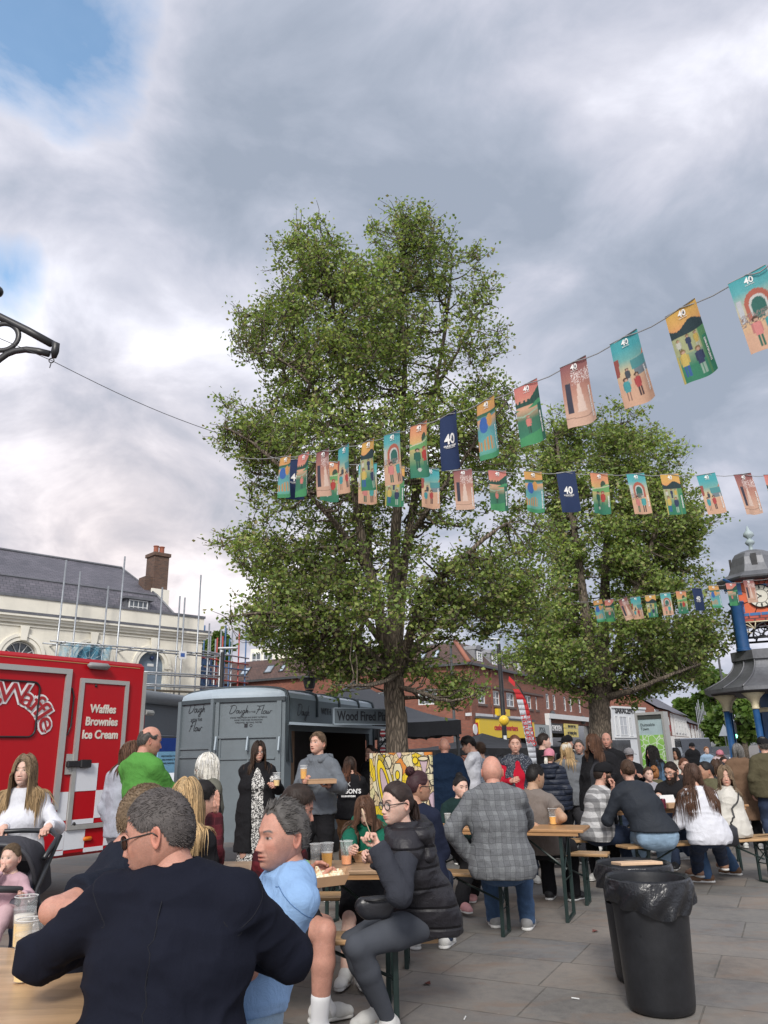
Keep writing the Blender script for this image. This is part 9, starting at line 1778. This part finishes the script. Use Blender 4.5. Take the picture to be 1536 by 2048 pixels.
person('man with cropped black hair in a taupe T shirt behind the checked jacket',X(1070,1553,8.35),35,sit=True,q=1,s=1.02,hyaw=60,hpitch=10,hair=('crop','black'),skin='olive',top=('tee',fabric('taupe_tee',(.17,.145,.13))),bottom=('trousers',BLK),shoes='black',build=1.15,seed=23,hl=X(1055,1650,8.1),hr=X(1100,1650,8.2))
# standing crowd behind
person('teenage boy with a dark fringe in a white T shirt looking down',X(937,1489,11.8),-65,q=1,s=(X(937,1489,11.8)[2]+.11)/1.75,hyaw=-82,hpitch=22,hair=('shag','black'),top=('tee',WHT),bottom=('jeans',DENIM),hr=(.1,.3,1.1),hl=(-.1,.3,1.05),seed=24)
person('bald man in a long navy coat with a cream collar',X(889,1493,11.4),5,q=1,s=(X(889,1493,11.4)[2]+.11)/1.75,hyaw=4,hpitch=8,hair=None,skin='ruddy',top=('coat',fabric('navy_coat',(.010,.022,.048)),'collar',CREAMC),bottom=('trousers',BLK),shoes='black',build=1.35,seed=25)
person('person in a blue striped top just behind the boy in white',X(960,1500,12.8),-20,q=0,s=1.0,hyaw=-30,hair=('short','brown'),top=('tee',stripes('blue_stripes',(.05,.09,.16),(.42,.45,.5),.03)),bottom=('jeans',DENIM),build=1.2,seed=26)
person('woman in a red top and a dark speckled gilet standing before the feather flag',X(1030,1489,9.8),178,q=2,female=True,s=(X(1030,1489,9.8)[2]+.11)/1.75,hyaw=186,hair=('tied','auburn'),bun=(0,-.10,.0),skin='fair',top=('long',fabric('red_top',(.42,.012,.03))),over=('padded_vest',specks(),0,.1),bottom=('jeans',DDEN),hr=X(1022,1562,9.5),seed=27,face=dict(mouth_open=.002))
person('young man in a black tracksuit top in profile',X(1087,1483,11.9),62,q=1,s=(X(1087,1483,11.9)[2]+.11)/1.75,hyaw=82,hair=('crop','dark'),top=('jacket',BLK),bottom=('trousers',BLK),seed=28,skin='pale')
person('woman with a pink cap and pale ponytail in a long navy puffer coat',X(1099,1514,11.0),18,q=1,female=True,s=(X(1099,1514,11)[2]+.11)/1.75,hyaw=25,hair=('tied','blonde'),bun=None,tail=((-.03,-.11,.0),.20,'white'),hat=('back',fabric('pink_cap',(.55,.22,.28))),top=('puffer',quilt('navy_puffer',(.014,.02,.038),.07),'hood'),bottom=('trousers',BLK),build=1.1,seed=29)
person('blonde woman in a cream cap and a grey jacket',X(1133,1503,11.3),25,q=1,female=True,s=(X(1133,1503,11.3)[2]+.11)/1.75,hyaw=40,hair=('long','blonde'),hairlen=.26,hat=('cap',fabric('cream_cap',(.56,.53,.46))),top=('jacket',fabric('grey_jacket',(.15,.16,.175))),bottom=('trousers',fabric('grey_slacks',(.075,.075,.085))),shoes='black',hr=(.15,.35,1.15),seed=30)
person('man in a dark cap between the tracksuit and the grey hoodie',X(1134,1486,14.2),60,q=0,s=(X(1134,1486,14.2)[2]+.11)/1.75,hyaw=80,hair=('short','dark'),hat=('back',BLK),top=('jacket',BLK),bottom=('trousers',BLK),seed=31)
person('grey cropped man in a grey hoodie facing the camera',X(1158,1494,12.7),185,q=1,s=(X(1158,1494,12.7)[2]+.11)/1.75,hyaw=200,hair=('crop','darkgrey'),top=('hoodie',GRYH,'hood'),bottom=('jeans',DDEN),hr=(-.05,.3,1.15),face=dict(stubble=.6),seed=32)
person('tall woman with brown hair falling over her face in a charcoal top',X(1188,1487,9.9),-150,q=2,female=True,s=(X(1188,1487,9.9)[2]+.11)/1.75,hyaw=-128,hpitch=30,hair=('long','chestnut'),hairlen=.22,top=('long',DK),over=('jacket',BLK,1.9,.12),bottom=('jeans',BLK),build=1.15,seed=33)
person('balding man in a black jacket beneath the second tree',X(1213,1481,12.5),-165,q=1,s=(X(1213,1481,12.5)[2]+.11)/1.75,hyaw=-160,hair=('ring','darkgrey'),skin='ruddy',top=('jacket',BLK),bottom=('jeans',DDEN),build=1.25,face=dict(stubble=.4),seed=34)
person('man in a grey cap and dark coat with a folded arm',X(1258,1511,13.0),175,q=1,s=(X(1258,1511,13)[2]+.11)/1.75,hyaw=170,hair=('short','grey'),hat=('cap',fabric('grey_cap',(.25,.24,.25))),top=('jacket',BLK),bottom=('trousers',BLK),build=1.15,seed=35,hl=(-.05,.3,1.05))
person('woman with long black hair in a denim jacket in profile',X(1305,1505,12.3),-95,q=2,female=True,s=(X(1305,1505,12.3)[2]+.11)/1.75,hyaw=-98,hpitch=10,hair=('long','black'),hairlen=.38,top=('jacket',denim('denim_jacket',(.05,.10,.17))),bottom=('trousers',BLK),seed=36)
person('woman with long black hair in a cream jacket by the parked cars',X(1352,1508,14.0),-165,q=1,female=True,s=(X(1352,1508,14)[2]+.11)/1.75,hyaw=-150,hpitch=10,hair=('long','black'),hairlen=.34,top=('jacket',CREAMC),bottom=('trousers',BLK),seed=37,skin='tan')
person('far man in a black cap and black jumper walking in the street',X(1384,1494,27),175,q=0,s=1.02,hat=('cap',BLK),top=('hoodie',BLK),bottom=('trousers',BLK),seed=38,build=1.2)
person('far child in a pale blue shirt near the parked cars',X(1413,1501,26),180,q=0,s=.92,hair=('short','ginger'),top=('tee',fabric('sky_shirt',(.30,.42,.55))),bottom=('jeans',DENIM),seed=39,skin='pale')
person('person in a pink and white cap far behind the clock pavilion bench',X(1440,1511,19),178,q=0,s=.93,hat=('cap',fabric('pink_cap',(.55,.22,.28))),top=('hoodie',fabric('white_pink',(.5,.4,.42))),bottom=('jeans',DENIM),seed=40)
# the right-hand table
WP=plaid('white_grey_plaid',(.56,.56,.56),(.10,.10,.105),(.25,.25,.26),.10,.40,False)
person('bearded man in a black cap and a black and white checked shirt',X(1205,1549,9.45),75,sit=True,q=2,s=1.03,hyaw=78,hpitch=10,lean=(.14,0),build=1.2,skin='fair',hair=('crop','dark'),hat=('cap',BLK),top=('shirt',WP),bottom=('jeans',DDEN),shoes='black',hr=X(1226,1580,9.35),hl=X(1240,1600,9.6),pose_r='hold',palm_r=(-.8,0,.3,.2,0,.95),face=dict(beard=.9),beardmesh=.018,seed=41)
person('woman in a dark leather jacket and light jeans leaning on the table',X(1256,1542,9.0),8,sit=True,q=2,female=True,s=1.05,hyaw=10,hpitch=18,lean=(.16,-.20),build=1.15,hair=('tied','brown'),bun=(0,-.085,-.02),top=('blazer',fabric('leather_look',(.028,.033,.042),.1,.4,300.,.6)),bottom=('jeans',LDEN),shoes='black',hl=X(1222,1628,9.25),hr=X(1290,1620,9.5),hem=.63,seed=42)
person('woman with very long brown hair in a white hoodie',X(1385,1550,8.95),-8,sit=True,q=2,female=True,s=1.0,hyaw=-4,hpitch=4,lean=(.08,-.05),build=1.08,hair=('long',(.075,.042,.030)),tip='chestnut',hairlen=.50,top=('hoodie',WHT),bottom=('jeans',DDEN),shoes='tan',feet=[G0(1396,1762),G0(1452,1756)],seed=43)
H_=person('woman in a cream sweatshirt with a black cross body bag looking back',X(1451,1553,9.5),-60,sit=True,q=2,female=True,s=1.0,hyaw=-160,hpitch=0,lean=(.02,.0),build=1.12,hair=('long','mouse'),hairlen=.30,top=('hoodie',CREAMC),bottom=('jeans',DENIM),shoes='brown',seed=44,face=dict(lips=.7),skin='fair',feet=[G0(1415,1765),G0(1470,1750)])
hb3=thing('shoulder_bag','black handbag resting on the bench behind the woman in cream','bag',tuple(X(1452,1668,9.22)));mb=MB();mb.box((0,0,-.02),(.26,.10,.22),bev=.03);mb.build('bag',pm('black_leather',(.02,.021,.026),.35),hb3,autosm=50);g_=H_;bv_=BVHTree.FromPolygons([v.co for v in g_['top'].data.vertices],[tuple(p.vertices)for p in g_['top'].data.polygons]);a_=Vector(X(1452,1650,9.25))-g_['off'];b_=Vector(g_['NB'])-g_['off']+Vector((.09,.0,.0));pl_=[]
for k in range(17):
 q_=bv_.find_nearest(a_.lerp(b_,k/16)+Vector((0,-.12,0)));pl_.append(q_[0]+q_[1]*.006+g_['off']-hb3.location)
mb=MB();mb.tube([(.10,0,.07)]+pl_[1:],.009,6);mb.build('strap',M_BLACK,hb3,smooth=True)
person('bearded bald man in glasses and a black T shirt across the table',X(1343,1543,10.95),-165,sit=True,q=2,s=1.05,hyaw=-130,hpitch=16,lean=(.1,0),build=1.3,hair=('crop','dark'),glasses='square',top=('tee',BLK),bottom=('jeans',DDEN),shoes='black',face=dict(beard=.95),beardmesh=.045,seed=45,hl=X(1330,1620,10.5),hr=X(1310,1620,10.5))
person('person with a ginger bun in an olive top seen from behind',X(1311,1548,12.2),30,sit=True,q=1,female=True,s=1.05,hair=('tied','ginger'),bun=(0,-.09,.07),top=('jacket',OLV),bottom=('jeans',DDEN),seed=46)
person('small child peeping out beside the ginger bun',X(1297,1549,12.0),182,q=0,s=.70,hair=('short','brown'),skin='pale',top=('tee',fabric('kid_top',(.3,.3,.34))),bottom=('trousers',BLK),seed=47)
person('man with sunglasses pushed up on his head in an olive jacket',X(1412,1542,11.5),-80,sit=True,q=1,s=1.05,hyaw=-88,hpitch=8,build=1.15,hair=('comb','black'),skin='tan',top=('jacket',OLV),bottom=('jeans',DDEN),hr=X(1398,1560,11.4),pose_r='hold',seed=48)
person('reddish haired woman laughing behind the bearded man',X(1368,1532,13.2),175,sit=True,q=0,female=True,s=1.05,hair=('tied','auburn'),bun=(0,-.1,.02),top=('tee',DK),bottom=('jeans',DDEN),seed=49)
person('brown haired person seated behind the olive jacket',X(1434,1538,12.8),20,sit=True,q=0,s=1.08,female=True,hair=('bob','brown'),hairlen=.16,top=('hoodie',DK),bottom=('jeans',DDEN),seed=50)
person('man with short dark hair facing the camera near the pavilion column',X(1448,1526,15),180,q=0,s=.93,hair=('crop','dark'),top=('tee',DK),bottom=('jeans',DDEN),seed=51,skin='ruddy')
person('grey haired person in a very long brown coat',X(1476,1503,12.4),12,q=1,female=True,s=(X(1476,1503,12.4)[2]+.11)/1.75,hyaw=35,hair=('bob','grey'),hairlen=.15,top=('coat',fabric('camel_coat',(.16,.10,.065))),bottom=('trousers',BLK),shoes='white',build=1.3,seed=52)
person('man in a dark cap and a khaki jacket at the right edge',X(1527,1491,11.9),8,q=1,s=(X(1527,1491,11.9)[2]+.11)/1.75,hyaw=10,hair=('short','darkgrey'),hat=('cap',BLK),top=('jacket',fabric('khaki_jacket',(.085,.075,.045))),bottom=('jeans',DDEN),shoes='black',build=1.25,seed=53)
# things on the right-hand table
t3=lambda px,py:onz(px,py,.774)
p=t3(1328,1618);cn=thing('drink_can','dark red drink can on the right hand table','can',tuple(p));mb=MB();mb.lathe([(.024,0),(.031,.008),(.031,.105),(.026,.118),(.024,.118),(.024,.114),(.001,.114)],20);mb.build('can',pm('can_red',(.12,.012,.03),.3,.4),cn,autosm=40)
p=t3(1345,1616);bo=thing('food_box','open white lidded food box behind the drink can','food box',tuple(p),R(14));mb=MB();mb.box((0,0,.03),(.20,.15,.06),bev=.004);mb.build('box_base',M_KRAFT,bo);mb=MB();mb.box((0,.08,.085),(.20,.008,.13),rx=R(-20));mb.build('lid',M_WHITE,bo)
p=t3(1318,1612);cup('clear tumbler left of the drink can',p,.14,.042,.2,M_CIDER,0)
